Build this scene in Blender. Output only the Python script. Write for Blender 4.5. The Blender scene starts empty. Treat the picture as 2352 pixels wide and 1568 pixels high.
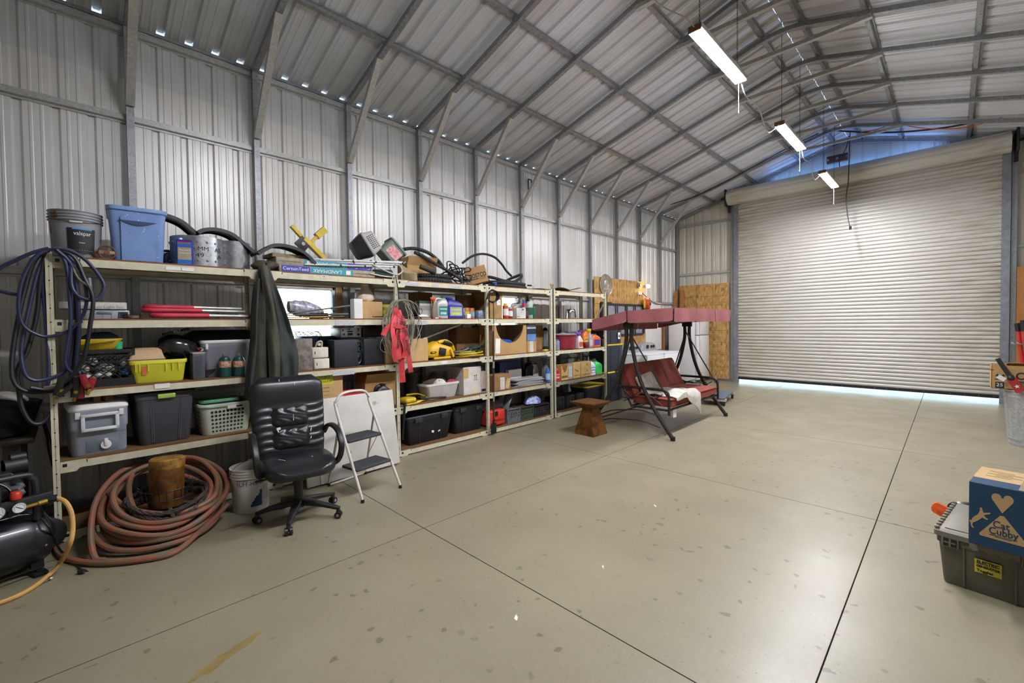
import bpy, bmesh, math, random
from mathutils import Vector as V, Matrix as M, Euler
PI = math.pi
rnd = random.Random(11)
SC = bpy.context.scene
COL = SC.collection
# ---------------------------------------------------------------- camera
F, YAW, PIT, ROL, CX, CY, H = 1008.84, .7863, .0242, -.0126, 1176., 767.33, 1.58
FW = V((math.cos(YAW)*math.cos(PIT), math.sin(YAW)*math.cos(PIT), -math.sin(PIT)))
R0 = V((math.sin(YAW), -math.cos(YAW), 0)); U0 = R0.cross(FW)
RT = R0*math.cos(ROL)+U0*math.sin(ROL); UP = -R0*math.sin(ROL)+U0*math.cos(ROL)
cd = bpy.data.cameras.new('camera'); cam = bpy.data.objects.new('camera', cd); COL.objects.link(cam)
cd.sensor_width = 36; cd.lens = F/2352*36; cd.shift_y = -(784-CY)/2352; cd.clip_start = .05; cd.clip_end = 200
mw = M((RT, UP, -FW)).transposed().to_4x4(); mw.translation = V((0, 0, H)); cam.matrix_world = mw
SC.camera = cam
SC.view_settings.view_transform = 'Standard'; SC.view_settings.look = 'None'
SC.view_settings.gamma = 1; SC.view_settings.use_curve_mapping = False; SC.view_settings.exposure = 0.0
SC.cycles.max_bounces = 7; SC.cycles.diffuse_bounces = 5; SC.cycles.glossy_bounces = 3
SC.cycles.transparent_max_bounces = 8; SC.cycles.sample_clamp_indirect = 6
def ray(px, py): return FW+RT*((px-CX)/F)-UP*((py-CY)/F)
O = V((0, 0, H))
def atY(px, py, y): d = ray(px, py); return O+d*(y/d.y)
def atX(px, py, x): d = ray(px, py); return O+d*(x/d.x)
def atZ(px, py, z): d = ray(px, py); return O+d*((z-H)/d.z)
# ---------------------------------------------------------------- mesh builder
def catmull(pts, n=6, closed=False):
    P = [V(p) for p in pts]; L = len(P); out = []
    for i in range(L if closed else L-1):
        if closed: a, b, c, d = P[i-1], P[i], P[(i+1) % L], P[(i+2) % L]
        else: a, b, c, d = P[max(i-1, 0)], P[i], P[i+1], P[min(i+2, L-1)]
        for k in range(n):
            t = k/n
            out.append(.5*((2*b)+(c-a)*t+(2*a-5*b+4*c-d)*t*t+(3*b-a-3*c+d)*t**3))
    if not closed: out.append(P[-1])
    return out
def rrect(hx, hy, r, n=5, cx=0, cy=0):
    r = min(r, hx*.999, hy*.999); out = []
    for sx, sy, a0 in ((1, 1, 0), (-1, 1, 90), (-1, -1, 180), (1, -1, 270)):
        for k in range(n+1):
            a = math.radians(a0+90*k/n)
            out.append((cx+sx*(hx-r)+r*math.cos(a), cy+sy*(hy-r)+r*math.sin(a)))
    return out
class MB:
    def __init__(s, m=None):
        s.bm = bmesh.new(); s.mats = []; s.T = M.Identity(4); s.m = m
    def mi(s, m):
        m = m or s.m
        if m not in s.mats: s.mats.append(m)
        return s.mats.index(m)
    def add(s, vs, fs, m=None):
        k = s.mi(m); bv = [s.bm.verts.new(s.T@V(v)) for v in vs]
        for f in fs:
            try: s.bm.faces.new([bv[i] for i in f]).material_index = k
            except ValueError: pass
        return bv
    def box(s, c, d, m=None, rot=None, bev=0, seg=2):
        b = bmesh.new(); bmesh.ops.create_cube(b, size=1)
        bmesh.ops.scale(b, vec=V(d), verts=b.verts)
        if bev:
            bev = min(bev, .49*min(d))
            bmesh.ops.bevel(b, geom=list(b.edges), offset=bev, segments=seg, affect='EDGES', profile=.5)
        X = M.Translation(V(c))
        if rot: X = X@Euler([math.radians(a) for a in rot]).to_matrix().to_4x4()
        b.verts.index_update()
        s.add([X@v.co for v in b.verts], [[v.index for v in f.verts] for f in b.faces], m); b.free(); return s
    def bx(s, lo, hi, m=None, bev=0, rot=None):
        lo, hi = V(lo), V(hi); return s.box((lo+hi)/2, [abs(a) for a in hi-lo], m, rot, bev)
    def rings(s, R, m=None, cap0=True, cap1=True, closed=False):
        n = len(R[0]); vs = [p for r in R for p in r]; fs = []
        L = len(R)
        for i in range(L if closed else L-1):
            j = (i+1) % L
            for k in range(n):
                q = (k+1) % n; fs.append((i*n+k, i*n+q, j*n+q, j*n+k))
        if not closed:
            if cap0: fs.append(tuple(range(n))[::-1])
            if cap1: fs.append(tuple((L-1)*n+k for k in range(n)))
        s.add(vs, fs, m); return s
    def loft(s, secs, m=None, n=5, cap0=True, cap1=True):     # secs: (z, hx, hy, r[, cx, cy])
        return s.rings([[(x, y, q[0]) for x, y in rrect(q[1], q[2], q[3], n, *(q[4:6] if len(q) > 4 else (0, 0)))] for q in secs], m, cap0, cap1)
    def lathe(s, prof, m=None, c=(0, 0, 0), n=24, cap0=True, cap1=True):   # prof: (r, z)
        return s.rings([[(c[0]+r*math.cos(2*PI*k/n), c[1]+r*math.sin(2*PI*k/n), c[2]+z) for k in range(n)] for r, z in prof], m, cap0, cap1)
    def cyl(s, p0, p1, r, m=None, r1=None, n=14, cap=True):
        p0, p1 = V(p0), V(p1); q = (p1-p0).to_track_quat('Z', 'Y').to_matrix()
        r1 = r if r1 is None else r1
        rg = lambda p, rr: [p+q@V((rr*math.cos(2*PI*k/n), rr*math.sin(2*PI*k/n), 0)) for k in range(n)]
        return s.rings([rg(p0, r), rg(p1, r1)], m, cap, cap)
    def tube(s, pts, r, m=None, n=8, closed=False, sm=0, prof=None, rfun=None):
        P = catmull(pts, sm, closed) if sm else [V(p) for p in pts]
        L = len(P); R = []; u = None
        for i in range(L):
            if closed: t = P[(i+1) % L]-P[i-1]
            else: t = P[min(i+1, L-1)]-P[max(i-1, 0)]
            if t.length < 1e-9: t = V((0, 0, 1))
            t.normalize()
            if u is None: u = t.orthogonal().normalized() if prof is None else (V((0, 0, 1))-t*t.z if abs(t.z) < .95 else V((0, 1, 0))-t*t.y).normalized()
            else:
                u = u-t*u.dot(t); u = u.normalized() if u.length > 1e-6 else t.orthogonal().normalized()
            w = t.cross(u); rr = rfun(i/(L-1)) if rfun else r
            if prof: R.append([P[i]+u*b+w*a for a, b in prof])
            else: R.append([P[i]+u*(rr*math.cos(2*PI*k/n))+w*(rr*math.sin(2*PI*k/n)) for k in range(n)])
        return s.rings(R, m, True, True, closed)
    def prism(s, poly, d, m=None):      # polygon in local xy, extruded z 0..d
        n = len(poly); vs = [(x, y, 0) for x, y in poly]+[(x, y, d) for x, y in poly]
        fs = [tuple(range(n))[::-1], tuple(range(n, 2*n))]+[(k, (k+1) % n, n+(k+1) % n, n+k) for k in range(n)]
        s.add(vs, fs, m); return s
    def sph(s, c, r, m=None, sc=(1, 1, 1), n=14):
        R = []
        for i in range(n//2+1):
            a = -PI/2+PI*i/(n//2); rr = max(math.cos(a), 1e-3)
            R.append([(c[0]+r*sc[0]*rr*math.cos(2*PI*k/n), c[1]+r*sc[1]*rr*math.sin(2*PI*k/n), c[2]+r*sc[2]*math.sin(a)) for k in range(n)])
        return s.rings(R, m)
    def grid(s, fn, nu, nv, m=None, th=0):   # surface fn(u,v) -> point, optional thickness via solidify of a copy
        vs = [V(fn(i/nu, j/nv)) for j in range(nv+1) for i in range(nu+1)]
        idx = lambda i, j: j*(nu+1)+i
        fs = [(idx(i, j), idx(i+1, j), idx(i+1, j+1), idx(i, j+1)) for j in range(nv) for i in range(nu)]
        if th:
            b = bmesh.new(); bv = [b.verts.new(v) for v in vs]
            for f in fs: b.faces.new([bv[k] for k in f])
            b.normal_update(); n0 = len(vs); nr = [v.normal.copy() for v in bv]
            vs2 = [v-nn*th for v, nn in zip(vs, nr)]; b.free()
            bd = [idx(i, 0) for i in range(nu+1)]+[idx(nu, j) for j in range(1, nv+1)]+[idx(i, nv) for i in range(nu-1, -1, -1)]+[idx(0, j) for j in range(nv-1, 0, -1)]
            fs = fs+[tuple(k+n0 for k in f[::-1]) for f in fs]
            fs += [(bd[k], bd[k]+n0, bd[(k+1) % len(bd)]+n0, bd[(k+1) % len(bd)]) for k in range(len(bd))]
            vs = vs+vs2
        s.add(vs, fs, m); return s
    def text(s, body, size, m=None, at=(0, 0, 0), face='-y', rot=0, fit=None, ext=.0006, align='CENTER', shear=0, bold=0):
        cu = bpy.data.curves.new('t', 'FONT'); cu.body = body; cu.size = size; cu.extrude = ext; cu.align_x = align; cu.align_y = 'CENTER'; cu.shear = shear; cu.offset = bold; cu.resolution_u = 3
        ob = bpy.data.objects.new('t', cu); COL.objects.link(ob)
        dg = bpy.context.evaluated_depsgraph_get(); me = bpy.data.meshes.new_from_object(ob.evaluated_get(dg))
        base = {'-y': Euler((PI/2, 0, 0)), '-x': Euler((PI/2, 0, -PI/2)), '+z': Euler((0, 0, 0)), '+x': Euler((PI/2, 0, PI/2))}[face].to_matrix().to_4x4()
        sx = 1
        if fit and me.vertices:
            w = max(v.co.x for v in me.vertices)-min(v.co.x for v in me.vertices); sx = fit/w
        X = M.Translation(V(at))@base@M.Rotation(math.radians(rot), 4, 'Z')@M.Diagonal((sx, 1, 1, 1))
        s.add([X@v.co for v in me.vertices], [list(p.vertices) for p in me.polygons], m)
        bpy.data.objects.remove(ob); bpy.data.meshes.remove(me); bpy.data.curves.remove(cu); return s
    def build(s, name, parent=None, ang=35, loc=None, rot=None, kind=None, label=None, recalc=True):
        if recalc: bmesh.ops.recalc_face_normals(s.bm, faces=s.bm.faces)
        me = bpy.data.meshes.new(name); s.bm.to_mesh(me); s.bm.free()
        for m in s.mats: me.materials.append(m)
        me.polygons.foreach_set('use_smooth', [True]*len(me.polygons))
        me.set_sharp_from_angle(angle=math.radians(ang))
        o = bpy.data.objects.new(name, me); COL.objects.link(o)
        if parent: o.parent = parent
        if loc is not None: o.location = loc
        if rot: o.rotation_euler = [math.radians(a) for a in rot]
        if kind: o['kind'] = kind
        if label: o['label'] = label
        return o
def tag(o, label, cat, group=None):
    o['label'] = label; o['category'] = cat
    if group: o['group'] = group
    return o
def thing(name, label, cat, loc=(0, 0, 0), rz=0, group=None, rot=None):
    o = bpy.data.objects.new(name, None); COL.objects.link(o); o.empty_display_size = .1
    o.location = loc; o.rotation_euler = [math.radians(a) for a in rot] if rot else (0, 0, math.radians(rz))
    return tag(o, label, cat, group)
def one(mb, name, label, cat, loc=None, rz=0, group=None, rot=None, ang=35):
    o = mb.build(name, None, ang, loc, rot or (0, 0, rz)); return tag(o, label, cat, group)
KIDS = {}
def dup(o, loc, rz=0, label=None, rot=None):
    c = o.copy(); COL.objects.link(c); c.location = loc
    c.rotation_euler = [math.radians(a) for a in rot] if rot else (0, 0, math.radians(rz))
    if label: c['label'] = label
    def rec(src, dst):
        for ch in [x for x in list(bpy.data.objects) if x.parent == src]:
            d = ch.copy(); COL.objects.link(d); d.parent = dst; rec(ch, d)
    rec(o, c); return c
# ---------------------------------------------------------------- materials
def lin(h):
    if isinstance(h, str):
        h = h.lstrip('#'); h = [int(h[i:i+2], 16)/255 for i in (0, 2, 4)]
        h = [c/12.92 if c <= .04045 else ((c+.055)/1.055)**2.4 for c in h]
    return (*h[:3], 1)
def nodes(name):
    m = bpy.data.materials.new(name); m.use_nodes = True; nt = m.node_tree
    return m, nt, nt.nodes['Principled BSDF'], lambda t, **k: (lambda n: [setattr(n, a, b) for a, b in k.items()] and n or n)(nt.nodes.new(t))
def noise(nt, vec, scale, detail=4, rough=.55, dist=0):
    n = nt.nodes.new('ShaderNodeTexNoise'); n.inputs['Scale'].default_value = scale; n.inputs['Detail'].default_value = detail
    n.inputs['Roughness'].default_value = rough; n.inputs['Distortion'].default_value = dist
    if vec: nt.links.new(vec, n.inputs['Vector'])
    return n.outputs['Fac']
def ramp(nt, fac, stops):
    r = nt.nodes.new('ShaderNodeValToRGB'); e = r.color_ramp.elements
    while len(e) < len(stops): e.new(.5)
    for k, (p, c) in enumerate(stops): e[k].position = p; e[k].color = lin(c) if isinstance(c, str) else ((*([c]*3), 1) if not hasattr(c, '__len__') else c)
    nt.links.new(fac, r.inputs['Fac']); return r.outputs['Color']
def mix(nt, fac, a, b, mode='MIX'):
    x = nt.nodes.new('ShaderNodeMix'); x.data_type = 'RGBA'; x.blend_type = mode
    for sock, v in ((x.inputs[0], fac), (x.inputs[6], a), (x.inputs[7], b)):
        if isinstance(v, bpy.types.NodeSocket): nt.links.new(v, sock)
        elif isinstance(v, str): sock.default_value = lin(v)
        else: sock.default_value = v
    return x.outputs[2]
def coords(nt, scale=None, which='Object'):
    t = nt.nodes.new('ShaderNodeTexCoord').outputs[which]
    if scale:
        mp = nt.nodes.new('ShaderNodeMapping'); mp.inputs['Scale'].default_value = scale; nt.links.new(t, mp.inputs['Vector']); t = mp.outputs['Vector']
    return t
def bump(nt, b, h, strength=.3, dist=.01):
    n = nt.nodes.new('ShaderNodeBump'); n.inputs['Strength'].default_value = strength; n.inputs['Distance'].default_value = dist
    nt.links.new(h, n.inputs['Height']); nt.links.new(n.outputs['Normal'], b.inputs['Normal'])
_mc = {}
def mat(col, rough=.5, metal=0, var=.12, scale=9, bmp=0, bs=80, col2=None, spec=.5, coat=0, speck=None, alpha=1, trans=0, name=None):
    key = (col, rough, metal, var, scale, bmp, bs, col2, spec, coat, speck, alpha, trans)
    if key in _mc: return _mc[key]
    m, nt, b, _ = nodes(name or 'm_'+str(col).strip('#')); vec = coords(nt)
    a = lin(col); c2 = lin(col2) if col2 else tuple(x*(1-var*2.2) for x in a[:3])+(1,)
    f = noise(nt, vec, scale, 5)
    c = mix(nt, ramp(nt, f, [(.38, 1.), (.66, 0.)]), a, c2)
    if speck:
        s = noise(nt, vec, speck[1], 2); c = mix(nt, ramp(nt, s, [(speck[2], 0.), (speck[2]+.03, 1.)]), c, speck[0])
    nt.links.new(c, b.inputs['Base Color'])
    b.inputs['Roughness'].default_value = rough; b.inputs['Metallic'].default_value = metal
    b.inputs['Specular IOR Level'].default_value = spec; b.inputs['Coat Weight'].default_value = coat
    b.inputs['Alpha'].default_value = alpha; b.inputs['Transmission Weight'].default_value = trans
    if bmp: bump(nt, b, noise(nt, vec, bs, 4), bmp, .004)
    _mc[key] = m; return m
def emit(col, strength):
    m = bpy.data.materials.new('glow'); m.use_nodes = True; nt = m.node_tree; b = nt.nodes['Principled BSDF']
    b.inputs['Base Color'].default_value = lin(col); b.inputs['Emission Color'].default_value = lin(col); b.inputs['Emission Strength'].default_value = strength; return m
def m_concrete():
    m, nt, b, _ = nodes('concrete'); v = coords(nt)
    c = mix(nt, ramp(nt, noise(nt, v, .5, 2, .5), [(.3, 0.), (.7, 1.)]), '#7c745f', '#8c846d')
    c = mix(nt, ramp(nt, noise(nt, v, 2.2, 3, .5, 0), [(.3, 0.), (.85, .4)]), c, '#6e654f')
    c = mix(nt, ramp(nt, noise(nt, v, 28, 6, .7), [(.45, 0.), (.85, .3)]), c, '#978f79')
    vo = nt.nodes.new('ShaderNodeTexVoronoi'); vo.inputs['Scale'].default_value = 7.5; vo.inputs['Randomness'].default_value = 1
    dv = nt.nodes.new('ShaderNodeVectorMath'); dv.operation = 'ADD'; nz = nt.nodes.new('ShaderNodeTexNoise'); nz.inputs['Scale'].default_value = 14
    ms = nt.nodes.new('ShaderNodeVectorMath'); ms.operation = 'SCALE'; ms.inputs['Scale'].default_value = .09
    nt.links.new(v, nz.inputs['Vector']); nt.links.new(nz.outputs['Color'], ms.inputs[0]); nt.links.new(v, dv.inputs[0]); nt.links.new(ms.outputs[0], dv.inputs[1]); nt.links.new(dv.outputs[0], vo.inputs['Vector'])
    spots = ramp(nt, vo.outputs['Distance'], [(.12, 1.), (.17, 0.)])
    gate = ramp(nt, noise(nt, v, 1.1, 3), [(.40, 0.), (.52, 1.)])
    mu = nt.nodes.new('ShaderNodeMath'); mu.operation = 'MULTIPLY'; nt.links.new(spots, mu.inputs[0]); nt.links.new(gate, mu.inputs[1])
    m2 = nt.nodes.new('ShaderNodeMath'); m2.operation = 'MULTIPLY'; m2.inputs[1].default_value = .62; nt.links.new(mu.outputs[0], m2.inputs[0])
    c = mix(nt, m2.outputs[0], c, '#50493a')
    c = mix(nt, ramp(nt, noise(nt, v, 60, 2, .5), [(.66, 0.), (.74, .5)]), c, '#4d4636')
    sc = coords(nt, (.7, 5, 1)); c = mix(nt, ramp(nt, noise(nt, sc, 3, 5, .7), [(.62, 0.), (.80, .3)]), c, '#6f6752')
    nt.links.new(c, b.inputs['Base Color'])
    r = ramp(nt, noise(nt, v, 2.2, 5), [(.25, .29), (.75, .40)]); nt.links.new(r, b.inputs['Roughness']); b.inputs['Specular IOR Level'].default_value = .42
    bump(nt, b, noise(nt, v, 35, 6), .12, .003); return m
def m_osb():
    m, nt, b, _ = nodes('osb'); v = coords(nt)
    vo = nt.nodes.new('ShaderNodeTexVoronoi'); vo.inputs['Scale'].default_value = 26; nz = noise(nt, v, 9, 4)
    w = nt.nodes.new('ShaderNodeVectorMath'); w.operation = 'MULTIPLY'; w.inputs[1].default_value = (1, 1, .45); nt.links.new(v, w.inputs[0]); nt.links.new(w.outputs[0], vo.inputs['Vector'])
    sep = nt.nodes.new('ShaderNodeSeparateColor'); nt.links.new(vo.outputs['Color'], sep.inputs[0])
    c = ramp(nt, sep.outputs[0], [(0, '#987039'), (.45, '#b48a4c'), (.8, '#c49d62'), (1, '#7d582a')])
    c = mix(nt, ramp(nt, nz, [(.35, 0.), (.7, .5)]), c, '#a37a3e')
    nt.links.new(c, b.inputs['Base Color']); b.inputs['Roughness'].default_value = .65; bump(nt, b, sep.outputs[1], .25, .003); return m
def m_wood(a, c2, sc=(2, 14, 14), rough=.55):
    m, nt, b, _ = nodes('wood'); v = coords(nt, sc)
    c = mix(nt, ramp(nt, noise(nt, v, 2.2, 6, .6, 1.2), [(.35, 0.), (.65, 1.)]), a, c2)
    nt.links.new(c, b.inputs['Base Color']); b.inputs['Roughness'].default_value = rough; return m
def m_galv(base='#969899', dark='#808284', rough=.42, metal=.5):
    m, nt, b, _ = nodes('galvanised'); v = coords(nt)
    vo = nt.nodes.new('ShaderNodeTexVoronoi'); vo.inputs['Scale'].default_value = 45; nt.links.new(v, vo.inputs['Vector'])
    sep = nt.nodes.new('ShaderNodeSeparateColor'); nt.links.new(vo.outputs['Color'], sep.inputs[0])
    c = mix(nt, ramp(nt, sep.outputs[0], [(0, 0.), (1, 1.)]), base, dark)
    nt.links.new(c, b.inputs['Base Color']); b.inputs['Metallic'].default_value = metal; b.inputs['Roughness'].default_value = rough; return m
def m_rust():
    m, nt, b, _ = nodes('rusty_steel'); v = coords(nt)
    c = ramp(nt, noise(nt, v, 7, 7, .65, .6), [(.3, '#2e1c0e'), (.45, '#5a3614'), (.58, '#7d5020'), (.72, '#4a2a10')])
    nt.links.new(c, b.inputs['Base Color']); b.inputs['Roughness'].default_value = .5; b.inputs['Metallic'].default_value = .3; return m
def m_panel(c1='#d2d1cf', c2='#c4c1b8'):
    m, nt, b, _ = nodes('painted_panel'); v = coords(nt)
    c = mix(nt, ramp(nt, noise(nt, v, 1.3, 5), [(.35, 0.), (.7, 1.)]), c1, c2)
    sc = noise(nt, v, 22, 3); c = mix(nt, ramp(nt, sc, [(.73, 0.), (.76, .45)]), c, '#6b6455')
    nt.links.new(c, b.inputs['Base Color']); b.inputs['Roughness'].default_value = .35; b.inputs['Metallic'].default_value = .15
    bump(nt, b, noise(nt, v, 2.0, 3), .06, .01); return m
GALV = m_galv(); GALVB = m_galv('#b7b7b3', '#a3a4a1', .36, .35); CONC = m_concrete(); OSB = m_osb(); RUST = m_rust()
BLACK = mat('#17171a', .5); BLKG = mat('#101012', .25, coat=.3); WHITE = mat('#dcdad4', .5, var=.05); PAPER = mat('#e3e0da', .7, var=.05)
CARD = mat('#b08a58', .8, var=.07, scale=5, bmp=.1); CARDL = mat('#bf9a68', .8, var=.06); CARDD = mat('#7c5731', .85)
CREAM = mat('#cfc8ac', .42, var=.08, scale=14, speck=('#8d846a', 40, .71)); HBOARD = mat('#7c4a20', .7, var=.14, scale=30, bmp=.1)
STEEL = mat('#b8b9ba', .25, 1, .06); CHROME = mat('#d8d8d8', .12, 1, .02); DKSTEEL = mat('#3a3836', .45, .7)
RUBBER = mat('#1b1a19', .7, bmp=.1); INK = mat('#1a1a1e', .7)
# ================================================================ SHELL
YW, YR, XE, XB = 5.56, -2.26, 12.17, -4.0        # left wall sheet, right wall sheet, end wall sheet, back wall sheet
YM = (YW+YR)/2                                    # ridge
SL = .281
def zc(y): return 4.415+SL*(5.45-y) if y > YM else 4.415+SL*(5.45-(2*YM-y))
def zs(y): return zc(y)+.085                      # underside of the roof sheet
def rib_profile(L, pitch=.2286, off=0):
    """interior side of a ribbed panel: (u along the wall, w outward)"""
    pts = [(0, 0)]; u = off
    while u < L+pitch:
        for du, w in ((-.034, 0), (-.018, .019), (.018, .019), (.034, 0), (.068, 0), (.074, -.0035), (.088, -.0035), (.094, 0), (.134, 0), (.140, -.0035), (.154, -.0035), (.160, 0)):
            x = u+du
            if 0 < x < L: pts.append((x, w))
        u += pitch
    pts.append((L, 0)); return pts
PAN = m_panel(); PANU = m_panel('#c6c9ca', '#b9bab6'); PANR = m_panel('#c9ccd0', '#bdbdbb'); PANE = m_panel('#c9c5b8', '#b9b3a2')
# floor: saw-cut slabs (the control joints are real grooves)
xs = [XB, -.65, 1.886, 4.43, 6.97, 9.51, 12.02, 14.5]; ys = [YR-.1, -2.06, .405, 2.889, 5.37, YW+.1]
f = MB(CONC); G = .0035
for i in range(len(xs)-1):
    for j in range(len(ys)-1):
        f.bx((xs[i]+G, ys[j]+G, -.03), (xs[i+1]-G, ys[j+1]-G, 0))
f.bx((XB, YR-.1, -.08), (14.5, YW+.1, -.022), mat('#2a2620', .9))
f.build('floor', kind='structure')
def wall_sheet(name, L, org, u, out, z0, z1, m, holes=(), parent=None, off=.05, topfn=None):
    """ribbed sheet from org along u; holes are (u0,u1,za,zb)"""
    pr = rib_profile(L, off=off); b = MB(m); u = V(u); out = V(out); org = V(org)
    cuts = sorted({c for h in holes for c in h[:2]})
    for c in cuts:
        k = next(i for i in range(len(pr)-1) if pr[i][0] <= c <= pr[i+1][0]); a, d = pr[k], pr[k+1]
        if a[0] < c < d[0]: pr.insert(k+1, (c, a[1]+(d[1]-a[1])*(c-a[0])/(d[0]-a[0])))
    for k in range(len(pr)-1):
        (ua, wa), (ub, wb) = pr[k], pr[k+1]; um = (ua+ub)/2
        spans = [(z0, None)]
        for h in holes:
            if h[0] < um < h[1]: spans = [(z0, h[2]), (h[3], None)]
        for s0, s1 in spans:
            if s1 is not None and s1 <= s0: continue
            pa, pb = org+u*ua+out*wa, org+u*ub+out*wb
            ta = s1 if s1 is not None else (topfn(ua) if topfn else z1); tb = s1 if s1 is not None else (topfn(ub) if topfn else z1)
            if ta <= s0 and tb <= s0: continue
            b.add([(pa.x, pa.y, s0), (pb.x, pb.y, s0), (pb.x, pb.y, max(tb, s0)), (pa.x, pa.y, max(ta, s0))], [(0, 1, 2, 3)])
    bmesh.ops.remove_doubles(b.bm, verts=b.bm.verts, dist=1e-5)
    return b.build(name, parent, 25, kind='structure', recalc=False)
W1 = (1.50, 2.36, 1.18, 2.06); W2 = (4.80, 5.70, 1.30, 2.07)
LL = XE-XB
wall_sheet('wall_left', LL, (XB, YW, 0), (1, 0, 0), (0, 1, 0), 0, 3.98, PAN, [(W1[0]-XB, W1[1]-XB, W1[2], W1[3]), (W2[0]-XB, W2[1]-XB, W2[2], W2[3])])
wall_sheet('wall_left', LL, (XB, YW-.006, 0), (1, 0, 0), (0, 1, 0), 3.95, zs(YW)+.001, PANU)
wall_sheet('wall_right', LL, (XB, YR, 0), (1, 0, 0), (0, -1, 0), 0, zs(YR)+.001, PAN)
wall_sheet('wall_back', YW-YR, (XB, YW, 0), (0, -1, 0), (-1, 0, 0), 0, 0, PAN, topfn=lambda u: zs(YW-u))
DY0, DY1, DZ = -.66, 3.90, 4.55                   # door opening
wall_sheet('wall_end', YW-YR, (XE, YW, 0), (0, -1, 0), (1, 0, 0), 0, 0, PANE, [(YW-DY1, YW-DY0, 0, DZ)], topfn=lambda u: zs(YW-u))
# outdoor ground seen only as light
MB(mat('#b9b3a6', .9)).bx((14.5, -30, -.1), (40, 40, -.03)).bx((XB-20, YW+.3, -.1), (14.5, 40, -.03)).build('floor_outside', kind='structure')
# roof sheets with ribs running down the slope; jagged ridge edge lets daylight through
for side in (0, 1):
    pr = [(u, w*1.65 if w > 0 else w) for u, w in rib_profile(LL+.1, off=.11)]; b = MB(PANR)
    def rp(u, w, y, up=.0): return (XB+u, y, zs(y)+w*1.0+up)
    jag = [rnd.uniform(.0, .005) for _ in range(400)]
    ye = YW+.004 if side == 0 else YR-.004
    for k in range(len(pr)-1):
        (ua, wa), (ub, wb) = pr[k], pr[k+1]; g = jag[int((ua+ub)/2/.06)]*(1 if rnd.random() < .75 else -.3)
        yt = YM+g if side == 0 else YM-.001
        e = (lambda y: zs(y)) if side == 0 else (lambda y: zs(y))
        b.add([(XB+ua, ye, zs(YW if side == 0 else YR)-SL*.004+wa), (XB+ub, ye, zs(YW if side == 0 else YR)-SL*.004+wb), (XB+ub, yt, zs(yt)+wb), (XB+ua, yt, zs(yt)+wa)], [(0, 1, 2, 3)])
    b.build('ceiling', None, 25, kind='structure', recalc=False)
# ---- portal frames
TB = .0575
def bar(b, p0, p1, w=TB, h=TB, m=None, upv=(0, 0, 1)):
    p0, p1 = V(p0), V(p1); t = (p1-p0).normalized(); s_ = t.cross(V(upv))
    s_ = s_.normalized() if s_.length > 1e-4 else V((1, 0, 0)); n = s_.cross(t)
    q = [(-w/2, -h/2), (w/2, -h/2), (w/2, h/2), (-w/2, h/2)]
    b.rings([[p+s_*a+n*c for a, c in q] for p in (p0, p1)], m)
YL = 5.48; YRp = 2*YM-YL
def rafter_mesh():
    b = MB(GALV); L = []
    for y in (YL, YM+.34): L.append((0, y, zc(y)))
    for a in range(1, 8):
        t = -1+2*a/8; L.append((0, YM-.34*t, zc(YM+.34)+SL*.34*.5*(1-t*t)))
    for y in (YM-.34, YRp): L.append((0, y, zc(y)))
    h = TB/2; b.tube(L, 0, None, prof=[(-h, -h), (h, -h), (h, h), (-h, h)]); return b
f0 = bpy.data.objects.new('trim_1', None); COL.objects.link(f0); f0['kind'] = 'structure'
b = MB(GALV); bar(b, (0, YL, 0), (0, YL, zc(YL)), upv=(0, 1, 0)); b.bx((-.06, YL-.05, 0), (.06, YL+.04, .008)); b.build('post', f0, kind='structure')
b = MB(GALV); bar(b, (0, YRp, 0), (0, YRp, zc(YRp)), upv=(0, 1, 0)); b.build('post', f0, kind='structure')
rafter_mesh().build('rafter', f0, kind='structure')
def brace(sgn):
    y0 = YL if sgn > 0 else YRp; y1 = y0-sgn*.83; b = MB(GALVB)
    p0, p1 = V((0, y0-sgn*.034, 3.67)), V((0, y1, zc(y1)-.012)); bar(b, p0, p1, .066, .052)
    for p in (p0+(p1-p0)*.05, p0+(p1-p0)*.95): b.cyl((-.037, p.y, p.z), (.037, p.y, p.z), .006, n=8)
    return b
brace(1).build('knee_brace', f0, kind='structure'); brace(-1).build('knee_brace', f0, kind='structure')
b = MB(GALVB); zt = zc(2.57)-.045; bar(b, (0, 2.60, zt), (0, 2*YM-2.60, zt), .062, .05); b.build('collar_tie', f0, kind='structure')
FX = [.43+1.062*k for k in range(-4, 12)]
f0.location = (FX[0], 0, 0)
for k, x in enumerate(FX[1:-1]):
    c = dup(f0, (x, 0, 0)); c.name = 'trim_%d' % (k+2)
# end frame on the gable (no knee braces or tie)
c = bpy.data.objects.new('trim_20', None); COL.objects.link(c); c['kind'] = 'structure'; c.location = (FX[-1], 0, 0)
rafter_mesh().build('rafter', c, kind='structure')
for y in (YL, YRp):
    b = MB(GALV); bar(b, (0, y, 0), (0, y, zc(y)), upv=(0, 1, 0)); b.build('post', c, kind='structure')
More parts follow.
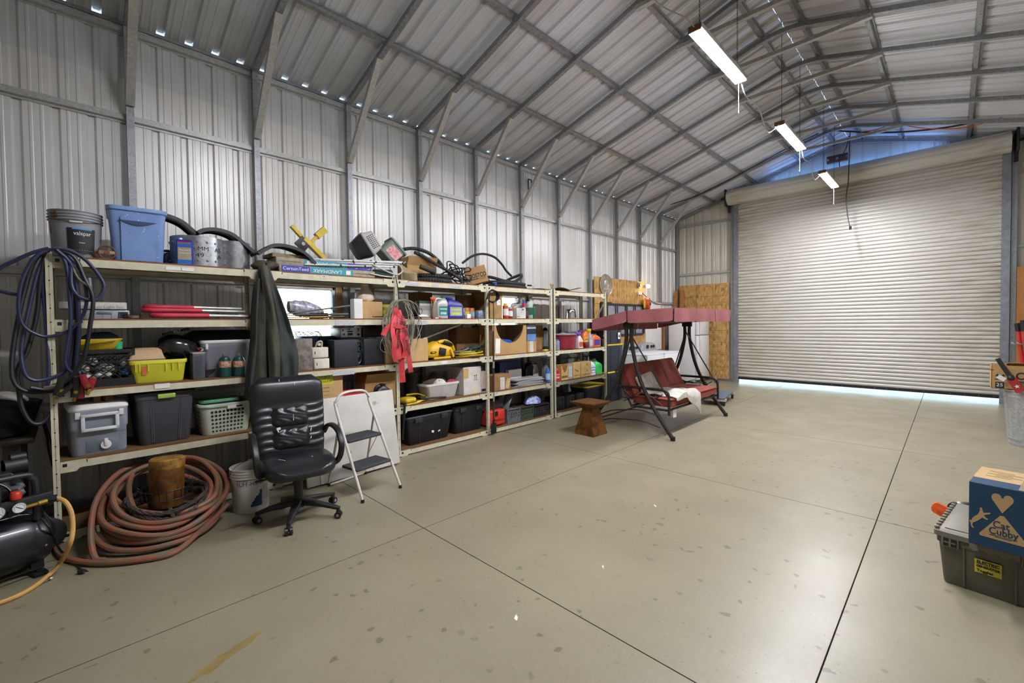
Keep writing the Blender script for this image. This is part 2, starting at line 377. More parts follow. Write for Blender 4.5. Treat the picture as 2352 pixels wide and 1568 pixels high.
# ---- hat channel girts and purlins
def hat(b, p0, p1, out, w=.09, d=.035):
    p0, p1, out = V(p0), V(p1), V(out).normalized(); t = (p1-p0).normalized(); s_ = t.cross(out)
    prof = [(-w/2, d), (-w/2+.018, d), (-w*.24, 0), (w*.24, 0), (w/2-.018, d), (w/2, d), (w/2, d-.003), (w/2-.02, d-.003), (w*.22, -.003), (-w*.22, -.003), (-w/2+.02, d-.003), (-w/2, d-.003)]
    b.rings([[p+s_*a+out*c for a, c in prof] for p in (p0, p1)])
n = 30
def girt(p0, p1, out, m=GALVB, w=.09):
    global n
    b = MB(m); hat(b, p0, p1, out, w); p0, p1, o2 = V(p0), V(p1), V(out)
    L = (p1-p0).length; k = .12
    while L > 1 and k < L:
        q = p0+(p1-p0)*(k/L); b.cyl(q-o2*.008, q, .007, n=6); k += .2286
    b.build('trim_%d' % n, kind='structure'); n += 1
for z in (4.38, 3.565, 2.07, .9):
    if z < 2.2:
        segs = [(XB, W1[0]-.05), (W1[1]+.1, W2[0]-.03), (W2[1]+.05, XE-.02)] if z > 1.3 else [(XB, XE-.02)]
    else: segs = [(XB, XE-.02)]
    for a, e in segs: girt((a, YW-.042, z), (e, YW-.042, z), (0, 1, 0))
for z in (4.38, 3.565, 2.07, .9): girt((XB, YR+.042, z), (XE-.02, YR+.042, z), (0, -1, 0))
for y in (4.49, 3.50, 2.53, 1.87):
    for yy in (y, 2*YM-y):
        zz = zc(yy)+TB/2+.006; nz = V((0, SL if yy > YM else -SL, 1)).normalized()
        girt((XB, yy, zz), (XE-.02, yy, zz), nz, GALV)
for y0, y1 in ((YL-.02, DY1+.06), (DY0-.06, YRp)):
    for z in (4.22, 2.87, 1.4): girt((XE-.042, y0, z), (XE-.042, y1, z), (1, 0, 0))
# base rail
for p0, p1 in (((XB, YL, .028), (XE-.06, YL, .028)), ((XE-.06, YL, .028), (XE-.06, DY1+.12, .028)), ((XE-.06, DY0-.1, .028), (XE-.06, YRp, .028))):
    b = MB(GALV); bar(b, p0, p1); b.build('baseboard_left' if p0[1] == p1[1] else 'baseboard_end', kind='structure')
# eave gutter angle along the left wall top
b = MB(GALV); b.bx((XB, YW-.025, zs(YW)-.035), (XE-.02, YW-.004, zs(YW)-.004)); b.build('trim_90', kind='structure')
# ---- windows
WOODJ = m_wood('#8a6a45', '#a98658'); WFR = mat('#d5d2ca', .45)
m, nt, bs_, _ = nodes('pane_glass'); tr = nt.nodes.new('ShaderNodeBsdfTransparent'); gl = nt.nodes.new('ShaderNodeBsdfGlossy'); mx = nt.nodes.new('ShaderNodeMixShader')
gl.inputs['Roughness'].default_value = .02; mx.inputs[0].default_value = .06; nt.links.new(tr.outputs[0], mx.inputs[1]); nt.links.new(gl.outputs[0], mx.inputs[2]); nt.links.new(mx.outputs[0], nt.nodes['Material Output'].inputs[0]); PANEG = m
for k, (x0, x1, z0, z1) in enumerate((W1, W2)):
    w = bpy.data.objects.new('window_%d' % (k+1), None); COL.objects.link(w); w['kind'] = 'structure'; w.location = ((x0+x1)/2, YW, (z0+z1)/2)
    hx, hz = (x1-x0)/2, (z1-z0)/2
    b = MB(WFR); t = .035
    for lo, hi in (((-hx, -hz), (hx, -hz+t)), ((-hx, hz-t), (hx, hz)), ((-hx, -hz), (-hx+t, hz)), ((hx-t, -hz), (hx, hz))): b.bx((lo[0], -.03, lo[1]), (hi[0], .04, hi[1]), bev=.004)
    if k: b.bx((-.016, -.02, -hz+t), (.016, .03, hz-t), bev=.003)
    b.build('window_frame', w, kind='structure')
    MB(PANEG).bx((-hx+t, .008, -hz+t), (hx-t, .012, hz-t)).build('pane', w, kind='structure')
    b = MB(WOODJ); b.bx((hx+.002, -.05, -hz-.2), (hx+.085, .0, hz+.25), bev=.004); b.bx((-hx-.06, -.05, hz+.004), (hx+.085, -.005, hz+.05), bev=.004); b.build('jamb_board', w, kind='structure')
# ---- roll-up door
d = bpy.data.objects.new('door_1', None); COL.objects.link(d); d['kind'] = 'structure'; d.location = (XE-.06, (DY0+DY1)/2, 0)
m, nt, bs_, _ = nodes('door_slat'); v = coords(nt)
c = mix(nt, ramp(nt, noise(nt, v, .8, 5), [(.3, 0.), (.7, 1.)]), '#c6c3ba', '#b9b5aa')
st = noise(nt, coords(nt, (1, .9, 6)), 2.2, 6, .7); sx = nt.nodes.new('ShaderNodeSeparateXYZ'); nt.links.new(v, sx.inputs[0])
ab = nt.nodes.new('ShaderNodeMath'); ab.operation = 'ABSOLUTE'; nt.links.new(sx.outputs['Y'], ab.inputs[0])
eg = ramp(nt, ab.outputs[0], [(.60, 0.), (1, 1.)]); eg.node.color_ramp.elements[0].position = .5
dvn = nt.nodes.new('ShaderNodeMath'); dvn.operation = 'DIVIDE'; dvn.inputs[1].default_value = 2.3; nt.links.new(ab.outputs[0], dvn.inputs[0]); nt.links.new(dvn.outputs[0], eg.node.inputs['Fac'])
mu = nt.nodes.new('ShaderNodeMath'); mu.operation = 'MULTIPLY'; nt.links.new(ramp(nt, st, [(.42, 0.), (.72, .85)]), mu.inputs[0]); nt.links.new(eg, mu.inputs[1])
c = mix(nt, mu.outputs[0], c, '#8c7648'); nt.links.new(c, bs_.inputs['Base Color']); bs_.inputs['Roughness'].default_value = .42; bs_.inputs['Metallic'].default_value = .1; DOORM = m
hy = (DY1-DY0)/2; b = MB(DOORM); P = []; z = .135; ns = 55; ph = (4.50-z)/ns
for k in range(ns):
    for du, w in ((0, 0), (.10, -.016), (.28, -.021), (.62, -.021), (.80, -.016), (.92, 0)): P.append((w, z+ph*(k+du)))
P += [(0, 4.50), (-.005, 4.70)]; b.rings([[(x-.02, y, zz) for x, zz in P]+[(x-.017, y, zz) for x, zz in P[::-1]] for y in (-hy-.02, hy+.02)]); b.build('curtain', d, 50, kind='structure')
b = MB(mat('#20232b', .5)); b.bx((-.06, -hy, .085), (.02, hy, .145), bev=.004); b.bx((-.07, -hy, .10), (-.05, hy, .135), DKSTEEL)
for k in range(24): b.cyl((-.075, -hy+.1+k*.19, .118), (-.068, -hy+.1+k*.19, .118), .007, STEEL, n=6)
b.build('bottom_bar', d, kind='structure')
for s_ in (-1, 1):
    b = MB(mat('#8d9299', .45, .4)); y = s_*(hy+.02)
    b.bx((-.075, y-.055, 0), (-.06, y+.055, 4.58)); b.bx((-.06, y+s_*.05-.006, 0), (.05, y+s_*.05+.006, 4.58)); b.bx((-.012, y-.055, 0), (-.002, y+.05, 4.58))
    b.build('guide', d, kind='structure')
    b = MB(GALV); b.bx((-.04, y+s_*.10-.035, 0), (.03, y+s_*.10+.035, 4.75)); b.build('jamb_tube', d, kind='structure')
b = MB(DOORM); R = .185; ring = lambda y, r: [(-.215+r*math.cos(2*PI*k/40), y, 4.705+r*math.sin(2*PI*k/40)) for k in range(40)]
rr = []
for y in (-hy-.06, hy+.16): rr.append([(-.215+(R+(.006 if k % 5 else -.006))*math.cos(2*PI*k/40), y, 4.705+(R+(.006 if k % 5 else -.006))*math.sin(2*PI*k/40)) for k in range(40)])
b.rings(rr); b.build('drum', d, kind='structure')
b = MB(BLACK)
for y in (-hy-.13, hy+.17): b.box((-.215, y, 4.69), (.40, .035, .42), bev=.05); b.cyl((-.215, y-.16, 4.705), (-.215, y+.16, 4.705), .025, DKSTEEL); b.box((-.05, y, 4.62), (.12, .05, .5))
b.build('drum_bracket', d, kind='structure')
# ---- light
SC.world = bpy.data.worlds.new('world'); SC.world.use_nodes = True; nt = SC.world.node_tree
bg = nt.nodes['Background']; sky = nt.nodes.new('ShaderNodeTexSky'); sky.sky_type = 'NISHITA'; sky.sun_disc = False; sky.sun_elevation = math.radians(48); sky.sun_rotation = math.radians(200)
nt.links.new(sky.outputs[0], bg.inputs[0]); bg.inputs[1].default_value = 1.1
LAMPW = 385.
GLOW = emit('#f6f7ff', LAMPW)
def shop_light(x, label, group):
    t = thing('shop_light', label, 'light', (x, 1.655, 4.19), group='shop lights hung in a row under the ridge')
    b = MB(mat('#cfcfca', .4)); b.box((0, 0, .03), (1.22, .125, .05), bev=.006); b.build('housing', t)
    b = MB(GLOW); b.box((0, 0, .0), (1.20, .112, .016), bev=.006); b.build('diffuser', t)
    for sx in (-.61, .61): MB(mat('#8c5a33', .5)).box((sx, 0, .022), (.012, .12, .06), bev=.004).build('end_cap', t)
    for sx in (-.50, .50):
        b = MB(DKSTEEL); top = zc(YM)-.02-4.19; q = 0
        zz = .055
        while zz < top-.015:
            b.tube([(sx+.006*math.cos(a)*(q % 2), .006*math.cos(a)*(1-q % 2), zz+.014+.014*math.sin(a)) for a in [2*PI*i/8 for i in range(8)]], .0017, n=4, closed=True); zz += .0225; q += 1
        b.build('chain', t)
    b = MB(mat('#a8a396', .7)); b.cyl((.60, .02, -.01), (.602, .02, -.30), .0022, n=6); b.cyl((.602, .02, -.30), (.602, .02, -.33), .0045, n=8); b.build('pull_cord', t)
    return t
LX = [(4.63, 'shop light nearest the camera, largest of the lit hanging row'), (7.37, 'middle hanging shop light of the lit row under the ridge'), (10.12, 'farthest hanging shop light, in front of the roller door')]
s0 = shop_light(*LX[0], None)
for x, l in LX[1:]: dup(s0, (x, 1.655, 4.19), 0, l)
for x in (1.88,): dup(s0, (x, 1.655, 4.19), 0, 'shop light overhead, beyond the top of the picture')
# ================================================================ SHELVING
YF, YB = 4.65, 5.25
LV = {1: 2.123, 2: 1.657, 3: 1.124, 4: .602, 5: .077}
def upright(x, y, parent, front=True, top=2.14, m=None):
    b = MB(m or CREAM); w = .019
    b.bx((x-w, y-.002, 0), (x+w, y, top)); b.bx((x-w, y, 0), (x-w+.0025, y+(.034 if front else -.034), top)); b.bx((x+w-.0025, y, 0), (x+w, y+(.034 if front else -.034), top))
    b.bx((x-.0012, y-.0035, .02), (x+.0012, y-.0019, top-.02), mat('#8f8974', .6))
    z = .11
    while z < top:
        b.cyl((x, y-.0036, z), (x, y+.004, z), .0052, BLACK, n=8); z += .1015
    b.bx((x-w-.006, y-.01, 0), (x+w+.006, y+.03, .006), DKSTEEL)
    return b.build('upright', parent)
def beam(x0, x1, y, zt, h, parent, front=True, m=None):
    b = MB(m or CREAM); s = -1 if front else 1
    b.bx((x0+.02, y, zt-h), (x1-.02, y+.0025, zt)); b.bx((x0+.02, y, zt-.014), (x1-.02, y-s*.03, zt-.011)); b.bx((x0+.02, y, zt-h), (x1-.02, y-s*.022, zt-h+.0025))
    for xa, d in ((x0+.02, 1), (x1-.02, -1)):
        p = [(0, -h-.022), (d*.085, -h-.022), (d*.105, -h+.002), (d*.145, -h+.002), (d*.145, .006), (0, .006)]
        b.add([(xa+a, y+s*.0025, zt+c) for a, c in p]+[(xa+a, y+s*.0005, zt+c) for a, c in p], [tuple(range(6)), tuple(range(6, 12))[::-1]]+[(k, (k+1) % 6, 6+(k+1) % 6, 6+k) for k in range(6)])
        b.bx((xa+d*.012, y+s*.004, zt-h*.62), (xa+d*.036, y+s*.002, zt-h*.2), BLACK)
        b.bx((xa+d*.14, y+s*.004, zt-.02), (xa+d*.146, y+s*.0, zt+.001), BLACK)
    return b.build('beam', parent)
def board(x0, x1, zt, parent):
    b = MB(HBOARD); b.bx((x0+.012, YF+.004, zt-.011), (x1-.012, YB-.003, zt), mat('#6f5130', .75, var=.1, scale=20))
    b.bx((x0+.15, YF+.001, zt-.013), (x1-.15, YF+.004, zt+.0005)); return b.build('deck_board', parent)
BX = [-.115, 1.30, 2.715, 4.15, 5.565]
rack = thing('shelving_rack', 'long cream boltless steel shelving rack of four bays with hardboard decks along the left wall', 'shelving')
for x in BX:
    upright(x, YF-.004, rack); upright(x, YB+.002, rack, False)
LIPS = {1: .06, 2: .06, 3: .052, 4: .055, 5: .053}
for k in range(4):
    for l in range(1, 6):
        zt = LV[l]-.012; beam(BX[k], BX[k+1], YF, zt, LIPS[l], rack); beam(BX[k], BX[k+1], YB, zt, LIPS[l], rack, False); board(BX[k], BX[k+1], LV[l], rack)
for x in (BX[0], BX[2], BX[4]):
    for l in range(1, 6):
        b = MB(CREAM); b.bx((x-.012, YF, LV[l]-.06), (x+.012, YB, LV[l]-.013)); b.build('side_brace', rack)
r2 = thing('shelving_rack', 'short cream boltless shelving bay with a steel carafe and cleaning bottles, beside the swing canopy', 'shelving')
B2 = (5.64, 7.16)
for x in B2:
    upright(x, YF-.004, r2, top=2.15); upright(x, YB+.002, r2, False, 2.15)
for l in range(1, 6):
    zt = LV[l]-.012; beam(B2[0], B2[1], YF, zt, LIPS[l], r2); beam(B2[0], B2[1], YB, zt, LIPS[l], r2, False); board(B2[0], B2[1], LV[l], r2)
for x in (5.602, 7.20):
    b = MB(mat('#1c1b1a', .55)); b.bx((x-.017, YF+.0, 0), (x+.017, YF+.03, 2.14)); b.bx((x-.017, YB-.03, 0), (x+.017, YB, 2.14)); one(b, 'post', 'black steel post clamped between the two cream racks' if x < 6 else 'black steel post at the far end of the short cream rack', 'post')
# paper labels stuck on the beams
def beam_label(px, py, w, txt, lab, h=.036, dirty=False):
    p = atY(px, py, YF-.005); b = MB(mat('#8d8f9c', .8, var=.3, scale=120, col2='#c9c8cc') if dirty else PAPER); b.box((0, 0, 0), (w, .0012, h))
    if txt: b.text(txt, .03, INK, (0, -.0012, 0))
    one(b, 'paper_label', lab, 'label', p)
beam_label(746, 635.5, .075, '18C1', 'white paper label reading 18C1 on the cream top beam', .034)
beam_label(398, 616, .10, '', 'blank white paper label under the blue solvent can on the top beam', .03)
beam_label(432, 618.5, .085, '', 'second blank white paper label on the top beam, right of its twin', .03)
beam_label(946, 652, .19, '', 'grey scribbled paper strip on the top beam under the curled cardboard', .035, True)
beam_label(1000, 655, .10, '', 'small round-cornered scribbled label on the top beam under the spiral hoses', .035, True)
beam_label(1047, 657.5, .155, '', 'scribbled paper label on the top beam under the carton marked in black', .035, True)
beam_label(793, 742, .21, '', 'grey hatched label on the second beam under the brown carton', .05, True)
beam_label(968, 741, .15, '', 'grey hatched label on the second beam right of the red tape', .05, True)
beam_label(790, 856, .24, '', 'grey tape patch on the third beam under the black speakers', .045, True)
beam_label(1021, 832, .09, '', 'small white label on the third beam under the yellow power tool', .035)
beam_label(1198, 816, .15, '', 'grey hatched label on the third beam under the carton with the round cutout', .045, True)
beam_label(1198, 895, .15, '', 'grey hatched label on the fourth beam under the stack of metal sheets', .045, True)
beam_label(373, 886, .10, '', 'white label on the third beam under the yellow crate', .04)
# ================================================================ ITEM BUILDERS
def S(p0, p1, pt, lv, yf, d):
    a, c = atY(p0, pt, yf), atY(p1, pt, yf); z0 = LV[lv] if lv in LV else lv
    return c.x-a.x, (a.z+c.z)/2-z0, V(((a.x+c.x)/2, yf+d/2, z0))
def carton(name, lab, w, d, h, loc, rz=0, m=None, cat='box', tape=True, art=None, open_=0, rot=None, group=None, flapm=None):
    m = m or CARD; t = thing(name, lab, cat, loc, rz, group, rot); b = MB(m); th = .005
    if open_:
        for lo, hi in (((-w/2, -d/2, 0), (w/2, -d/2+th, h)), ((-w/2, d/2-th, 0), (w/2, d/2, h)), ((-w/2, -d/2, 0), (-w/2+th, d/2, h)), ((w/2-th, -d/2, 0), (w/2, d/2, h)), ((-w/2, -d/2, 0), (w/2, d/2, th))): b.bx(lo, hi)
        b.build('body', t)
        for k, (ex, ey, ang) in enumerate(((0, -1, 115), (0, 1, 80), (-1, 0, 70), (1, 0, 125))):
            f = MB(flapm or m); L = (d if ey == 0 else d)*.42; a = math.radians(ang-90)
            if ey: f.box((0, ey*(d/2+L/2*math.sin(a)), h+L/2*math.cos(a)), (w-.01, .004, L), rot=(-ey*(ang-90), 0, 0))
            else: f.box((ex*(w/2+L/2*math.sin(a)), 0, h+L/2*math.cos(a)), (.004, d-.01, L), rot=(0, ex*(ang-90), 0))
            f.build('flap', t)
    else:
        b.box((0, 0, h/2), (w, d, h), bev=.004, seg=1); b.bx((-w/2+.004, -.0012, h-.0005), (w/2-.004, .0012, h+.0006), CARDD)
        b.build('body', t)
        if tape:
            b = MB(mat('#c2a878', .3, var=.05)); b.bx((-w/2-.0006, -.025, h*.72), (w/2+.0006, .025, h+.001)); b.build('packing_tape', t)
    for nm, fn in (art if isinstance(art, list) else [('printing', art)] if art else []): b = MB(INK); fn(b, w, d, h); b.build(nm, t)
    return t
def tote(name, lab, w, d, h, loc, m, lidm=None, rz=0, taper=.86, lidh=.03, latch=None, cat='storage bin', ribs=True, openrim=False, group=None):
    t = thing(name, lab, cat, loc, rz, group); b = MB(m); hb = h-lidh*(0 if openrim else .8); k = taper
    b.loft([(0, w/2*k-.01, d/2*k-.01, .03), (.012, w/2*k, d/2*k, .04), (hb-.04, w/2*.965, d/2*.965, .045), (hb-.035, w/2*.985, d/2*.985, .045), (hb, w/2*.99, d/2*.99, .045)], cap1=not openrim)
    if openrim:
        b.loft([(hb, w/2*.99, d/2*.99, .045), (hb, w/2*.95, d/2*.95, .04), (.01, w/2*k*.96, d/2*k*.95, .035)], cap0=False)
        b.loft([(hb-.03, w/2*.97, d/2*.97, .05), (hb-.03, w/2*1.02, d/2*1.02, .055), (hb-.005, w/2*1.03, d/2*1.03, .055), (hb, w/2*1.02, d/2*1.02, .055), (hb, w/2*.95, d/2*.95, .045)], cap0=False, cap1=False)
    if ribs:
        for sx in (-.26, .26):
            zz0, zz1 = .02, hb-.045
            for off in (-.006, .006): b.rings([[(sx*w*q+off+e, -d/2*(k+(.965-k)*(z/hb))-(.005 if g else -.006), z) for e, g in ((-.004, 0), (-.004, 1), (.004, 1), (.004, 0))] for z, q in ((zz0, k), (zz1, .97))])
    b.build('body', t)
    if not openrim:
        b = MB(lidm or m); z = hb-.005
        b.loft([(z, w/2*1.01, d/2*1.01, .05), (z+.006, w/2*1.03, d/2*1.03, .055), (z+lidh*.7, w/2*1.03, d/2*1.03, .055), (z+lidh, w/2*1.0, d/2*1.0, .05), (z+lidh-.008, w/2*.93, d/2*.90, .045), (z+lidh-.006, w/2*.80, d/2*.75, .04)])
        b.build('lid', t)
    if latch:
        b = MB(latch); b.box((0, -d/2*1.02-.008, hb-.012), (w*.30, .02, .04), bev=.008); b.build('latch', t)
    return t
def crate(name, lab, w, d, h, loc, m, rz=0, diag=True, cat='crate', hand=True, group=None):
    t = thing(name, lab, cat, loc, rz, group); b = MB(m); q = .007
    b.bx((-w/2, -d/2, 0), (w/2, d/2, .008))
    for sx in (-1, 1):
        for sy in (-1, 1): b.box((sx*(w/2-.008), sy*(d/2-.008), h/2), (.018, .018, h), bev=.003, seg=1)
    for z0, z1 in ((.008, .06), (h-.02, h), (h-.055, h-.045), (h*.5-.003, h*.5+.003), (h*.66, h*.66+.006)):
        for sy in (-1, 1): b.bx((-w/2, sy*(d/2-q/2)-q/2, z0), (w/2, sy*(d/2-q/2)+q/2, z1))
        for sx in (-1, 1): b.bx((sx*(w/2-q/2)-q/2, -d/2, z0), (sx*(w/2-q/2)+q/2, d/2, z1))
    def lattice(L, fn):
        n_ = max(3, int(L/.055))
        for k in range(-2, n_+1):
            for s in ((1, -1) if diag else (0,)):
                a = -L/2+k*L/n_; e = a+s*(h*.75); z0, z1 = .055, h-.05
                pa, pe = (a, z0), (e, z1)
                if s == -1: pa, pe = (a+h*.75, z0), (a, z1)
                def cl(p, o):
                    x, z = p
                    lim = max(-L/2+.006, min(L/2-.006, x))
                    if x != lim and abs(o[0]-x) > 1e-6: z = z+(lim-x)*(o[1]-z)/(o[0]-x)
                    return lim, z
                pa2, pe2 = cl(pa, pe), cl(pe, pa)
                if min(pa2[1], pe2[1]) < .05 or max(pa2[1], pe2[1]) > h-.045 or (V(pa2)-V(pe2)).length < .02: continue
                b.cyl(fn(*pa2), fn(*pe2), .0035, n=4)
    for sy in (-1, 1): lattice(w, lambda a, z: (a, sy*(d/2-.004), z))
    for sx in (-1, 1): lattice(d, lambda a, z: (sx*(w/2-.004), a, z))
    b.build('body', t)
    if hand:
        b = MB(m); b.tube([(a, -d/2+.002, h-.075+c) for a, c in rrect(w*.2, .032, .03, 4)], .005, n=6, closed=True); b.build('handle', t)
    return t
def jug(name, lab, w, d, h, loc, m, capm, rz=0, lm=None, cat='jug', handle=True, group=None, capx=.2, lab2=None, art=None, rot=None):
    t = thing(name, lab, cat, loc, rz, group, rot); b = MB(m); n = (0, w*capx, 0); x = w*capx
    b.loft([(0, w*.46, d*.45, .02), (h*.02, w*.5, d*.5, .03), (h*.6, w*.5, d*.5, .03), (h*.72, w*.47, d*.47, .04, x*.1, 0), (h*.82, w*.34, d*.4, .04, x*.5, 0), (h*.9, w*.17, w*.17, .03, x, 0), (h*.92, w*.14, w*.14, .03, x, 0), (h*.95, w*.14, w*.14, .03, x, 0)])
    b.build('body', t)
    b = MB(capm); b.lathe([(w*.165, h*.93), (w*.17, h*.935), (w*.17, h*.995), (w*.155, h)], c=(x, 0, 0), n=14); b.build('cap', t)
    if handle:
        b = MB(m); b.tube([(x*.9, 0, h*.86), (-w*.25, 0, h*.9), (-w*.44, 0, h*.82), (-w*.47, 0, h*.62)], w*.075, n=8, sm=4); b.build('handle', t)
    if lm:
        b = MB(lm); b.box((0, -d*.5-.0008, h*.34), (w*.72, .0012, h*.42)); b.box((0, -d*.5-.0014, h*.43), (w*.6, .0012, h*.06), lab2 or PAPER); b.box((0, -d*.5-.0014, h*.24), (w*.5, .0012, h*.1), lab2 or PAPER)
        if art: art(b, w, d, h)
        b.build('paper_label', t)
    return t
def can(name, lab, r, h, loc, m, topm=None, band=None, cat='can', group=None, nozzle=None, rz=0):
    t = thing(name, lab, cat, loc, rz, group); b = MB(m); hb = h*(.84 if nozzle else .97)
    b.lathe([(r*.95, 0), (r, .004), (r, hb-.004), (r*.96, hb)], n=20); b.build('body', t)
    b = MB(topm or STEEL)
    if nozzle: b.lathe([(r*.9, hb), (r*.7, hb+h*.04), (r*.62, hb+h*.05), (r*.62, h*.98), (r*.5, h)], n=16, m=nozzle)
    else: b.lathe([(r*1.02, hb), (r*1.03, hb+.004), (r*1.03, h), (r*.92, h), (r*.9, h-.004)], n=20)
    b.build('cap', t)
    if band:
        b = MB(band); b.lathe([(r+.0008, h*.2), (r+.0012, h*.22), (r+.0012, h*.62), (r+.0008, h*.64)], n=20, cap0=False, cap1=False); b.build('paper_label', t)
    return t
def spray(name, lab, r, h, loc, m, trigm, rz=0, band=None, cat='bottle', group=None):
    t = thing(name, lab, cat, loc, rz, group); b = MB(m)
    b.loft([(0, r*.9, r*.62, .01), (.006, r, r*.7, .02), (h*.45, r, r*.7, .02), (h*.62, r*.62, r*.55, .02), (h*.74, r*.35, r*.35, .012), (h*.78, r*.33, r*.33, .012)]); b.build('body', t)
    b = MB(trigm); b.lathe([(r*.42, h*.76), (r*.42, h*.83), (r*.3, h*.85)], n=12); b.box((-r*.35, 0, h*.92), (r*2.0, r*.55, h*.13), bev=.006); b.cyl((-r*1.35, 0, h*.93), (-r*1.6, 0, h*.93), r*.2, n=8); b.tube([(-r*.8, 0, h*.87), (-r*1.05, 0, h*.78), (-r*.9, 0, h*.68)], r*.14, n=6, sm=3); b.build('trigger_head', t)
    if band: b = MB(band); b.box((0, -r*.7-.0006, h*.24), (r*1.6, .0012, h*.3)); b.build('paper_label', t)
    return t
def speaker_box(name, lab, w, d, h, loc, m, rz=0, cat='speaker', cones=True, face='x'):
    t = thing(name, lab, cat, loc, rz); b = MB(m); b.box((0, 0, h/2), (w, d, h), bev=.006); b.build('cabinet', t)
    if cones:
        for k, (q, rr) in enumerate(((.3, .3), (.72, .17))):
            b = MB(DKSTEEL); R = d*rr; b.T = M.Translation((-w/2, 0, h*q))@M.Rotation(-PI/2, 4, 'Y')
            b.lathe([(R*1.1, 0), (R*1.12, .006), (R, .008), (R*.9, .002), (R*.35, -.01+.006), (R*.3, .006), (.001, .009)], n=22, cap0=False); b.build('driver', t)
    return t
def coil(b, c, R, r, turns, m=None, jit=.03, tilt=(0, 0), flat=.5, z0=0, seed=1, ax=1., stack=None):
    q = random.Random(seed); pts = []
    N = 20
    for i in range(int(turns*N)+1):
        a = 2*PI*i/N; k = i/N
        rr = R*(1+jit*math.sin(a*.37+k*1.7)+jit*.7*math.sin(k*4.1)); zz = (stack or r*1.5)*k*flat+r*.5*math.sin(a*1.3+k)
        x, y = rr*math.cos(a)*ax, rr*math.sin(a); z = z0+zz+x*tilt[0]+y*tilt[1]
        pts.append((c[0]+x, c[1]+y, c[2]+z))
    b.tube(pts, r, m, n=7)
    return pts
# ================================================================ BAYS 1 AND 2
BLUET = mat('#7c9acc', .35, var=.06, speck=('#dfe6f2', 34, .69)); BLUEL = mat('#4f6b96', .4, var=.05)
DKBLUE = mat('#1d2c5a', .4); NAVY = mat('#1c2130', .5); GREY = mat('#8c9096', .5, var=.06); DGREY = mat('#47464c', .5, var=.06); YEL = mat('#d8d23a', .45, var=.05)
TAN = mat('#b7966f', .6, var=.05); LIDW = mat('#d9d6d2', .45, var=.04); GREEN = mat('#2fae6a', .5); TEAL = mat('#2a93a3', .55, var=.04); ROYAL = mat('#2f3f9e', .5, var=.05)
RED = mat('#c22a26', .5); ORNG = mat('#d9622a', .5); BURG = mat('#8e2233', .5)
# ---- top deck
def pail(name, lab, r0, r1, h, loc, m, rim=3, rz=0, lid=False, m2=None, cat='bucket', handle=None, lay=.9):
    t = thing(name, lab, cat, loc, rz); b = MB(m); P = [(r0*.97, 0), (r0, .006)]; zt = h*.80
    P += [(r0+(r1-r0)*.75, zt)]
    for k in range(rim): z = zt+(h*.98-zt)*k/rim; P += [(r1*1.035, z), (r1*1.035, z+.004), (r1*.985, z+.007), (r1*.985, z+(h*.98-zt)/rim-.004)]
    P += [(r1*1.03, h*.985), (r1*1.03, h)]
    if lid: P += [(r1*.9, h+.002), (r1*.88, h-.006)]; b.lathe(P, n=36)
    else: P += [(r1*.95, h), (r0*.95, .02)]; b.lathe(P, n=36)
    b.build('body', t)
    if handle:
        b = MB(DKSTEEL); L = [(r1*1.04*math.cos(a), -math.sin(a)*r1*1.05*math.cos(lay), zt+.02+math.sin(a)*r1*math.sin(lay)) for a in [PI*i/14 for i in range(15)]]
        b.tube(L, .0022, n=6); b.build('wire_handle', t)
        b = MB(handle); b.tube(L[6:9], .008, n=8); b.build('grip', t)
    return t
def curved_label(b, r, z0, z1, a0, a1, m, r2=None, n=10):
    r2 = r2 or r
    b.grid(lambda u, v: ((r+(r2-r)*v)*math.cos(a0+(a1-a0)*u), (r+(r2-r)*v)*math.sin(a0+(a1-a0)*u), z0+(z1-z0)*v), n, 1, m, .0006)
def wrap_text(b, body, size, m, r, z, ac, fit=None):
    """text bent round a vertical cylinder, centred on angle ac"""
    q = MB(m); q.text(body, size, m, fit=fit); vs = [v.co.copy() for v in q.bm.verts]; fs = [[v.index for v in f.verts] for f in (q.bm.verts.index_update() or q.bm.faces)]; q.bm.free()
    out = []
    for v in vs: a = ac+v.x/r; rr = r+.0008-v.y; out.append((rr*math.cos(a), rr*math.sin(a), z+v.z))
    b.add(out, fs, m)
w, h, L = S(113, 231, 482, 1, 4.70, .31)
t = pail('paint_bucket', 'grey five gallon paint bucket with rust smears and a black label on the top deck', .137, .153, h, L, mat('#8d9093', .45, var=.05, speck=('#7a5040', 6, .60)), lid=True, handle=mat('#d8d4cc', .5), lay=-.25)
b = MB(BLACK); A = -PI/2+.20; curved_label(b, .1415, .035, .225, A-.55, A+.55, BLACK, .1515); curved_label(b, .152, .215, .226, A-.35, A+.40, mat('#3f8fd0', .5), .1523)
wrap_text(b, 'valspar', .042, PAPER, .1505, .185, A+.02, .10); wrap_text(b, 'PAINT', .012, PAPER, .148, .115, A); wrap_text(b, '- - - - - - - - -', .012, PAPER, .1455, .06, A, .12); b.build('paper_label', t)
p = atY(246, 579, 4.68); t = thing('valve_handwheel', 'rusty round handwheel standing on edge between grey bucket and blue tote', 'handwheel', (p.x, 4.70, LV[1]+.056), 0)
b = MB(mat('#7a3a2a', .6, var=.2)); b.T = M.Rotation(PI/2, 4, 'X'); b.tube([(.05*math.cos(2*PI*k/28), .05*math.sin(2*PI*k/28), 0) for k in range(28)], .006, n=8, closed=True); b.build('rim', t)
b = MB(mat('#a08c6a', .6)); b.T = M.Rotation(PI/2, 4, 'X'); b.box((0, 0, 0), (.096, .026, .008), bev=.003); b.cyl((0, 0, -.012), (0, 0, .012), .017, mat('#7a3a2a', .6)); b.build('spoke', t)
w, h, L = S(252, 385, 483, 1, 4.69, .52)
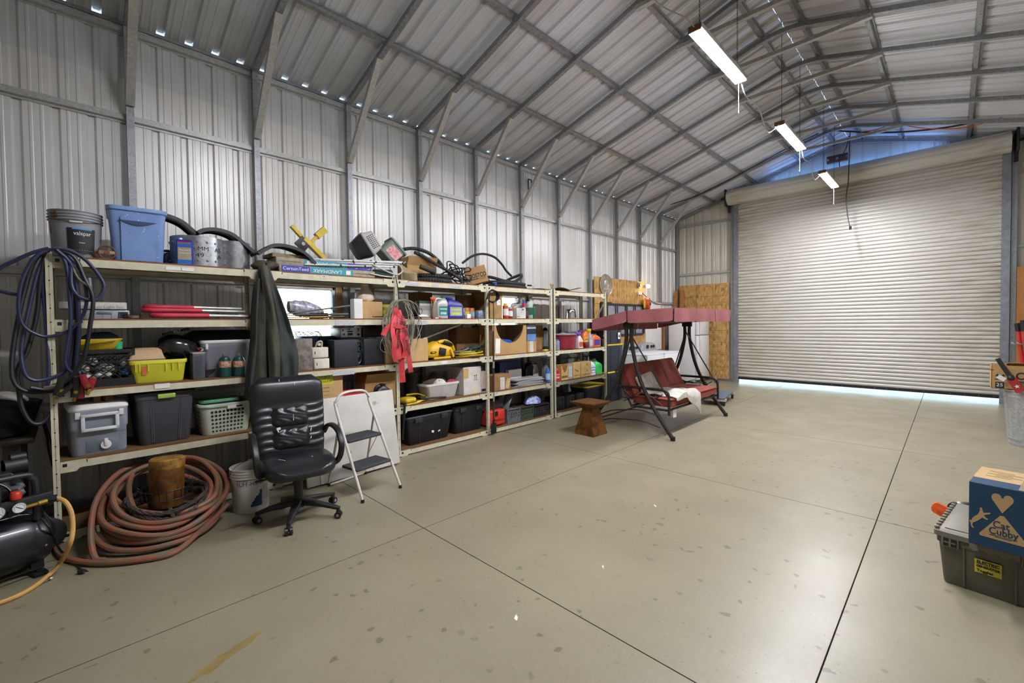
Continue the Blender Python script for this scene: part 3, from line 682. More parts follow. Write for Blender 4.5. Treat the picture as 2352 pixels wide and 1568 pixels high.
t = tote('storage_tote', 'blue open storage tote flecked with white paint, on the top deck', w*1.04, .52, h+.02, L, BLUET, rz=-3, openrim=True, taper=.84, ribs=False)
b = MB(BLUET); hh = h; b.rings([[(x*w*.29, -.26*(.84+.15*z/hh)-dy, z) for x, dy in ((-1, -.004), (-1, .012), (1, .012), (1, -.004))] for z in (.01, hh*.84)]); b.build('front_panel', t)
b = MB(mat('#2e4468', .5)); b.T = M.Translation((0, -.264, hh*.78)); b.rings([[(x, dy, z) for x, z in ([(-.115+.23*k/8, 0) for k in range(9)]+[(.115-.23*k/8, -.035*math.sin(PI*k/8)) for k in range(1, 8)])] for dy in (-.004, .02)]); b.build('grip_slot', t)
w, h, L = S(386, 408, 545, 1, 4.95, .14); jug('oil_jug', 'dark blue jug half hidden behind the blue tote', .16, .12, .17, L, mat('#22345c', .4), BLACK)
w, h, L = S(402, 450, 549, 1, 4.70, .09)
t = thing('solvent_can', 'blue rectangular can of painters solvent in front of the steel ring', 'can', L+V((0, .0, 0)), -14)
b = MB(mat('#2a2fa8', .3, var=.04)); b.loft([(0, .055, .036, .006), (.004, .057, .038, .008), (h*.96, .057, .038, .008), (h*.985, .05, .03, .006)]); b.cyl((-.03, 0, h*.97), (-.03, 0, h*1.06), .014, WHITE); b.build('body', t)
b = MB(mat('#b3a887', .6)); b.box((0, -.0385, h*.46), (.096, .001, h*.8)); b.box((0, -.0392, h*.76), (.098, .001, h*.16), mat('#2f6fc2', .5)); b.box((0, -.0392, h*.88), (.098, .001, h*.05), RED); b.box((0, -.0392, h*.12), (.098, .001, h*.18), mat('#2f6fc2', .5))
b.text("Painter's", .021, PAPER, (.004, -.0395, h*.58), fit=.078); b.text('Solvent', .021, PAPER, (.004, -.0395, h*.47), fit=.074); b.text('- - - - -', .01, PAPER, (0, -.0395, h*.36), fit=.07); b.build('paper_label', t)
p = atY(455, 580, 4.92); t = thing('steel_ring', 'dimpled galvanised steel ring with handwritten numbers behind the blue solvent can', 'ring', (p.x, 4.93, LV[1]), 0)
b = MB(m_galv('#b4b6b8', '#989a9c', .3, .8)); R_ = .205; hh = atY(455, 541, 4.73).z-LV[1]
b.lathe([(R_, 0), (R_, hh*.5), (R_*1.0, hh), (R_*.985, hh), (R_*.985, .004)], n=44)
for k in range(18):
    a = 2*PI*k/18
    for z in (hh*.8, hh*.2): b.sph((R_*math.cos(a), R_*math.sin(a), z), .010, sc=(1, 1, 1), n=8)
b.build('body', t); b = MB(INK); wrap_text(b, 'S3 - MM   AS', .05, INK, R_, hh*.58, -PI/2+.05, .30); wrap_text(b, 'S : 49      A', .05, INK, R_, hh*.36, -PI/2+.08, .30); b.build('printing', t)
p = atY(540, 585, 4.98); b = MB(m_galv('#b4b6b8', '#989a9c', .3, .8)); hh = atY(540, 553, 4.82).z-LV[1]
b.lathe([(.14, 0), (.15, hh), (.145, hh), (.135, .006)], n=36); one(b, 'steel_pail', 'plain shiny galvanised pail right of the numbered steel ring', 'pail', (p.x-.02, 4.97, LV[1]))
# black ribbed mudguards
def fender(pxs, y0, wd, lab, dz=0):
    P = [atY(px, py, y0) for px, py in pxs]; P = catmull(P, 5); b = MB(mat('#26272a', .42, var=.08)); R = []
    prof = [(0, 0)]
    nr = 7
    for k in range(nr):
        u = .02+(wd-.04)*k/nr; du = (wd-.04)/nr
        prof += [(u+du*.15, 0), (u+du*.3, .006), (u+du*.7, .006), (u+du*.85, 0)]
    prof += [(wd, 0), (wd, -.022), (wd-.004, -.022), (wd-.004, -.005), (.004, -.005), (.004, -.03), (0, -.03)]
    for i, q in enumerate(P):
        tt = (P[min(i+1, len(P)-1)]-P[max(i-1, 0)]); tt.y = 0; tt.normalize(); nn = V((-tt.z, 0, tt.x))
        if nn.z < 0: nn = -nn
        R.append([q+V((0, u, 0))+nn*w_ for u, w_ in prof])
    b.rings(R); return one(b, 'mudguard', lab, 'mudguard', group=None)
fender([(282, 575), (295, 535), (318, 505), (350, 490), (385, 491), (420, 505), (445, 525), (455, 534)], 4.86, .24, 'black ribbed plastic mudguard arching behind the blue tote')
fender([(453, 531), (470, 524), (500, 523), (535, 534), (562, 555), (582, 572), (598, 580)], 4.82, .24, 'middle black mudguard arching over the steel ring and pail')
fender([(592, 579), (606, 571), (630, 560), (660, 561), (690, 571), (712, 586), (728, 604)], 4.69, .2, 'black ribbed mudguard lying across the shingle bundles')
# crumpled sack
b = MB(mat('#5b5040', .85, var=.25, scale=30, bmp=.4, bs=30)); q = random.Random(3)
R = []
p = atY(612, 598, 4.80)
for i in range(9):
    a = -1+2*i/8; rr = (1-abs(a)**2.4)**.5 if abs(a) < 1 else .02
    R.append([(a*.14, (.09*rr+.01)*math.cos(2*PI*k/16)*(1+.25*q.uniform(-1, 1)), .052+(.05*rr+.004)*math.sin(2*PI*k/16)*(1+.3*q.uniform(-1, 1))) for k in range(16)])
b.rings(R); one(b, 'crumpled_sack', 'crumpled brown paper sack under the middle mudguard end', 'sack', (p.x, 4.80, LV[1]), ang=60)
# shingle bundles
def bundle(lab, p0, p1, pt, pb, yf, flip, z0, h, rz=0):
    a, c = atY(p0, pt, yf), atY(p1, pt, yf); w = c.x-a.x; t = thing('shingle_bundle', lab, 'shingle bundle', ((a.x+c.x)/2, yf+.16, z0), rz, rot=(0, 0, rz))
    b = MB(mat('#a89c86', .7, var=.15, scale=20)); b.box((0, 0, h/2), (w, .32, h), bev=.008); b.build('body', t)
    b = MB(TEAL); s = -1 if flip else 1; x = lambda u: s*(-w/2+u*w)
    def pan(u0, u1, m): b.box(((x(u0)+x(u1))/2, -.1608, h/2), (abs(x(u1)-x(u0)), .0016, h*.86), m)
    pan(.02, .29, ROYAL); pan(.30, .74, TEAL)
    b.text('CertainTeed', h*.62, PAPER, (x(.155), -.162, h/2), fit=w*.24, rot=180 if flip else 0); b.text('LANDMARK', h*.7, PAPER, (x(.47), -.162, h/2), fit=w*.30, rot=180, shear=.2)
    b.box((x(.69), -.162, h*.5), (w*.05, .001, h*.6), PAPER); b.box((x(.87), -.162, h*.5), (w*.2, .001, h*.08), mat('#6d6658', .8)); b.build('wrapper', t); return t
bundle('lower wrapped shingle bundle of the stack, its blue maker name upright at the left end', 641, 861, 613, 0, 4.70, False, LV[1], .075)
bundle('upper wrapped shingle bundle of the stack, its print upside down', 634, 856, 597, 0, 4.72, True, LV[1]+.075, .075, 0)
p = atY(655, 585, 4.76); b = MB(mat('#a08d70', .8, var=.2, scale=16)); b.box((0, 0, .02), (.36, .26, .04), bev=.008); one(b, 'shingle_bundle', 'opened tan shingle packet on top of the bundle stack under the mudguard', 'shingle bundle', (p.x+.05, 4.90, LV[1]+.151), 4)
# yellow wheel clamp
YC = mat('#d3b52a', .42, var=.1); t = thing('wheel_clamp', 'yellow steel wheel clamp with crossed arms behind the shingle bundles', 'wheel clamp', atY(706, 556, 5.05))
P = lambda px, py: atY(px, py, 5.05)-atY(706, 556, 5.05)
b = MB(YC); bar(b, P(669, 518), P(700, 552), .05, .035); bar(b, P(698, 548), P(746, 596), .075, .045); b.build('long_arm', t)
b = MB(YC); bar(b, P(740, 532), P(715, 556), .035, .035); bar(b, P(746, 527), P(727, 543), .07, .07); bar(b, P(706, 560), P(668, 592), .05, .035); b.build('cross_arm', t)
b = MB(BLACK); b.T = M.Translation(P(693, 561))@M.Rotation(.75, 4, 'Y'); b.box((0, -.03, 0), (.13, .012, .13), bev=.01); b.cyl((0, -.05, 0), (0, -.03, 0), .02, STEEL); b.build('lock_plate', t)
# pet carrier, tilted
c0 = atY(838, 565, 4.98); t = thing('pet_carrier', 'tilted pet carrier with black roof and slotted grey tray behind the poles', 'pet carrier', c0, rot=(6, 58, -12))
GP = mat('#b4b1ac', .5, var=.05)
b = MB(GP); b.loft([(-.02, .135, .19, .05), (.0, .15, .205, .05), (.02, .15, .205, .05), (.02, .14, .195, .05), (.13, .115, .17, .05), (.14, .10, .15, .05)]); b.build('tray', t)
b = MB(mat('#2b2c30', .45)); b.loft([(-.15, .09, .12, .05), (-.14, .11, .15, .06), (-.03, .138, .192, .05), (-.012, .145, .2, .05)]); b.build('roof', t)
b = MB(BLACK)
for i in range(4):
    for j in range(8): b.box((.128-.028*(i/4), -.19+.0+.0, 0), (.001, .001, .001)); b.box((-.075+.021*j, -.198+.008*i, .038+.024*i), (.010, .012, .014), rot=(0, 30, 0), bev=.003)
b.build('vent_slots', t)
c0 = atY(896, 580, 4.95); t = thing('planter_tub', 'grey green tub tipped on edge with a pink printed label', 'tub', c0, rot=(0, 48, -12))
b = MB(mat('#7b8a80', .5)); b.loft([(-.11, .10, .12, .03), (-.10, .11, .13, .04), (.08, .125, .15, .04), (.08, .14, .165, .05), (.1, .14, .165, .05), (.1, .12, .145, .04), (-.09, .1, .12, .03)]); b.build('body', t)
b = MB(mat('#c9636e', .6, col2='#d8aeb0', var=.3, scale=40)); b.box((0.02, -.1415, -.01), (.17, .002, .12), rot=(5, 0, 0)); b.build('paper_label', t)
# tent poles
for k, (pa, pb, yy, lab) in enumerate((((690, 594), (931, 602), 4.80, 'rearmost white tube of the pole bundle on the shingles'), ((735, 597), (928, 604), 4.77, 'second white tube of the pole bundle on the shingles'), ((745, 602), (918, 608), 4.74, 'third white tube of the pole bundle on the shingles'), ((700, 607), (908, 613), 4.70, 'front white tube of the pole bundle on the shingles'))):
    a, c = atY(*pa, yy), atY(*pb, yy); t = thing('tent_pole', lab, 'pole', a); b = MB(mat('#cfcfcc', .3, .4, .04)); b.cyl((0, 0, 0), c-a, .0095, n=10); b.build('tube', t)
    b = MB(BLACK)
    for u in (.35, .62, .97): b.cyl((c-a)*u, (c-a)*(u+.018), .0125, n=10)
    b.build('joint', t)
p = atY(885, 617, 4.72); b = MB(mat('#31413a', .75, bmp=.2)); b.tube([(-.22, .06, .05), (-.1, .02, .055), (.03, -.02, .06), (.09, -.03, .06)], .055, n=14, sm=4, rfun=lambda u: .055 if u < .93 else .04); one(b, 'folded_chair_bag', 'dark green rolled camp chair bag at the end of the shingle bundles', 'bag', (p.x, 4.76, LV[1]))
b = MB(mat('#c9c6bd', .5)); pts = [(855, 607), (880, 619), (900, 628), (915, 630), (924, 622), (918, 610), (908, 606)]; b.tube([atY(a, c, 4.68-.003*i) for i, (a, c) in enumerate(pts)], .009, n=8, sm=5); b.tube([atY(a, c, 4.69) for a, c in ((850, 628), (880, 634), (905, 636), (917, 630))], .008, n=8, sm=5); one(b, 'white_hose', 'loop of white hose hanging over the rack corner beside the green bag', 'hose')
# ---- level 2
w, h, L = S(184, 292, 686, 2, 4.76, .22); hh = .055
t = thing('light_set_carton', 'long white light set carton lying on the clear organizer', 'box', L+V((-.06, .0, .076)), 0); W_ = w*1.42
b = MB(mat('#c9c5bd', .7, var=.06)); b.box((0, 0, hh/2+.003), (W_, .2, hh), bev=.003, seg=1); b.build('body', t); b = MB(mat('#8b8a88', .8)); b.text('Platinum Light Set', .03, None, (.05, -.1012, hh*.35), fit=.24); b.build('printing', t)
t = thing('parts_organizer', 'clear plastic parts organizer under the white light set carton', 'organizer', L, 0)
b = MB(mat('#b6bcc2', .2, var=.1, alpha=.75)); b.box((0, 0, .035), (w*1.1, .19, .07), bev=.006); b.build('case', t)
b = MB(mat('#70767c', .4)); b.box((0, -.098, .05), (.09, .012, .018), bev=.004); [b.box((x, -.096, .026), (.003, .004, .045)) for x in (-.16, -.11, -.06, -.01, .04, .09, .14)]; b.box((.11, -.094, .032), (.06, .006, .05), BLACK); b.build('dividers', t)
p = atY(306, 720, 4.74); t = thing('wire_reel', 'small wire reel lying beside the clear organizer', 'reel', (p.x, 4.78, LV[2])); b = MB(mat('#8f7d5e', .6)); b.lathe([(.04, .004), (.04, .03)], n=20); b.build('core', t); b = MB(DKSTEEL); [b.tube([(.058*math.cos(2*PI*k/20), .058*math.sin(2*PI*k/20), z) for k in range(20)], .003, n=6, closed=True) for z in (.006, .034)]; [b.cyl((0, 0, z), (.058*math.cos(a), .058*math.sin(a), z), .002, n=5) for z in (.006, .034) for a in (0, 1.57, 3.14, 4.71)]; b.build('flanges', t)
REDG = mat('#c9344a', .5, var=.06)
for k, (pl, ptop, pr, ya, lab) in enumerate(((333, 704.5, 443, 4.92, 'rear red gripped folding frame on the second deck'), (330, 712, 462, 4.80, 'middle red gripped folding frame, thickest of the three'), (350, 724, 478, 4.69, 'front red gripped folding frame at the deck edge'))):
    zz = atY(pl, ptop, ya).z; xa, xb = atY(pl, ptop, ya).x, atY(pr, ptop, ya).x; t = thing('grip_frame', lab, 'tube frame', (xa, ya, zz))
    L_ = [(xb-xa, -.03, 0), (.12, -.045, 0), (.03, -.035, 0), (.0, .02, .0), (.03, .075, 0), (.12, .085, 0), (xb-xa, .07, .0)]
    b = MB(REDG); b.tube(L_, .019, n=10, sm=5); b.build('grip', t)
    b = MB(mat('#d8d5cf', .35, .1)); [b.cyl((xb-xa-.01, y, 0), (1.17-xa, y+.03, -.006), .0115, n=10) for y in (-.03, .07)]; b.build('tube', t)
p = atY(562, 726, 4.68); t = thing('safety_glasses', 'grey safety glasses beside the red grips near the hanging coveralls', 'glasses', (p.x, 4.70, LV[2]+.012)); b = MB(mat('#6f7378', .2)); [b.sph((x, 0, .012), .03, sc=(1, .3, .6), n=10) for x in (-.03, .035)]; b.tube([(-.06, 0, .014), (-.07, .05, .012), (-.06, .12, .004)], .003, sm=3); b.tube([(.066, 0, .014), (.075, .05, .012), (.065, .12, .004)], .003, sm=3); b.build('lenses', t)
# window goods of bay 2
p0 = atY(662, 690, 4.86); t = thing('wrapped_bundle', 'grey plastic wrapped tool bundle in front of the window', 'bundle', (atY(706, 706, 4.86).x, 4.86, LV[2]+.05))
b = MB(mat('#6c6a78', .2, var=.25, scale=30, bmp=.5, bs=40, col2='#b8b6c0')); q = random.Random(5); R = []
for i in range(11):
    u = i/10; x = -.19+.36*u; rr = .02+.068*math.sin(PI*min(1, u*.9+.12))**.6; zc_ = .075-.05*u
    R.append([(x, rr*.9*math.cos(2*PI*k/14), zc_+rr*math.sin(2*PI*k/14)*(1+.12*q.uniform(-1, 1))) for k in range(14)])
b.rings(R); b.build('wrapping', t); b = MB(DKSTEEL); b.cyl((.0, -.05, -.018), (.19, -.06, -.016), .03, n=12); b.cyl((.12, -.06, -.016), (.135, -.061, -.016), .035, n=12); b.build('tool', t)
for k, (a_, c_, yy, lab, hm) in enumerate((((648, 722), (803, 702), 4.74, 'fishing rod sloping up to a black grip in front of the window', mat('#55565c', .4)), ((640, 724), (800, 721), 4.70, 'fishing rod lying flat with a cork grip below the window', mat('#5e5a50', .6)), ((650, 729), (790, 727), 4.67, 'yellow butted fishing rod at the front edge below the window', mat('#3c3b3c', .5)))):
    a, c = atY(*a_, yy), atY(*c_, yy); t = thing('fishing_rod', lab, 'fishing rod', a); d_ = c-a
    b = MB(mat('#b58e33', .4) if k == 2 else mat('#3a3b42', .3)); b.cyl((0, 0, 0), d_*.72, .005, r1=.008, n=8); b.build('blank', t)
    b = MB(hm); b.cyl(d_*.72, d_, .011, r1=.013, n=10); b.build('grip', t)
    b = MB(DKSTEEL); q_ = d_*.7; b.tube([q_+V((0, 0, -.004)), q_+V((.02, -.005, -.02)), q_+V((.03, -.006, -.035))], .003, n=5); b.sph(q_+V((.035, -.006, -.012 if k else -.03)), .013, sc=(1.3, .7, .8), n=10); b.build('reel', t)
w, h, L = S(832, 878, 686, 2, 4.76, .2)
t = carton('cardboard_box', 'small brown carton with a flap ajar below the white bag', w, .2, h*.86, L, m=CARDL)
w2, h2, L2 = S(813, 833, 686, 2, 4.75, .1); carton('white_carton', 'narrow white carton against the small brown carton', w2, .1, h2, L2, m=PAPER, tape=False)
b = MB(mat('#d9c7b2', .55, var=.12, bmp=.4, bs=25)); q = random.Random(8); P = [(.0, .05), (.03, .07), (.08, .065), (.13, .045), (.16, .03), (.185, .024), (.20, .03)]
b.rings([[(r*1.5*math.cos(2*PI*k/18)*(1+.12*q.uniform(-1, 1))+.03*z, r*math.sin(2*PI*k/18)*(1+.12*q.uniform(-1, 1)), z) for k in range(18)] for z, r in P]); p = atY(840, 686, 4.84); one(b, 'plastic_bag', 'knotted translucent white bag on top of the small brown carton', 'bag', (p.x, 4.86, L.z+h*.87), ang=60)
p = atY(890, 728, 4.78); t = thing('tape_roll', 'roll of yellow printed caution tape left of the wire coil', 'tape', (p.x, 4.79, LV[2])); b = MB(mat('#d8c94a', .5)); hh = atY(890, 699, 4.72).z-LV[2]; b.lathe([(.065, 0), (.07, .004), (.07, hh-.004), (.065, hh), (.03, hh), (.03, 0)], n=28, cap0=False, cap1=False); b.build('roll', t)
b = MB(INK); wrap_text(b, 'CUIDADO  CUIDADO', .045, INK, .07, hh*.7, -PI/2-.3, .15); wrap_text(b, 'CAUTION CAUTION', .04, INK, .07, hh*.25, -PI/2-.3, .15); b.build('printing', t)
b = MB(DKSTEEL); a, c = atY(856, 727, 4.672), atY(993, 728.5, 4.672); b.cyl(a, c, .0065, n=8); b.cyl(a, a+(c-a)*.03, .0075, mat('#b9543a', .5), n=8); one(b, 'steel_rod', 'thin dark rod lying along the second deck edge behind the wire coil', 'rod')
# ---- level 3
w, h, L = S(188, 291, 803, 3, 4.70, .36); t = crate('milk_crate', 'black milk crate of light bulbs behind the hanging jumper cables', .36, .33, h, L, mat('#1b1b1d', .5))
KH = h; CL = L
q = random.Random(2); BULB = mat('#d8d5cc', .2, var=.03); BB = mat('#3d6fa6', .25); BRASS = mat('#a98a3c', .35, .8)
pos = [(-.10, -.09, .09, 0), (-.045, -.11, .085, 0), (.0, -.1, .095, 0), (-.12, -.1, .15, 0), (-.02, -.11, .15, 0), (.03, -.10, .15, 0), (.12, -.10, .10, 1), (.115, -.1, .17, 0), (-.13, -.11, .06, 0), (-.07, -.10, .2, 0)]
for k, (x, y, z, bl) in enumerate(pos):
    t = thing('light_bulb', 'loose white light bulb inside the black milk crate' if not bl else 'blue tinted bulb low in the right corner of the black milk crate', 'light bulb', CL+V((x, y, z)), rot=(q.uniform(40, 140), q.uniform(-60, 60), q.uniform(0, 90)), group='loose bulbs in the milk crate' if not bl else None)
    b = MB(BB if bl else BULB); b.lathe([(.010, -.03), (.014, -.02), (.026, .0), (.030, .014), (.026, .03), (.014, .04), (.001, .043)], n=14); b.build('glass', t); b = MB(BRASS); b.lathe([(.008, -.052), (.012, -.05), (.012, -.03)], n=10); b.build('base', t)
p = atY(225, 800, 4.74); z0 = CL.z+KH; t = thing('plastic_basin', 'yellow plastic basin resting on the black milk crate', 'basin', (p.x-.0, 4.86, z0), 0)
b = MB(mat('#d2b52c', .4, var=.08)); b.loft([(0, .105, .11, .05), (.01, .115, .12, .05), (.06, .135, .14, .06), (.08, .15, .15, .06), (.086, .15, .15, .06), (.08, .135, .135, .05), (.02, .11, .115, .05)]); b.build('body', t); b = MB(mat('#b89a22', .45)); b.tube([(-.10, -.145, .05), (0, -.16, .062), (.1, -.15, .075)], .012, sm=4); b.build('grip_lip', t)
b = MB(mat('#4b6079', .6)); b.loft([(0, .11, .09, .04), (.03, .10, .085, .04), (.055, .07, .06, .04), (.06, .05, .04, .03)]); one(b, 'tool_pouch', 'faded blue plastic cover lying in the yellow basin', 'cover', (p.x+.02, 4.88, z0+.075), rot=(6, -4, 10))
p = atY(271, 800, 4.74); b = MB(GREEN); b.lathe([(.030, 0), (.034, .06), (.031, .06), (.028, .004)], n=24); one(b, 'plastic_cup', 'green plastic cup on the right corner of the black milk crate', 'cup', (p.x, 4.78, z0))
w, h, L = S(300, 427, 829, 3, 4.69, .30); t = tote('plastic_crate', 'bright yellow plastic crate with flared rim on the third deck', w*1.06, .3, h+.01, L, YEL, openrim=True, taper=.88, ribs=False, cat='crate')
b = MB(YEL); [b.box((w*x, -.147, h*.72), (.006, .014, h*.34)) for x in (-.42, -.35, -.2, .12, .24, .36)]; b.box((-w*.27, -.148, h*.6), (.03, .003, .07), mat('#c96a3a', .6)); b.build('rib', t); YCL = L; YCH = h
b = MB(TAN); b.loft([(0, .115, .085, .015), (.012, .125, .09, .015), (.02, .115, .085, .015), (.085, .10, .075, .03), (.10, .08, .06, .03), (.104, .06, .045, .02)]); p = atY(336, 800, 4.72); one(b, 'tan_case', 'tan plastic box cover standing on the yellow crate', 'box', (p.x, 4.80, YCL.z+YCH+.008), 4)
# helmet
p = atY(404, 796, 4.82); t = thing('motorcycle_helmet', 'black full face helmet with white and red streaks leaning on the yellow crate', 'helmet', (p.x+.02, 4.86, atY(404, 798, 4.82).z), rot=(0, 18, 10))
b = MB(mat('#1e1e21', .18, coat=.5)); b.sph((0, 0, 0), .13, sc=(1.22, .95, .86), n=26); b.build('shell', t)
b = MB(mat('#cfc9c6', .3)); [b.grid(lambda u, v, a0=a0, w_=w_: (.162*math.cos(a0+w_*(v-.5)+.12*u)*math.cos(-.5+.75*u), -.126*abs(math.cos(-.3+.6*u))*math.sin(.75+(a0+w_*(v-.5))), .115*math.sin(-.55+.8*u)), 8, 2, None, .002) for a0, w_ in ((-.1, .10), (.12, .08), (.30, .06))]; b.box((.135, -.05, .02), (.03, .05, .03), RED, rot=(0, 40, 20), bev=.01); b.build('stripe_decal', t)
b = MB(BLACK); b.loft([(-.112, .11, .085, .08), (-.095, .13, .10, .09)]); b.build('neck_roll', t)
b = MB(mat('#1a1a1b', .5)); b.box((-.06, -.02, .128), (.20, .05, .02), rot=(0, -32, 0), bev=.006); b.text('BILT', .03, PAPER, (-.06, -.047, .13), rot=28); b.build('visor_strap', t)
w, h, L = S(440, 469, 812, 3, 4.68, .17); t = thing('fan_heater', 'grey ribbed portable heater between the yellow crate and white lidded tote', 'heater', L, 4); b = MB(mat('#4f555c', .5)); b.box((0, 0, h/2), (w, .17, h), bev=.008); [b.box((0, -.086, h*(.1+.8*k/16)), (w*.62, .006, .004)) for k in range(17)]; b.build('body', t); b = MB(mat('#a7a7a4', .5)); b.box((0, 0, h+.004), (w*1.0, .175, .012), bev=.004); b.tube([(w*.2, -.02, h+.006), (w*.45, -.04, h+.03), (w*.5, .05, h+.045)], .008, n=6, sm=3); b.build('carry_handle', t)
w, h, L = S(462, 578, 783, 3, 4.76, .36); CLR = mat('#a9a7b3', .25, var=.08, alpha=.82); t = tote('storage_tote', 'clear plastic tote with white lid behind two gas cylinders', w*1.0, .36, h+.01, L, CLR, LIDW, taper=.84, ribs=False); b = MB(LIDW); [b.box((x*w, -.186, h*.86), (.02, .012, .05), bev=.004) for x in (-.40, .40)]; b.build('latch', t); b = MB(BLACK); b.add([(-.17, -.162, .07), (-.09, -.163, .075), (-.12, -.161, .03), (-.15, -.160, .02)], [(0, 1, 2, 3)]); b.build('torn_sticker', t)
GCYL = mat('#1e4a44', .3, var=.06); LABC = mat('#c9bfb2', .5, col2='#b5602c', var=.3, scale=55)
for k, px in enumerate((518, 550)):
    p = atY(px, 861, 4.69); hh = atY(px, 812, 4.69).z-LV[3]; t = thing('gas_cylinder', ('left' if k == 0 else 'right')+' one of two small green gas cylinders in front of the clear tote', 'gas cylinder', (p.x, 4.70, LV[3])); r = .049
    b = MB(GCYL); b.lathe([(r*.9, 0), (r, .006), (r, hh*.62), (r*.97, hh*.7), (r*.75, hh*.84), (r*.3, hh*.9)], n=24); b.build('tank', t); b = MB(LABC); b.lathe([(r+.0005, hh*.42), (r+.001, hh*.43), (r+.001, hh*.68), (r+.0005, hh*.69)], n=24, cap0=False, cap1=False); b.build('paper_label', t); b = MB(mat('#8a7f6c', .5)); b.lathe([(r*.32, hh*.89), (r*.34, hh*.9), (r*.34, hh), (r*.2, hh*1.01)], n=12); b.build('cap', t)
b = MB(mat('#121214', .6, bmp=.3)); b.loft([(0, .30, .13, .08), (.05, .32, .14, .08), (.13, .29, .12, .08), (.17, .22, .08, .06)]); p = atY(510, 770, 5.02); one(b, 'black_bag', 'black holdall pushed behind the clear tote', 'bag', (p.x, 5.06, LV[3]+.26))
b = MB(mat('#121214', .6)); b.box((0, 0, .13), (.62, .2, .26)); one(b, 'black_case', 'black case in the shadow behind the clear tote', 'case', (p.x, 5.12, LV[3]))
# speakers and electronics, bay 2
w, h, L = S(680, 716, 778, 3, 4.69, .24); speaker_box('stone_block', 'speckled grey brown speaker cabinet beside the hanging coveralls', w*1.1, .24, h, L, mat('#857a72', .7, var=.25, scale=22, bmp=.2), cones=False)
SPW = mat('#c9c2ac', .45, var=.05)
for k, (pa, pb, pt, z0) in enumerate(((720, 757, 820, LV[3]), (716.5, 755, 796, LV[3]+.118))):
    a, c = atY(pa, pt, 4.69), atY(pb, pt, 4.69); w = c.x-a.x; hh = .114; t = thing('bookshelf_speaker', ('lower' if k == 0 else 'upper')+' of two small cream speakers stacked on their sides', 'speaker', ((a.x+c.x)/2, 4.76, z0), 2-4*k); b = MB(SPW); b.box((0, 0, hh/2), (w, .14, hh), bev=.012); b.build('cabinet', t); b = MB(mat('#d8d3c2', .7, bmp=.3, bs=300)); b.box((0, -.071, hh/2), (w*.9, .004, hh*.86), bev=.004); b.box((-w*.32, -.0735, hh/2), (.008, .001, .03), INK); b.build('grille', t)
    if k: b = MB(SPW); b.tube([(-.02, .01, hh), (-.01, -.02, hh+.05), (.03, -.03, hh+.06), (.04, 0, hh)], .009, sm=4); b.cyl((.0, -.03, hh+.03), (.0, -.05, hh+.03), .016); b.build('bracket', t)
SPK = mat('#26282e', .55, var=.06)
w, h, L = S(768, 821, 780, 3, 4.70, .26); t = speaker_box('loudspeaker', 'left one of two large black speakers on the third deck', w*1.02, .26, h, L, SPK)
w, h, L = S(837, 884, 777, 3, 4.72, .26); t = speaker_box('loudspeaker', 'right one of two large black speakers, behind the red tape', w*1.05, .26, h, L, SPK)
w, h, L = S(738, 776, 768, 3, 4.98, .22); speaker_box('equipment_case', 'dark case behind the cream speakers', w*1.2, .22, h*.95, L, BLACK, cones=False, cat='case')
w, h, L = S(698, 733, 768, 3, 5.0, .22); speaker_box('equipment_case', 'blue grey metal case behind the speckled cabinet', w*1.2, .22, h*.95, L, mat('#46618a', .4), cones=False, cat='case')
a, c = atY(774, 752, 4.88), atY(822, 752, 4.88); w = c.x-a.x; zz = LV[3]+.315; t = thing('stereo_receiver', 'silver receiver with small dark controls on top of the left black speaker', 'receiver', ((a.x+c.x)/2, 4.93, zz), 4); b = MB(mat('#b9babd', .35, .5)); b.box((0, 0, .065), (w, .24, .11), bev=.004); b.build('case', t); b = MB(INK)
for x, z, ww, hh in ((-.40, .09, .05, .018), (-.36, .045, .06, .018), (-.1, .10, .1, .01), (-.05, .075, .22, .014), (-.05, .045, .2, .025), (.36, .10, .07, .014), (.36, .08, .07, .01)): b.box((x*w, -.1215, z), (ww*w*1.2, .003, hh))
b.build('control_panel', t); b = MB(INK); b.cyl((.36*w, -.128, .04), (.36*w, -.12, .04), .014); b.build('volume_knob', t)
MB_ = MB(BLACK); MB_.box((0, 0, .005), (w*.9, .2, .02)); one(MB_, 'equipment_tray', 'thin black tray under the silver receiver', 'tray', ((a.x+c.x)/2, 4.93, zz-.012))
a, c = atY(823, 752, 4.95), atY(868, 752, 4.95); b = MB(mat('#141416', .4)); b.box((0, 0, .07), ((c.x-a.x)*1.0, .22, .14), bev=.005); one(b, 'black_amplifier', 'black amplifier lying on the right black speaker', 'amplifier', ((a.x+c.x)/2, 4.95, zz+.0))
b = MB(BLACK); q = random.Random(4)
for s in range(4): b.tube([atY(676+q.uniform(-4, 4)+i*9, 775-abs(math.sin(i*.9+s))*14*(i < 7), 4.86+.02*s) for i in range(9)], .0028, n=5, sm=4)
one(b, 'audio_cables', 'tangle of thin black audio cables in front of the window, on the cases', 'cable')
w, h, L = S(897, 985, 780, 3, 4.69, .26); carton('cardboard_box', 'plain brown carton behind the hanging red tape on the third deck', w*1.1, .26, h*1.02, L+V((-.04, 0, 0)), m=CARDL, tape=False)
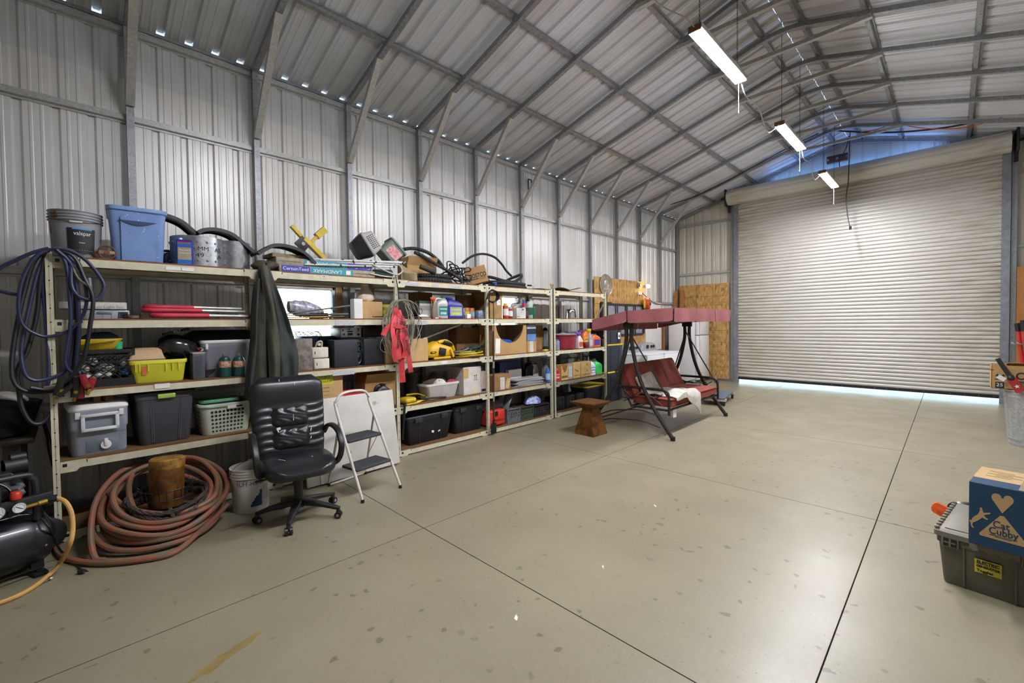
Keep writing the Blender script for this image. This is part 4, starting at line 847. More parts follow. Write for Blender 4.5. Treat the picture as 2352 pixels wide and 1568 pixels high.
# ---- level 4
w, h, L = S(149, 290, 928, 4, 4.70, .44); CG = mat('#8b919b', .5, var=.05); t = thing('cooler', 'grey hard cooler with white lid and white front handle', 'cooler', L, 4); hc = h-.045; W2_ = w/2
b = MB(CG); b.loft([(0, W2_*.90, .20, .04), (.015, W2_*.93, .21, .045), (hc*.55, W2_*.94, .213, .045), (hc*.6, W2_*.985, .223, .045), (hc, W2_*.99, .224, .045)]); b.build('body', t)
b = MB(LIDW); b.loft([(hc, W2_, .226, .045), (hc+.012, W2_*1.02, .232, .045), (hc+.03, W2_*1.0, .228, .045), (hc+.05, W2_*.93, .21, .045), (hc+.055, W2_*.85, .19, .04)]); b.build('lid', t)
b = MB(mat('#d5d5d6', .45)); zz = hc*.74; [b.box((x, -.245, z), d_, bev=.006) for x, z, d_ in ((0, zz+.055, (.22, .022, .024)), (0, zz-.055, (.22, .022, .024)), (-.098, zz, (.024, .022, .13)), (.098, zz, (.024, .022, .13)))]; [b.box((x, -.232, zz+.06), (.03, .02, .05), bev=.005) for x in (-.125, .125)]; b.build('handle', t)
b = MB(mat('#6d737d', .5)); b.box((.01, -.208, hc*.2), (.19, .012, hc*.3), bev=.006); b.build('drain_recess', t); b = MB(LIDW); b.cyl((.03, -.232, hc*.2), (.03, -.205, hc*.2), .032); b.box((.03, -.236, hc*.26), (.022, .01, .06), bev=.004); b.build('drain_plug', t)
b = MB(mat('#7c828c', .5)); b.text('Coleman', .03, None, (.09, -.2135, hc*.47), fit=.12); b.build('lettering', t)
CT = L.z+hc+.056
for k, (px, lab, rz, d_) in enumerate(((220, 'upright wood offcut on the grey cooler, left of the other', 10, (.045, .09, .06)), (243, 'rough wood offcut on the grey cooler, right of the other', 30, (.055, .09, .04)))):
    p = atY(px, 925, 4.80); b = MB(m_wood('#8a6238', '#6d4a26')); b.box((0, 0, d_[2]/2), d_, bev=.003); one(b, 'wood_block', lab, 'wood block', (p.x, 4.80, CT), rz)
w, h, L = S(307, 443, 900, 4, 4.70, .48); t = tote('storage_tote', 'dark grey storage tote with lime green latch beside the cooler', w*1.03, .48, h+.005, L, DGREY, mat('#34343a', .5), latch=mat('#9cc04c', .45), taper=.84, rz=3)
w, h, L = S(460, 578, 925, 4, 4.70, .40); LB = mat('#c3cdb8', .45, var=.04); t = thing('laundry_basket', 'pale green laundry basket with rows of round holes', 'laundry basket', L, 2); W2_ = w/2*1.04
b = MB(LB); b.loft([(0, W2_*.84, .16, .05), (.01, W2_*.87, .168, .06), (h*.9, W2_*.98, .198, .07), (h*.9, W2_*1.02, .21, .08), (h*.94, W2_*1.05, .215, .08), (h, W2_*1.03, .212, .08), (h, W2_*.95, .19, .07), (.03, W2_*.84, .16, .05)]); b.build('body', t)
b = MB(BLACK)
for i in range(9):
    for j in range(6):
        z = h*(.12+.125*j); k_ = .87+.11*z/h/.9; x = (-.78+1.56*i/8)*W2_*k_; yy = -.168-(.03)*(z/h/.9)
        b.cyl((x*.78, yy-.0015, z), (x*.78, yy+.004, z), .0085+.0022*j/5*1.3, n=12)
for i in range(4):
    for j in range(6):
        z = h*(.12+.125*j); k_ = .87+.11*z/h/.9; b.cyl((-W2_*k_-.0012, -.10+.06*i, z), (-W2_*k_+.004, -.10+.06*i, z), .009, n=10)
b.build('holes', t); b = MB(PAPER); b.box((.06, -.214, h*.87), (.13, .003, .03)); b.box((.09, -.2158, h*.87), (.05, .001, .014), INK); b.build('paper_label', t)
a, c = atY(461, 908, 4.76), atY(553, 900, 4.76); t = tote('storage_box', 'small dark blue box with green lid sitting in the laundry basket', (c.x-a.x), .22, .26, ((a.x+c.x)/2, 4.90, LV[4]+.055), mat('#2c3d58', .4), mat('#7cc08a', .45), taper=.9, ribs=False, cat='box')
b = MB(mat('#3a74a8', .5)); b.box((.1, -.108, .19), (.09, .004, .05)); b.build('paper_label', t)
w, h, L = S(690, 785, 862, 4, 4.70, .34)
def art_stick(b, w, d, h):
    b.box((.03, -d/2-.0006, h*.89), (w*.4, .0012, h*.2), mat('#cfd020', .6)); b.text('DO NOT', .03, INK, (.03, -d/2-.0018, h*.95), fit=w*.26); b.text('SEPARATE', .03, INK, (.03, -d/2-.0018, h*.845), fit=w*.33)
def art_text(b, w, d, h):
    for k in range(6): b.text(('PART NUMBER', 'DESCRIPTION', 'QTY  1 EACH', 'CONT', '1 3', 'SPECIFICATION')[k], .017, mat('#5c4630', .8), (w*.02, -d/2-.0009, h*(.7-.088*k)), fit=w*(.3 if k < 3 else .15+.02*k))
def art_bar(b, w, d, h):
    b.box((w*.32, -d/2-.0008, h*.25), (w*.33, .0014, h*.36), PAPER); b.text('01022MCB', .022, INK, (w*.32, -d/2-.002, h*.35), fit=w*.26)
    q = random.Random(1); [b.box((w*(.2+.24*k/18), -d/2-.002, h*.18), (w*.004*q.choice((1, 1, 2)), .0008, h*.09), INK) for k in range(19)]
carton('cardboard_box', 'tan carton with yellow sticker and white barcode label behind the office chair', w*1.05, .34, h, L, m=CARDL, art=[('yellow_sticker', art_stick), ('printing', art_text), ('barcode_label', art_bar)], tape=False)
w, h, L = S(785, 836, 897, 4, 4.70, .22); t = thing('tool_box', 'red and black tool box behind the top of the step stool', 'tool box', L); b = MB(mat('#2a2a2d', .5)); b.box((0, 0, h*.3), (w*1.1, .22, h*.6), bev=.01); b.build('body', t); b = MB(RED); b.box((0, 0, h*.72), (w*1.12, .225, h*.24), bev=.01); b.box((0, 0, h*.93), (w*.8, .03, h*.14), bev=.008); b.box((w*.3, -.115, h*.5), (w*.32, .012, h*.3), bev=.005); b.build('lid', t)
w, h, L = S(838, 912, 872, 4, 4.80, .28); carton('cardboard_box', 'open brown carton behind the black oil jug', w*1.02, .28, h*.92, L, m=CARD, open_=True)
w, h, L = S(860, 900, 880, 4, 4.675, .11)
def art_oil(b, w, d, h): b.text('SXS', h*.13, INK, (0, -d/2-.003, h*.42), fit=w*.42, shear=.25, bold=.001)
jug('oil_jug', 'black motor oil jug with white label tilted against the brown carton', w*.96, .11, h*.97, L, mat('#1b1b1c', .35), BLACK, lm=mat('#b7b5b2', .5), lab2=mat('#8d8b88', .5), art=art_oil, handle=True, capx=-.05, rot=(0, 6, 0))
b = MB(BLACK); b.bx((1.7, 4.71, LV[4]), (2.3, 4.9, LV[4]+.02)); one(b, 'rubber_mat', 'black rubber mat on the fourth deck under the tan carton front', 'mat')
# ================================================================ BAYS 3, 4 AND 5
# ---- top deck
def spiral(pts, r, b, sm=6):
    P = catmull(pts, sm); b.tube(P, r, RUBBER, n=9); Lc = 0; nx = 0
    for i in range(1, len(P)):
        s = (P[i]-P[i-1]).length; Lc += s
        if Lc >= nx:
            t = (P[i]-P[i-1]).normalized(); b.cyl(P[i]-t*.004, P[i]+t*.004, r*1.13, mat('#4b4a4c', .4), n=9); nx += .032
w, h, L = S(924, 1004, 590, 1, 4.90, .28); t = carton('cardboard_box', 'open carton with raised flaps half buried in hoses on the top deck', .42, .28, .17, V((L.x, 4.98, LV[1]+.05)), -6, m=CARD, open_=True)
b = MB(mat('#9b8a68', .8, var=.12)); p = atY(938, 618, 4.72); b.grid(lambda u, v: (-.12+.26*u+.03*v, .06*math.sin(2.2*u)+.05*v, .0+.20*v*(1-.45*u)), 10, 4, None, .003)
for k in range(22): b.box((-.1+.2*k/22, .06*math.sin(2.2*(k/22))-.004, .05), (.003, .003, .09), mat('#7a6b4d', .9))
one(b, 'corrugated_sheet', 'curled sheet of corrugated cardboard at the left end of the hose pile', 'cardboard', (p.x, 4.69, LV[1]))
b = MB(RUBBER); spiral([(atY(px, py, yy)) for px, py, yy in ((910, 580, 5.0), (930, 572, 4.95), (955, 571, 4.9), (985, 581, 4.85), (1008, 600, 4.8), (1020, 618, 4.8))], .022, b); one(b, 'hose', 'thick black spiral wrapped hose arching over the open carton', 'hose')
b = MB(RUBBER); spiral([(atY(px, py, yy)) for px, py, yy in ((952, 579, 4.80), (975, 590, 4.78), (1000, 606, 4.76), (1030, 622, 4.72), (1060, 642, 4.69))], .020, b); one(b, 'hose', 'second spiral wrapped hose running down to the deck edge below the arch', 'hose')
for k, (z, R_, lab) in enumerate(((.028, .22, 'lower coil of banded black spiral hose beside the curled cardboard'), (.088, .20, 'upper coil of banded black spiral hose beside the curled cardboard'))):
    b = MB(RUBBER); c = V((atY(990, 630, 4.9).x, 4.90, LV[1]+z)); spiral([c+V((R_*1.25*math.cos(a), R_*math.sin(a)*.95, .0)) for a in [2*PI*i/24 for i in range(25)]], .027, b, 2); one(b, 'hose_coil', lab, 'hose')
b = MB(mat('#2c2c2c', .6)); a, c = atY(965, 612, 4.74), atY(995, 624, 4.70); b.cyl(a, c, .03, n=12); b.cyl(c, c+(c-a)*.15, .034, n=12); one(b, 'hose_sleeve', 'short black pipe sleeve lying on the hose coils', 'pipe')
b = MB(mat('#131315', .35)); q = random.Random(9); c = V((atY(1045, 618, 4.86).x, 4.84, LV[1]))
for s in range(9):
    R_ = q.uniform(.10, .2); ang = q.uniform(0, 6.28); ti = q.uniform(-.5, .5); pts = []
    for i in range(18): a = 2*PI*i/18; pts.append(c+V((R_*1.25*math.cos(a+ang)+q.uniform(-.012, .012), R_*.6*math.sin(a)+q.uniform(-.012, .012), max(.012, .11+.16*s/12+R_*math.sin(a+.4*s)*(.75 if s % 2 else .35)+q.uniform(-.012, .012)-.02))))
    b.tube(pts, .0085, n=6, closed=True, sm=3)
one(b, 'cable_tangle', 'tangled heap of glossy black cable between the open carton and the tilted carton', 'cable')
def art_costco(b, w, d, h):
    b.text('COSTCO', .085, INK, (w*.05, -d/2-.001, h*.47), fit=w*.82, bold=.002); b.text('.COM', .05, INK, (w*.25, -d/2-.001, h*.26), fit=w*.3); b.box((-w*.12, -d/2-.001, h*.28), (w*.4, .001, .012), INK)
def art_costco2(b, w, d, h):
    b.text('COSTCO', .06, INK, (w/2+.001, .0, h*.7), face='+x', fit=d*.7, bold=.001); b.box((w/2+.0008, 0, h*.52), (.001, d*.6, .014), INK); b.box((w/2+.0008, d*.0, h*.48), (.001, d*.5, .006), INK)
pc = atY(1102, 620, 4.82); t = carton('cardboard_box', 'tilted carton printed with black store lettering beside the black cables', .30, .24, .24, V((pc.x, 4.86, LV[1]+.035)), m=CARD, tape=False, art=[('printing', art_costco), ('side_printing', art_costco2)], rot=(0, -14, -38))
b = MB(RUBBER); b.tube([atY(*a) for a in ((1062, 604, 4.95), (1085, 588, 4.92), (1110, 583, 4.9), (1135, 590, 4.88), (1152, 606, 4.86), (1163, 622, 4.84), (1175, 634, 4.82))], .017, n=9, sm=6); one(b, 'hose', 'single black hose arching over the tilted carton', 'hose')
for k, (z, R_, lab) in enumerate(((.025, .30, 'lowest coil of smooth black hose at the right end of the pile'), (.075, .29, 'middle coil of smooth black hose at the right end of the pile'), (.13, .25, 'top spiral wrapped coil at the right end of the hose pile'))):
    b = MB(mat('#27262a', .55)); c = V((atY(1160, 645, 4.95).x, 4.96, LV[1]+z)); q = random.Random(k)
    P = [c+V((R_*1.25*math.cos(a)+q.uniform(-.01, .01), R_*.9*math.sin(a), (.04 if k == 2 else .008)*math.sin(a*2+k)+ (.07*max(0, math.cos(a)) if k == 2 else 0))) for a in [2*PI*i/26 for i in range(26)]]
    if k == 2: spiral(P+[P[0]], .022, b, 2)
    else: b.tube(P, .025, n=9, closed=True, sm=2)
    one(b, 'hose_coil', lab, 'hose')
b = MB(CHROME); a = atY(1065, 650, 4.665); [b.cyl(a+V((.03*k, 0, .012)), a+V((.03*k+.022, 0, .012)), (.012, .009, .013, .008)[k % 4], n=8) for k in range(4)]; one(b, 'hose_fitting', 'chrome hose fitting hanging at the top deck edge', 'fitting')
b = MB(mat('#2f6bb5', .4)); a = atY(1139, 651, 4.665); b.cyl(a, a+V((0, .05, .003)), .022, n=14); b.cyl(a+V((0, -.002, 0)), a+V((0, .01, 0)), .012, BLACK, n=12); one(b, 'hose_coupling', 'blue ring coupling on a hose end at the top deck edge', 'coupling')
b = MB(DKSTEEL); a = atY(1212, 655, 4.67); b.cyl(a, a+V((.07, -.01, .0)), .013, n=10); b.cyl(a+V((.07, -.01, 0)), a+V((.11, -.014, 0)), .009, CHROME, n=10); one(b, 'hose_fitting', 'dark hose nozzle at the right end of the hose pile', 'fitting')
CB = mat('#8d7a58', .8, var=.08)
b = MB(CB); a = atY(1225, 660, 4.8); b.grid(lambda u, v: (.62*u, .38*v, .012+.01*math.sin(5*u)+.012*v*u), 8, 4, None, .004); one(b, 'cardboard_sheet', 'flat cardboard sheet right of the hose pile, against the rack corner', 'cardboard', (a.x-.1, 4.70, LV[1]))
b = MB(CB); a = atY(1276, 665, 4.66); b.grid(lambda u, v: (.02+.82*u, .42*v, .05*abs(math.sin(u*4.5+.4))*(1-.5*v)+.03*u*(1-v)), 12, 4, None, .004); b.grid(lambda u, v: (.0+.05*u+.10*v*(u-.5), .03*u, .0+.10*v), 3, 3, None, .004); one(b, 'cardboard_sheet', 'buckled flattened cardboard box on top of the short cream rack', 'cardboard', (a.x-.05, 4.70, LV[1]+.006))
# ---- level 2
p = atY(948, 706, 4.86); t = thing('wire_spool', 'tipped wooden wire spool with loose wire ends behind the hanging wire coil', 'spool', (p.x+.02, 4.88, LV[2]+.105), rot=(70, 0, 55)); b = MB(mat('#8a7b62', .7)); [b.lathe([(.105, z), (.105, z+.008)], n=26) for z in (-.07, .062)]; b.build('flanges', t); b = MB(mat('#30272a', .4, .4)); b.lathe([(.05, -.062), (.085, -.06), (.088, 0), (.085, .06), (.05, .062)], n=26); [b.tube([(.088*math.cos(2*PI*k/18), .088*math.sin(2*PI*k/18), z) for k in range(18)], .003, n=5, closed=True) for z in (-.04, -.02, 0, .02, .04)]; q = random.Random(6); [b.tube([(.05*math.cos(a), .05*math.sin(a), .07), (.08*math.cos(a+.5), .08*math.sin(a+.5), .11), (.1*math.cos(a+1.1), .09*math.sin(a+1.1), .085)], .002, n=4, sm=4) for a in [q.uniform(0, 6.28) for _ in range(14)]]; b.build('wire_winding', t)
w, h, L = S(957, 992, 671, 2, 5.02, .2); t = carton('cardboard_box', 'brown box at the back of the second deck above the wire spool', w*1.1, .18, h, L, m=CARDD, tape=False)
w, h, L = S(966, 992, 691, 2, 4.80, .16); t = carton('storage_carton', 'white printed carton with a dark green top beside the spray bottle', w*1.2, .16, h, L, m=mat('#b9b5ac', .7), tape=False); b = MB(mat('#2c4a3c', .6)); b.box((0, 0, h*.93), (w*1.21, .161, h*.15)); [b.box((0, -.081, h*(.5+.07*k)), (w*.9, .001, .006), mat('#5b5850', .8)) for k in range(4)]; b.build('printed_band', t)
b = MB(PAPER); a = atY(976, 724, 4.70); b.grid(lambda u, v: (.14*u, .1*v, .002+.05*v), 4, 3, None, .001); one(b, 'paper_sheet', 'loose white paper leaning in front of the white carton on the second deck', 'paper', (a.x-.05, 4.69, LV[2]))
w, h, L = S(992, 1004, 681, 2, 4.72, .06); spray('spray_bottle', 'tall brownish spray bottle with orange trigger left of the silver jug', .036, h, L+V((.01, 0, 0)), mat('#8d7f70', .3), ORNG)
w, h, L = S(1006, 1030, 680, 2, 4.71, .12)
jug('coolant_jug', 'silver jug with teal label left of the blue jug', w*1.12, .12, h, L, mat('#b9b6b1', .35, .2), mat('#1f7a5c', .4), lm=mat('#1f8579', .5), lab2=mat('#b6d5cf', .5))
w, h, L = S(1028, 1066, 683, 2, 4.70, .15); jug('coolant_jug', 'large royal blue jug with pale label on the second deck', w, .15, h, L, mat('#2a2a86', .35), mat('#3b3ba6', .4), lm=mat('#a3a7ad', .5), lab2=mat('#c9d640', .5), capx=-.22)
for k, (pa, pb, pt, m_, bm, lab) in enumerate(((1062, 1070, 707, '#a9abae', '#4a8aa5', 'blue banded can tight against the blue jug'), (1069.5, 1080.5, 706, '#c77a50', '#d3c22b', 'can with a yellow band right of the blue jug'), (1081, 1092, 707, '#c97a52', '#7f9fb4', 'orange and blue can, rightmost of the three cans'))):
    w, h, L = S(pa, pb, pt, 2, 4.72, .08); can('food_can', lab, w/2, h, L, mat(m_, .4, .2), mat('#b0703e', .4), mat(bm, .5))
w, h, L = S(1073, 1082, 721, 2, 4.665, .05); carton('white_carton', 'tiny white carton in front of the banded cans', w, .05, h, L, m=PAPER, tape=False)
w, h, L = S(1097, 1114, 713, 2, 4.70, .1); t = can('plastic_tub', 'clear blue tinted tub of nails beside the rack upright', w/2, h, L, mat('#7f93a8', .3, var=.3, scale=60), mat('#a7b2bd', .4), None, cat='tub')
b = MB(PAPER); a = atY(994, 728, 4.665); b.bx((0, 0, 0), (.10, .018, .014)); b.bx((0, -.001, .0), (.035, .019, .0145), RED); b.bx((.085, -.001, 0), (.12, .019, .0145), RED); one(b, 'marker_box', 'small red and white box at the deck edge below the spray bottle', 'box', (a.x, 4.66, LV[2]))
w, h, L = S(1130, 1157, 669, 2, 4.70, .5); carton('cardboard_box', 'tall brown carton with a small white label behind the hanging black cord', w*1.05, .42, h, L, m=mat('#a68252', .8), tape=False, art=lambda b, w, d, h: (b.box((w*.2, -d/2-.0006, h*.6), (w*.3, .0012, h*.2), PAPER), b.box((w*.24, -d/2-.0014, h*.62), (w*.08, .001, h*.03), RED)))
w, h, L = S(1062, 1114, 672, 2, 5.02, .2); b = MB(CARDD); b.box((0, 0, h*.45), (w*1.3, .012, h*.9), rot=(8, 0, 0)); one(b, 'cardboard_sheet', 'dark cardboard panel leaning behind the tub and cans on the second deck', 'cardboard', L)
for k, (pa, pb, pt, m_, nz, lab) in enumerate(((1160, 1170, 695, '#c9442c', '#d8b53a', 'red topped white aerosol can at the window of the second deck'), (1171.5, 1180, 703, '#a9382c', '#c9c4bc', 'shorter red aerosol can with pale label beside the taller one'), (1181, 1187, 702, '#b9b6b0', '#c99a3c', 'grey aerosol can behind the white carton'))):
    w, h, L = S(pa, pb, pt, 2, 4.71+.03*k, .08); can('aerosol_can', lab, w/2, h*.97, L, mat(m_, .35), None, PAPER if k < 2 else None, nozzle=mat(nz, .5), cat='spray can')
w, h, L = S(1187, 1208, 707, 2, 4.70, .1); carton('white_carton', 'square white carton among the aerosol cans by the window', w, .1, h, L, m=mat('#cfccc8', .6), tape=False, art=lambda b, w, d, h: (b.box((w*.15, -d/2-.0006, h*.85), (w*.2, .001, h*.12), INK), b.box((-w*.3, -d/2-.0006, h*.2), (w*.25, .001, h*.04), INK)))
w, h, L = S(1178, 1206, 696, 2, 4.84, .1); jug('oil_jug', 'pale grey jug behind the white carton in front of the window', w*.9, .1, h*1.05, L, mat('#a9a9a6', .4), mat('#9a9a98', .4))
w, h, L = S(1203, 1210, 690, 2, 4.75, .05); can('glue_bottle', 'slim red and blue bottle right of the square white carton', w/2, h, L, mat('#b9284a', .35), None, mat('#c9cede', .4), nozzle=mat('#4a62a8', .4), cat='bottle')
w, h, L = S(1208, 1214.5, 706, 2, 4.70, .05); can('oil_bottle', 'dark brown bottle left of the green bottle', w/2, h, L, mat('#3a2420', .3), BLACK, mat('#5c3a34', .5), cat='bottle', nozzle=BLACK)
w, h, L = S(1214, 1225, 692, 2, 4.71, .08); t = can('gear_oil_bottle', 'green labelled bottle with a long spout at the right of the bottles', w/2, h, L, mat('#9ab5a6', .35), None, mat('#1f5c42', .5), nozzle=mat('#c3d2c9', .4), cat='bottle')
w, h, L = S(1225, 1231, 702, 2, 4.75, .06); can('oil_bottle', 'dark green bottle, last of the bottles before the wall panels', w/2*1.1, h, L, mat('#1c6b50', .4), BLACK, cat='bottle')
p = atY(1312, 731, 4.78); hh = atY(1312, 710, 4.78).z-LV[2]; t = thing('carafe', 'stainless steel carafe with black handle alone on its deck', 'carafe', (p.x, 4.80, LV[2])); r = .085
b = MB(CHROME); b.lathe([(r, 0), (r, .01), (r*.97, hh*.5), (r*.9, hh*.8), (r*.8, hh*.93)], n=30); b.build('body', t); b = MB(BLACK); b.lathe([(r*.82, hh*.92), (r*.8, hh*.98), (r*.3, hh), (r*.12, hh*1.06)], n=24); b.build('lid', t); b = MB(BLACK); b.tube([(r*.75, -.01, hh*.95), (r*1.25, -.012, hh*.95), (r*1.5, -.012, hh*.55), (r*1.55, -.012, hh*.15), (r*.98, -.01, hh*.1)], .011, sm=4); b.build('handle', t)
# ---- level 3
for k, (a_, c_, m_, lab) in enumerate((((972, 778, 4.86), (1058, 744.5, 4.86), mat('#cfcfcb', .35), 'white pole leaning up across the third deck'), ((972, 777, 4.92), (1038, 747, 4.95), mat('#b08a2c', .4), 'thin yellow pole leaning behind the white pole'))):
    a, c = atY(*a_), atY(*c_); b = MB(m_); b.cyl(a, c, .013 if k == 0 else .007, n=10); b.sph(c, .014 if k == 0 else .008, n=8); one(b, 'pole', lab, 'pole')
DW = mat('#d6a818', .45, var=.06); w, h, L = S(986, 1056, 777, 3, 4.70, .26); t = thing('wet_dry_blower', 'yellow and black power tool lying beside the plain carton', 'power tool', L+V((-.02, 0, 0)), 8)
b = MB(DW); b.loft([(0.03, .22, .09, .05, -.03, 0), (.06, .24, .11, .06, -.03, 0), (.15, .22, .11, .06, -.04, 0), (.20, .10, .08, .05, -.10, 0), (.235, .04, .05, .03, -.03, 0)]); [b.box((x, -.13, .02), (.30, .03, .03), bev=.01) for x in (-.05,)]; b.box((.14, -.12, .07), (.04, .03, .12), rot=(0, -25, 0), bev=.008); b.tube([(-.06, -.06, .22), (.06, -.07, .235), (.18, -.06, .19), (.24, -.05, .10)], .024, n=8, sm=4); b.build('housing', t)
b = MB(BLACK); b.tube([(.02, -.09, .225), (.1, -.095, .215), (.17, -.09, .18)], .02, n=8, sm=3); b.box((-.03, -.115, .10), (.12, .02, .10), rot=(0, 12, 0), bev=.02); b.box((-.19, -.115, .10), (.09, .008, .022)); b.box((.2, -.08, .05), (.12, .06, .09), bev=.02, rot=(0, 20, 0)); b.cyl((.16, -.1, .04), (.30, -.1, .055), .025); b.build('grip', t); b = MB(YEL); b.box((-.19, -.1195, .10), (.05, .001, .008)); b.build('lettering', t)
b = MB(mat('#c9ab24', .5)); coil(b, (atY(1072, 812, 4.80).x, 4.80, LV[3]+.012), .15, .009, 6, None, .22, seed=3, ax=1.2, stack=.02); one(b, 'extension_cord', 'yellow extension cord coil in front of the green cord', 'cord')
b = MB(mat('#1e4a3a', .5)); coil(b, (atY(1085, 800, 5.0).x, 4.98, LV[3]+.05), .12, .010, 5, None, .3, seed=7, ax=1.2, stack=.04, tilt=(.15, 0)); one(b, 'extension_cord', 'dark green extension cord bundle behind the yellow cord', 'cord')
b = MB(mat('#7b7d7b', .4)); coil(b, (atY(1062, 800, 4.92).x-.02, 4.94, LV[3]+.05), .10, .009, 4, None, .2, seed=5, ax=1.3, stack=.03, tilt=(.2, .1)); one(b, 'cable_coil', 'grey cable coil behind the yellow power tool', 'cable')
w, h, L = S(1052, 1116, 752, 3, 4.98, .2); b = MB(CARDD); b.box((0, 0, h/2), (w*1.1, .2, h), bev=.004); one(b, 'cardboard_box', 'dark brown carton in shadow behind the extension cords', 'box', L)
b = MB(mat('#a86a3a', .3, .8)); a = atY(1103, 800, 4.84); b.tube([a, a+V((0, 0, .1)), a+V((.01, 0, .20))], .01, n=8); b.tube([a, a+V((.04, -.02, -.05)), a+V((.1, -.02, -.09))], .012, n=8, sm=3); one(b, 'copper_pipe', 'bent copper pipe standing in front of the shadowed carton', 'pipe')
# big carton with round cutout
w, h, L = S(1131, 1209, 746, 3, 4.69, .46); t = thing('cardboard_box', 'large brown carton with a round front cutout showing blue inside', 'box', L); W2_ = w/2
out = [(-W2_, 0), (W2_, 0), (W2_, h)]; cut = [(W2_*.80*math.cos(a), h-h*.62*math.sin(a)) for a in [PI*i/14 for i in range(15)]]; poly = out+cut+[(-W2_, h)]
b = MB(CARD); b.T = M.Translation((0, -.225, 0))@M.Rotation(PI/2, 4, 'X'); b.prism(poly, .006); b.T = M.Identity(4)
for lo, hi in (((-W2_, -.225, 0), (-W2_+.006, .23, h)), ((W2_-.006, -.225, 0), (W2_, .23, h)), ((-W2_, .224, 0), (W2_, .23, h)), ((-W2_, -.225, 0), (W2_, .23, .006))): b.bx(lo, hi)
b.build('body', t); b = MB(PAPER); b.box((-W2_*.72, -.2325, h*.30), (w*.13, .0015, h*.5), rot=(0, 3, 0)); b.build('paper_label', t)
b = MB(mat('#2f57b0', .5, bmp=.3)); b.loft([(.03, W2_*.7, .15, .1), (h*.35, W2_*.72, .16, .1), (h*.48, W2_*.45, .1, .08), (h*.5, W2_*.2, .05, .04)]); one(b, 'blue_tarp', 'blue folded tarp inside the carton with the round cutout', 'tarp', L)
w, h, L = S(1211, 1232, 783, 3, 4.70, .16); hb = h; carton('cardboard_box', 'small brown carton with white tape right of the round cutout', w, .16, h, L, m=CARD, art=lambda b, w, d, h: b.box((-w*.05, -d/2-.0008, h*.5), (w*.4, .0016, h*.98), mat('#cfcbc6', .6)), tape=False)
w, h, L = S(1210, 1231, 745, 3, 4.73, .14); carton('printed_box', 'dark blue and pale blue box standing on the small taped carton', w, .14, h-hb-.002, V((L.x, 4.80, LV[3]+hb+.001)), m=mat('#1e2a40', .5), tape=False, art=lambda b, w, d, h: (b.box((0, -d/2-.0006, h*.22), (w*.96, .001, h*.4), mat('#5d86bd', .5)), b.box((0, -d/2-.0006, h*.86), (w*.96, .001, h*.22), mat('#b9c3cf', .5))))
w, h, L = S(1231, 1246, 747, 3, 4.92, .2); carton('cardboard_box', 'tall brown carton with dark dots behind the taped carton', w*1.1, .2, h, L, m=mat('#98703f', .8), tape=False)
p = atY(1257, 800, 4.86); hh = atY(1257, 752, 4.86).z-LV[3]; t = thing('lantern', 'glass lantern on the third deck beside the black post', 'lantern', (p.x, 4.9, LV[3])); b = MB(DKSTEEL); b.lathe([(.055, 0), (.06, .01), (.05, .05), (.03, .06)], n=18); b.lathe([(.045, hh-.05), (.05, hh-.045), (.03, hh-.01), (.01, hh)], n=18); [b.cyl((.05*sx, 0, .03), (.05*sx, 0, hh-.04), .003, n=6) for sx in (-1, 1)]; b.build('frame', t); b = MB(mat('#c8cfd2', .08, alpha=.35)); b.lathe([(.03, .06), (.05, .10), (.05, hh-.09), (.03, hh-.05)], n=18); b.build('glass', t)
b = MB(YEL); b.box((0, 0, .012), (.11, .05, .024), bev=.008); a = atY(1254, 806, 4.72); one(b, 'tape_measure', 'small yellow level on the deck in front of the lantern', 'level', (a.x, 4.73, LV[3]))
w, h, L = S(1283, 1322, 765, 3, 4.74, .2); t = thing('ice_bucket', 'dark red lidded pail on the third deck of the short rack', 'pail', L); r = w/2
b = MB(BURG); b.lathe([(r*.84, 0), (r*.88, .01), (r*.96, h*.86), (r*1.02, h*.87), (r*1.02, h*.92)], n=28); b.build('body', t); b = MB(mat('#9fa3a6', .4)); b.lathe([(r*1.0, h*.92), (r*.9, h*.97), (r*.2, h*.99), (r*.12, h*1.04), (.001, h*1.05)], n=28); b.build('lid', t)
w, h, L = S(1278, 1286, 779, 3, 4.71, .06); can('water_bottle', 'small pale bottle with a blue cap left of the dark red pail', w/2, h, L, mat('#93a3b0', .2), None, None, nozzle=mat('#3b86c9', .4), cat='bottle')
for k, (pa, pb, pt, m_, tm, bd, yy, lab) in enumerate(((1327, 1338, 762, '#d9d3d0', '#7a4aa0', '#c9563a', 4.70, 'white spray bottle with purple trigger, first after the dark red pail'), (1335, 1345, 757, '#6a3f86', '#5b3a78', '#c96a3a', 4.80, 'purple spray bottle behind the white one'), (1353, 1361, 754, '#a7a6b5', '#d0b52a', '#c9c5d0', 4.72, 'clear spray bottle with yellow trigger left of the orange jug'))):
    w, h, L = S(pa, pb, pt, 3, yy, .06); spray('spray_bottle', lab, w/2, h, L, mat(m_, .35), mat(tm, .4), band=mat(bd, .5))
w, h, L = S(1342, 1355, 754, 3, 4.74, .09); jug('cleaner_jug', 'orange and yellow labelled cleaner jug among the spray bottles', w*1.1, .08, h*.98, L, mat('#d9772e', .4), mat('#c9a82a', .4), lm=mat('#d8b23a', .5), lab2=mat('#c9462e', .5), handle=False)
w, h, L = S(1345, 1353, 786, 3, 4.68, .05); can('polish_jar', 'small dark red jar in front of the cleaner jug', w/2, h, L, mat('#7a2a30', .4), BLACK)
w, h, L = S(1362, 1381, 766, 3, 4.71, .12); jug('weed_killer_jug', 'bright orange jug with purple band at the right end of the bottles', w, .12, h, L, mat('#d8682a', .4), mat('#3a3a3d', .5), lm=mat('#54388a', .5), lab2=mat('#54388a', .5), capx=-.1)
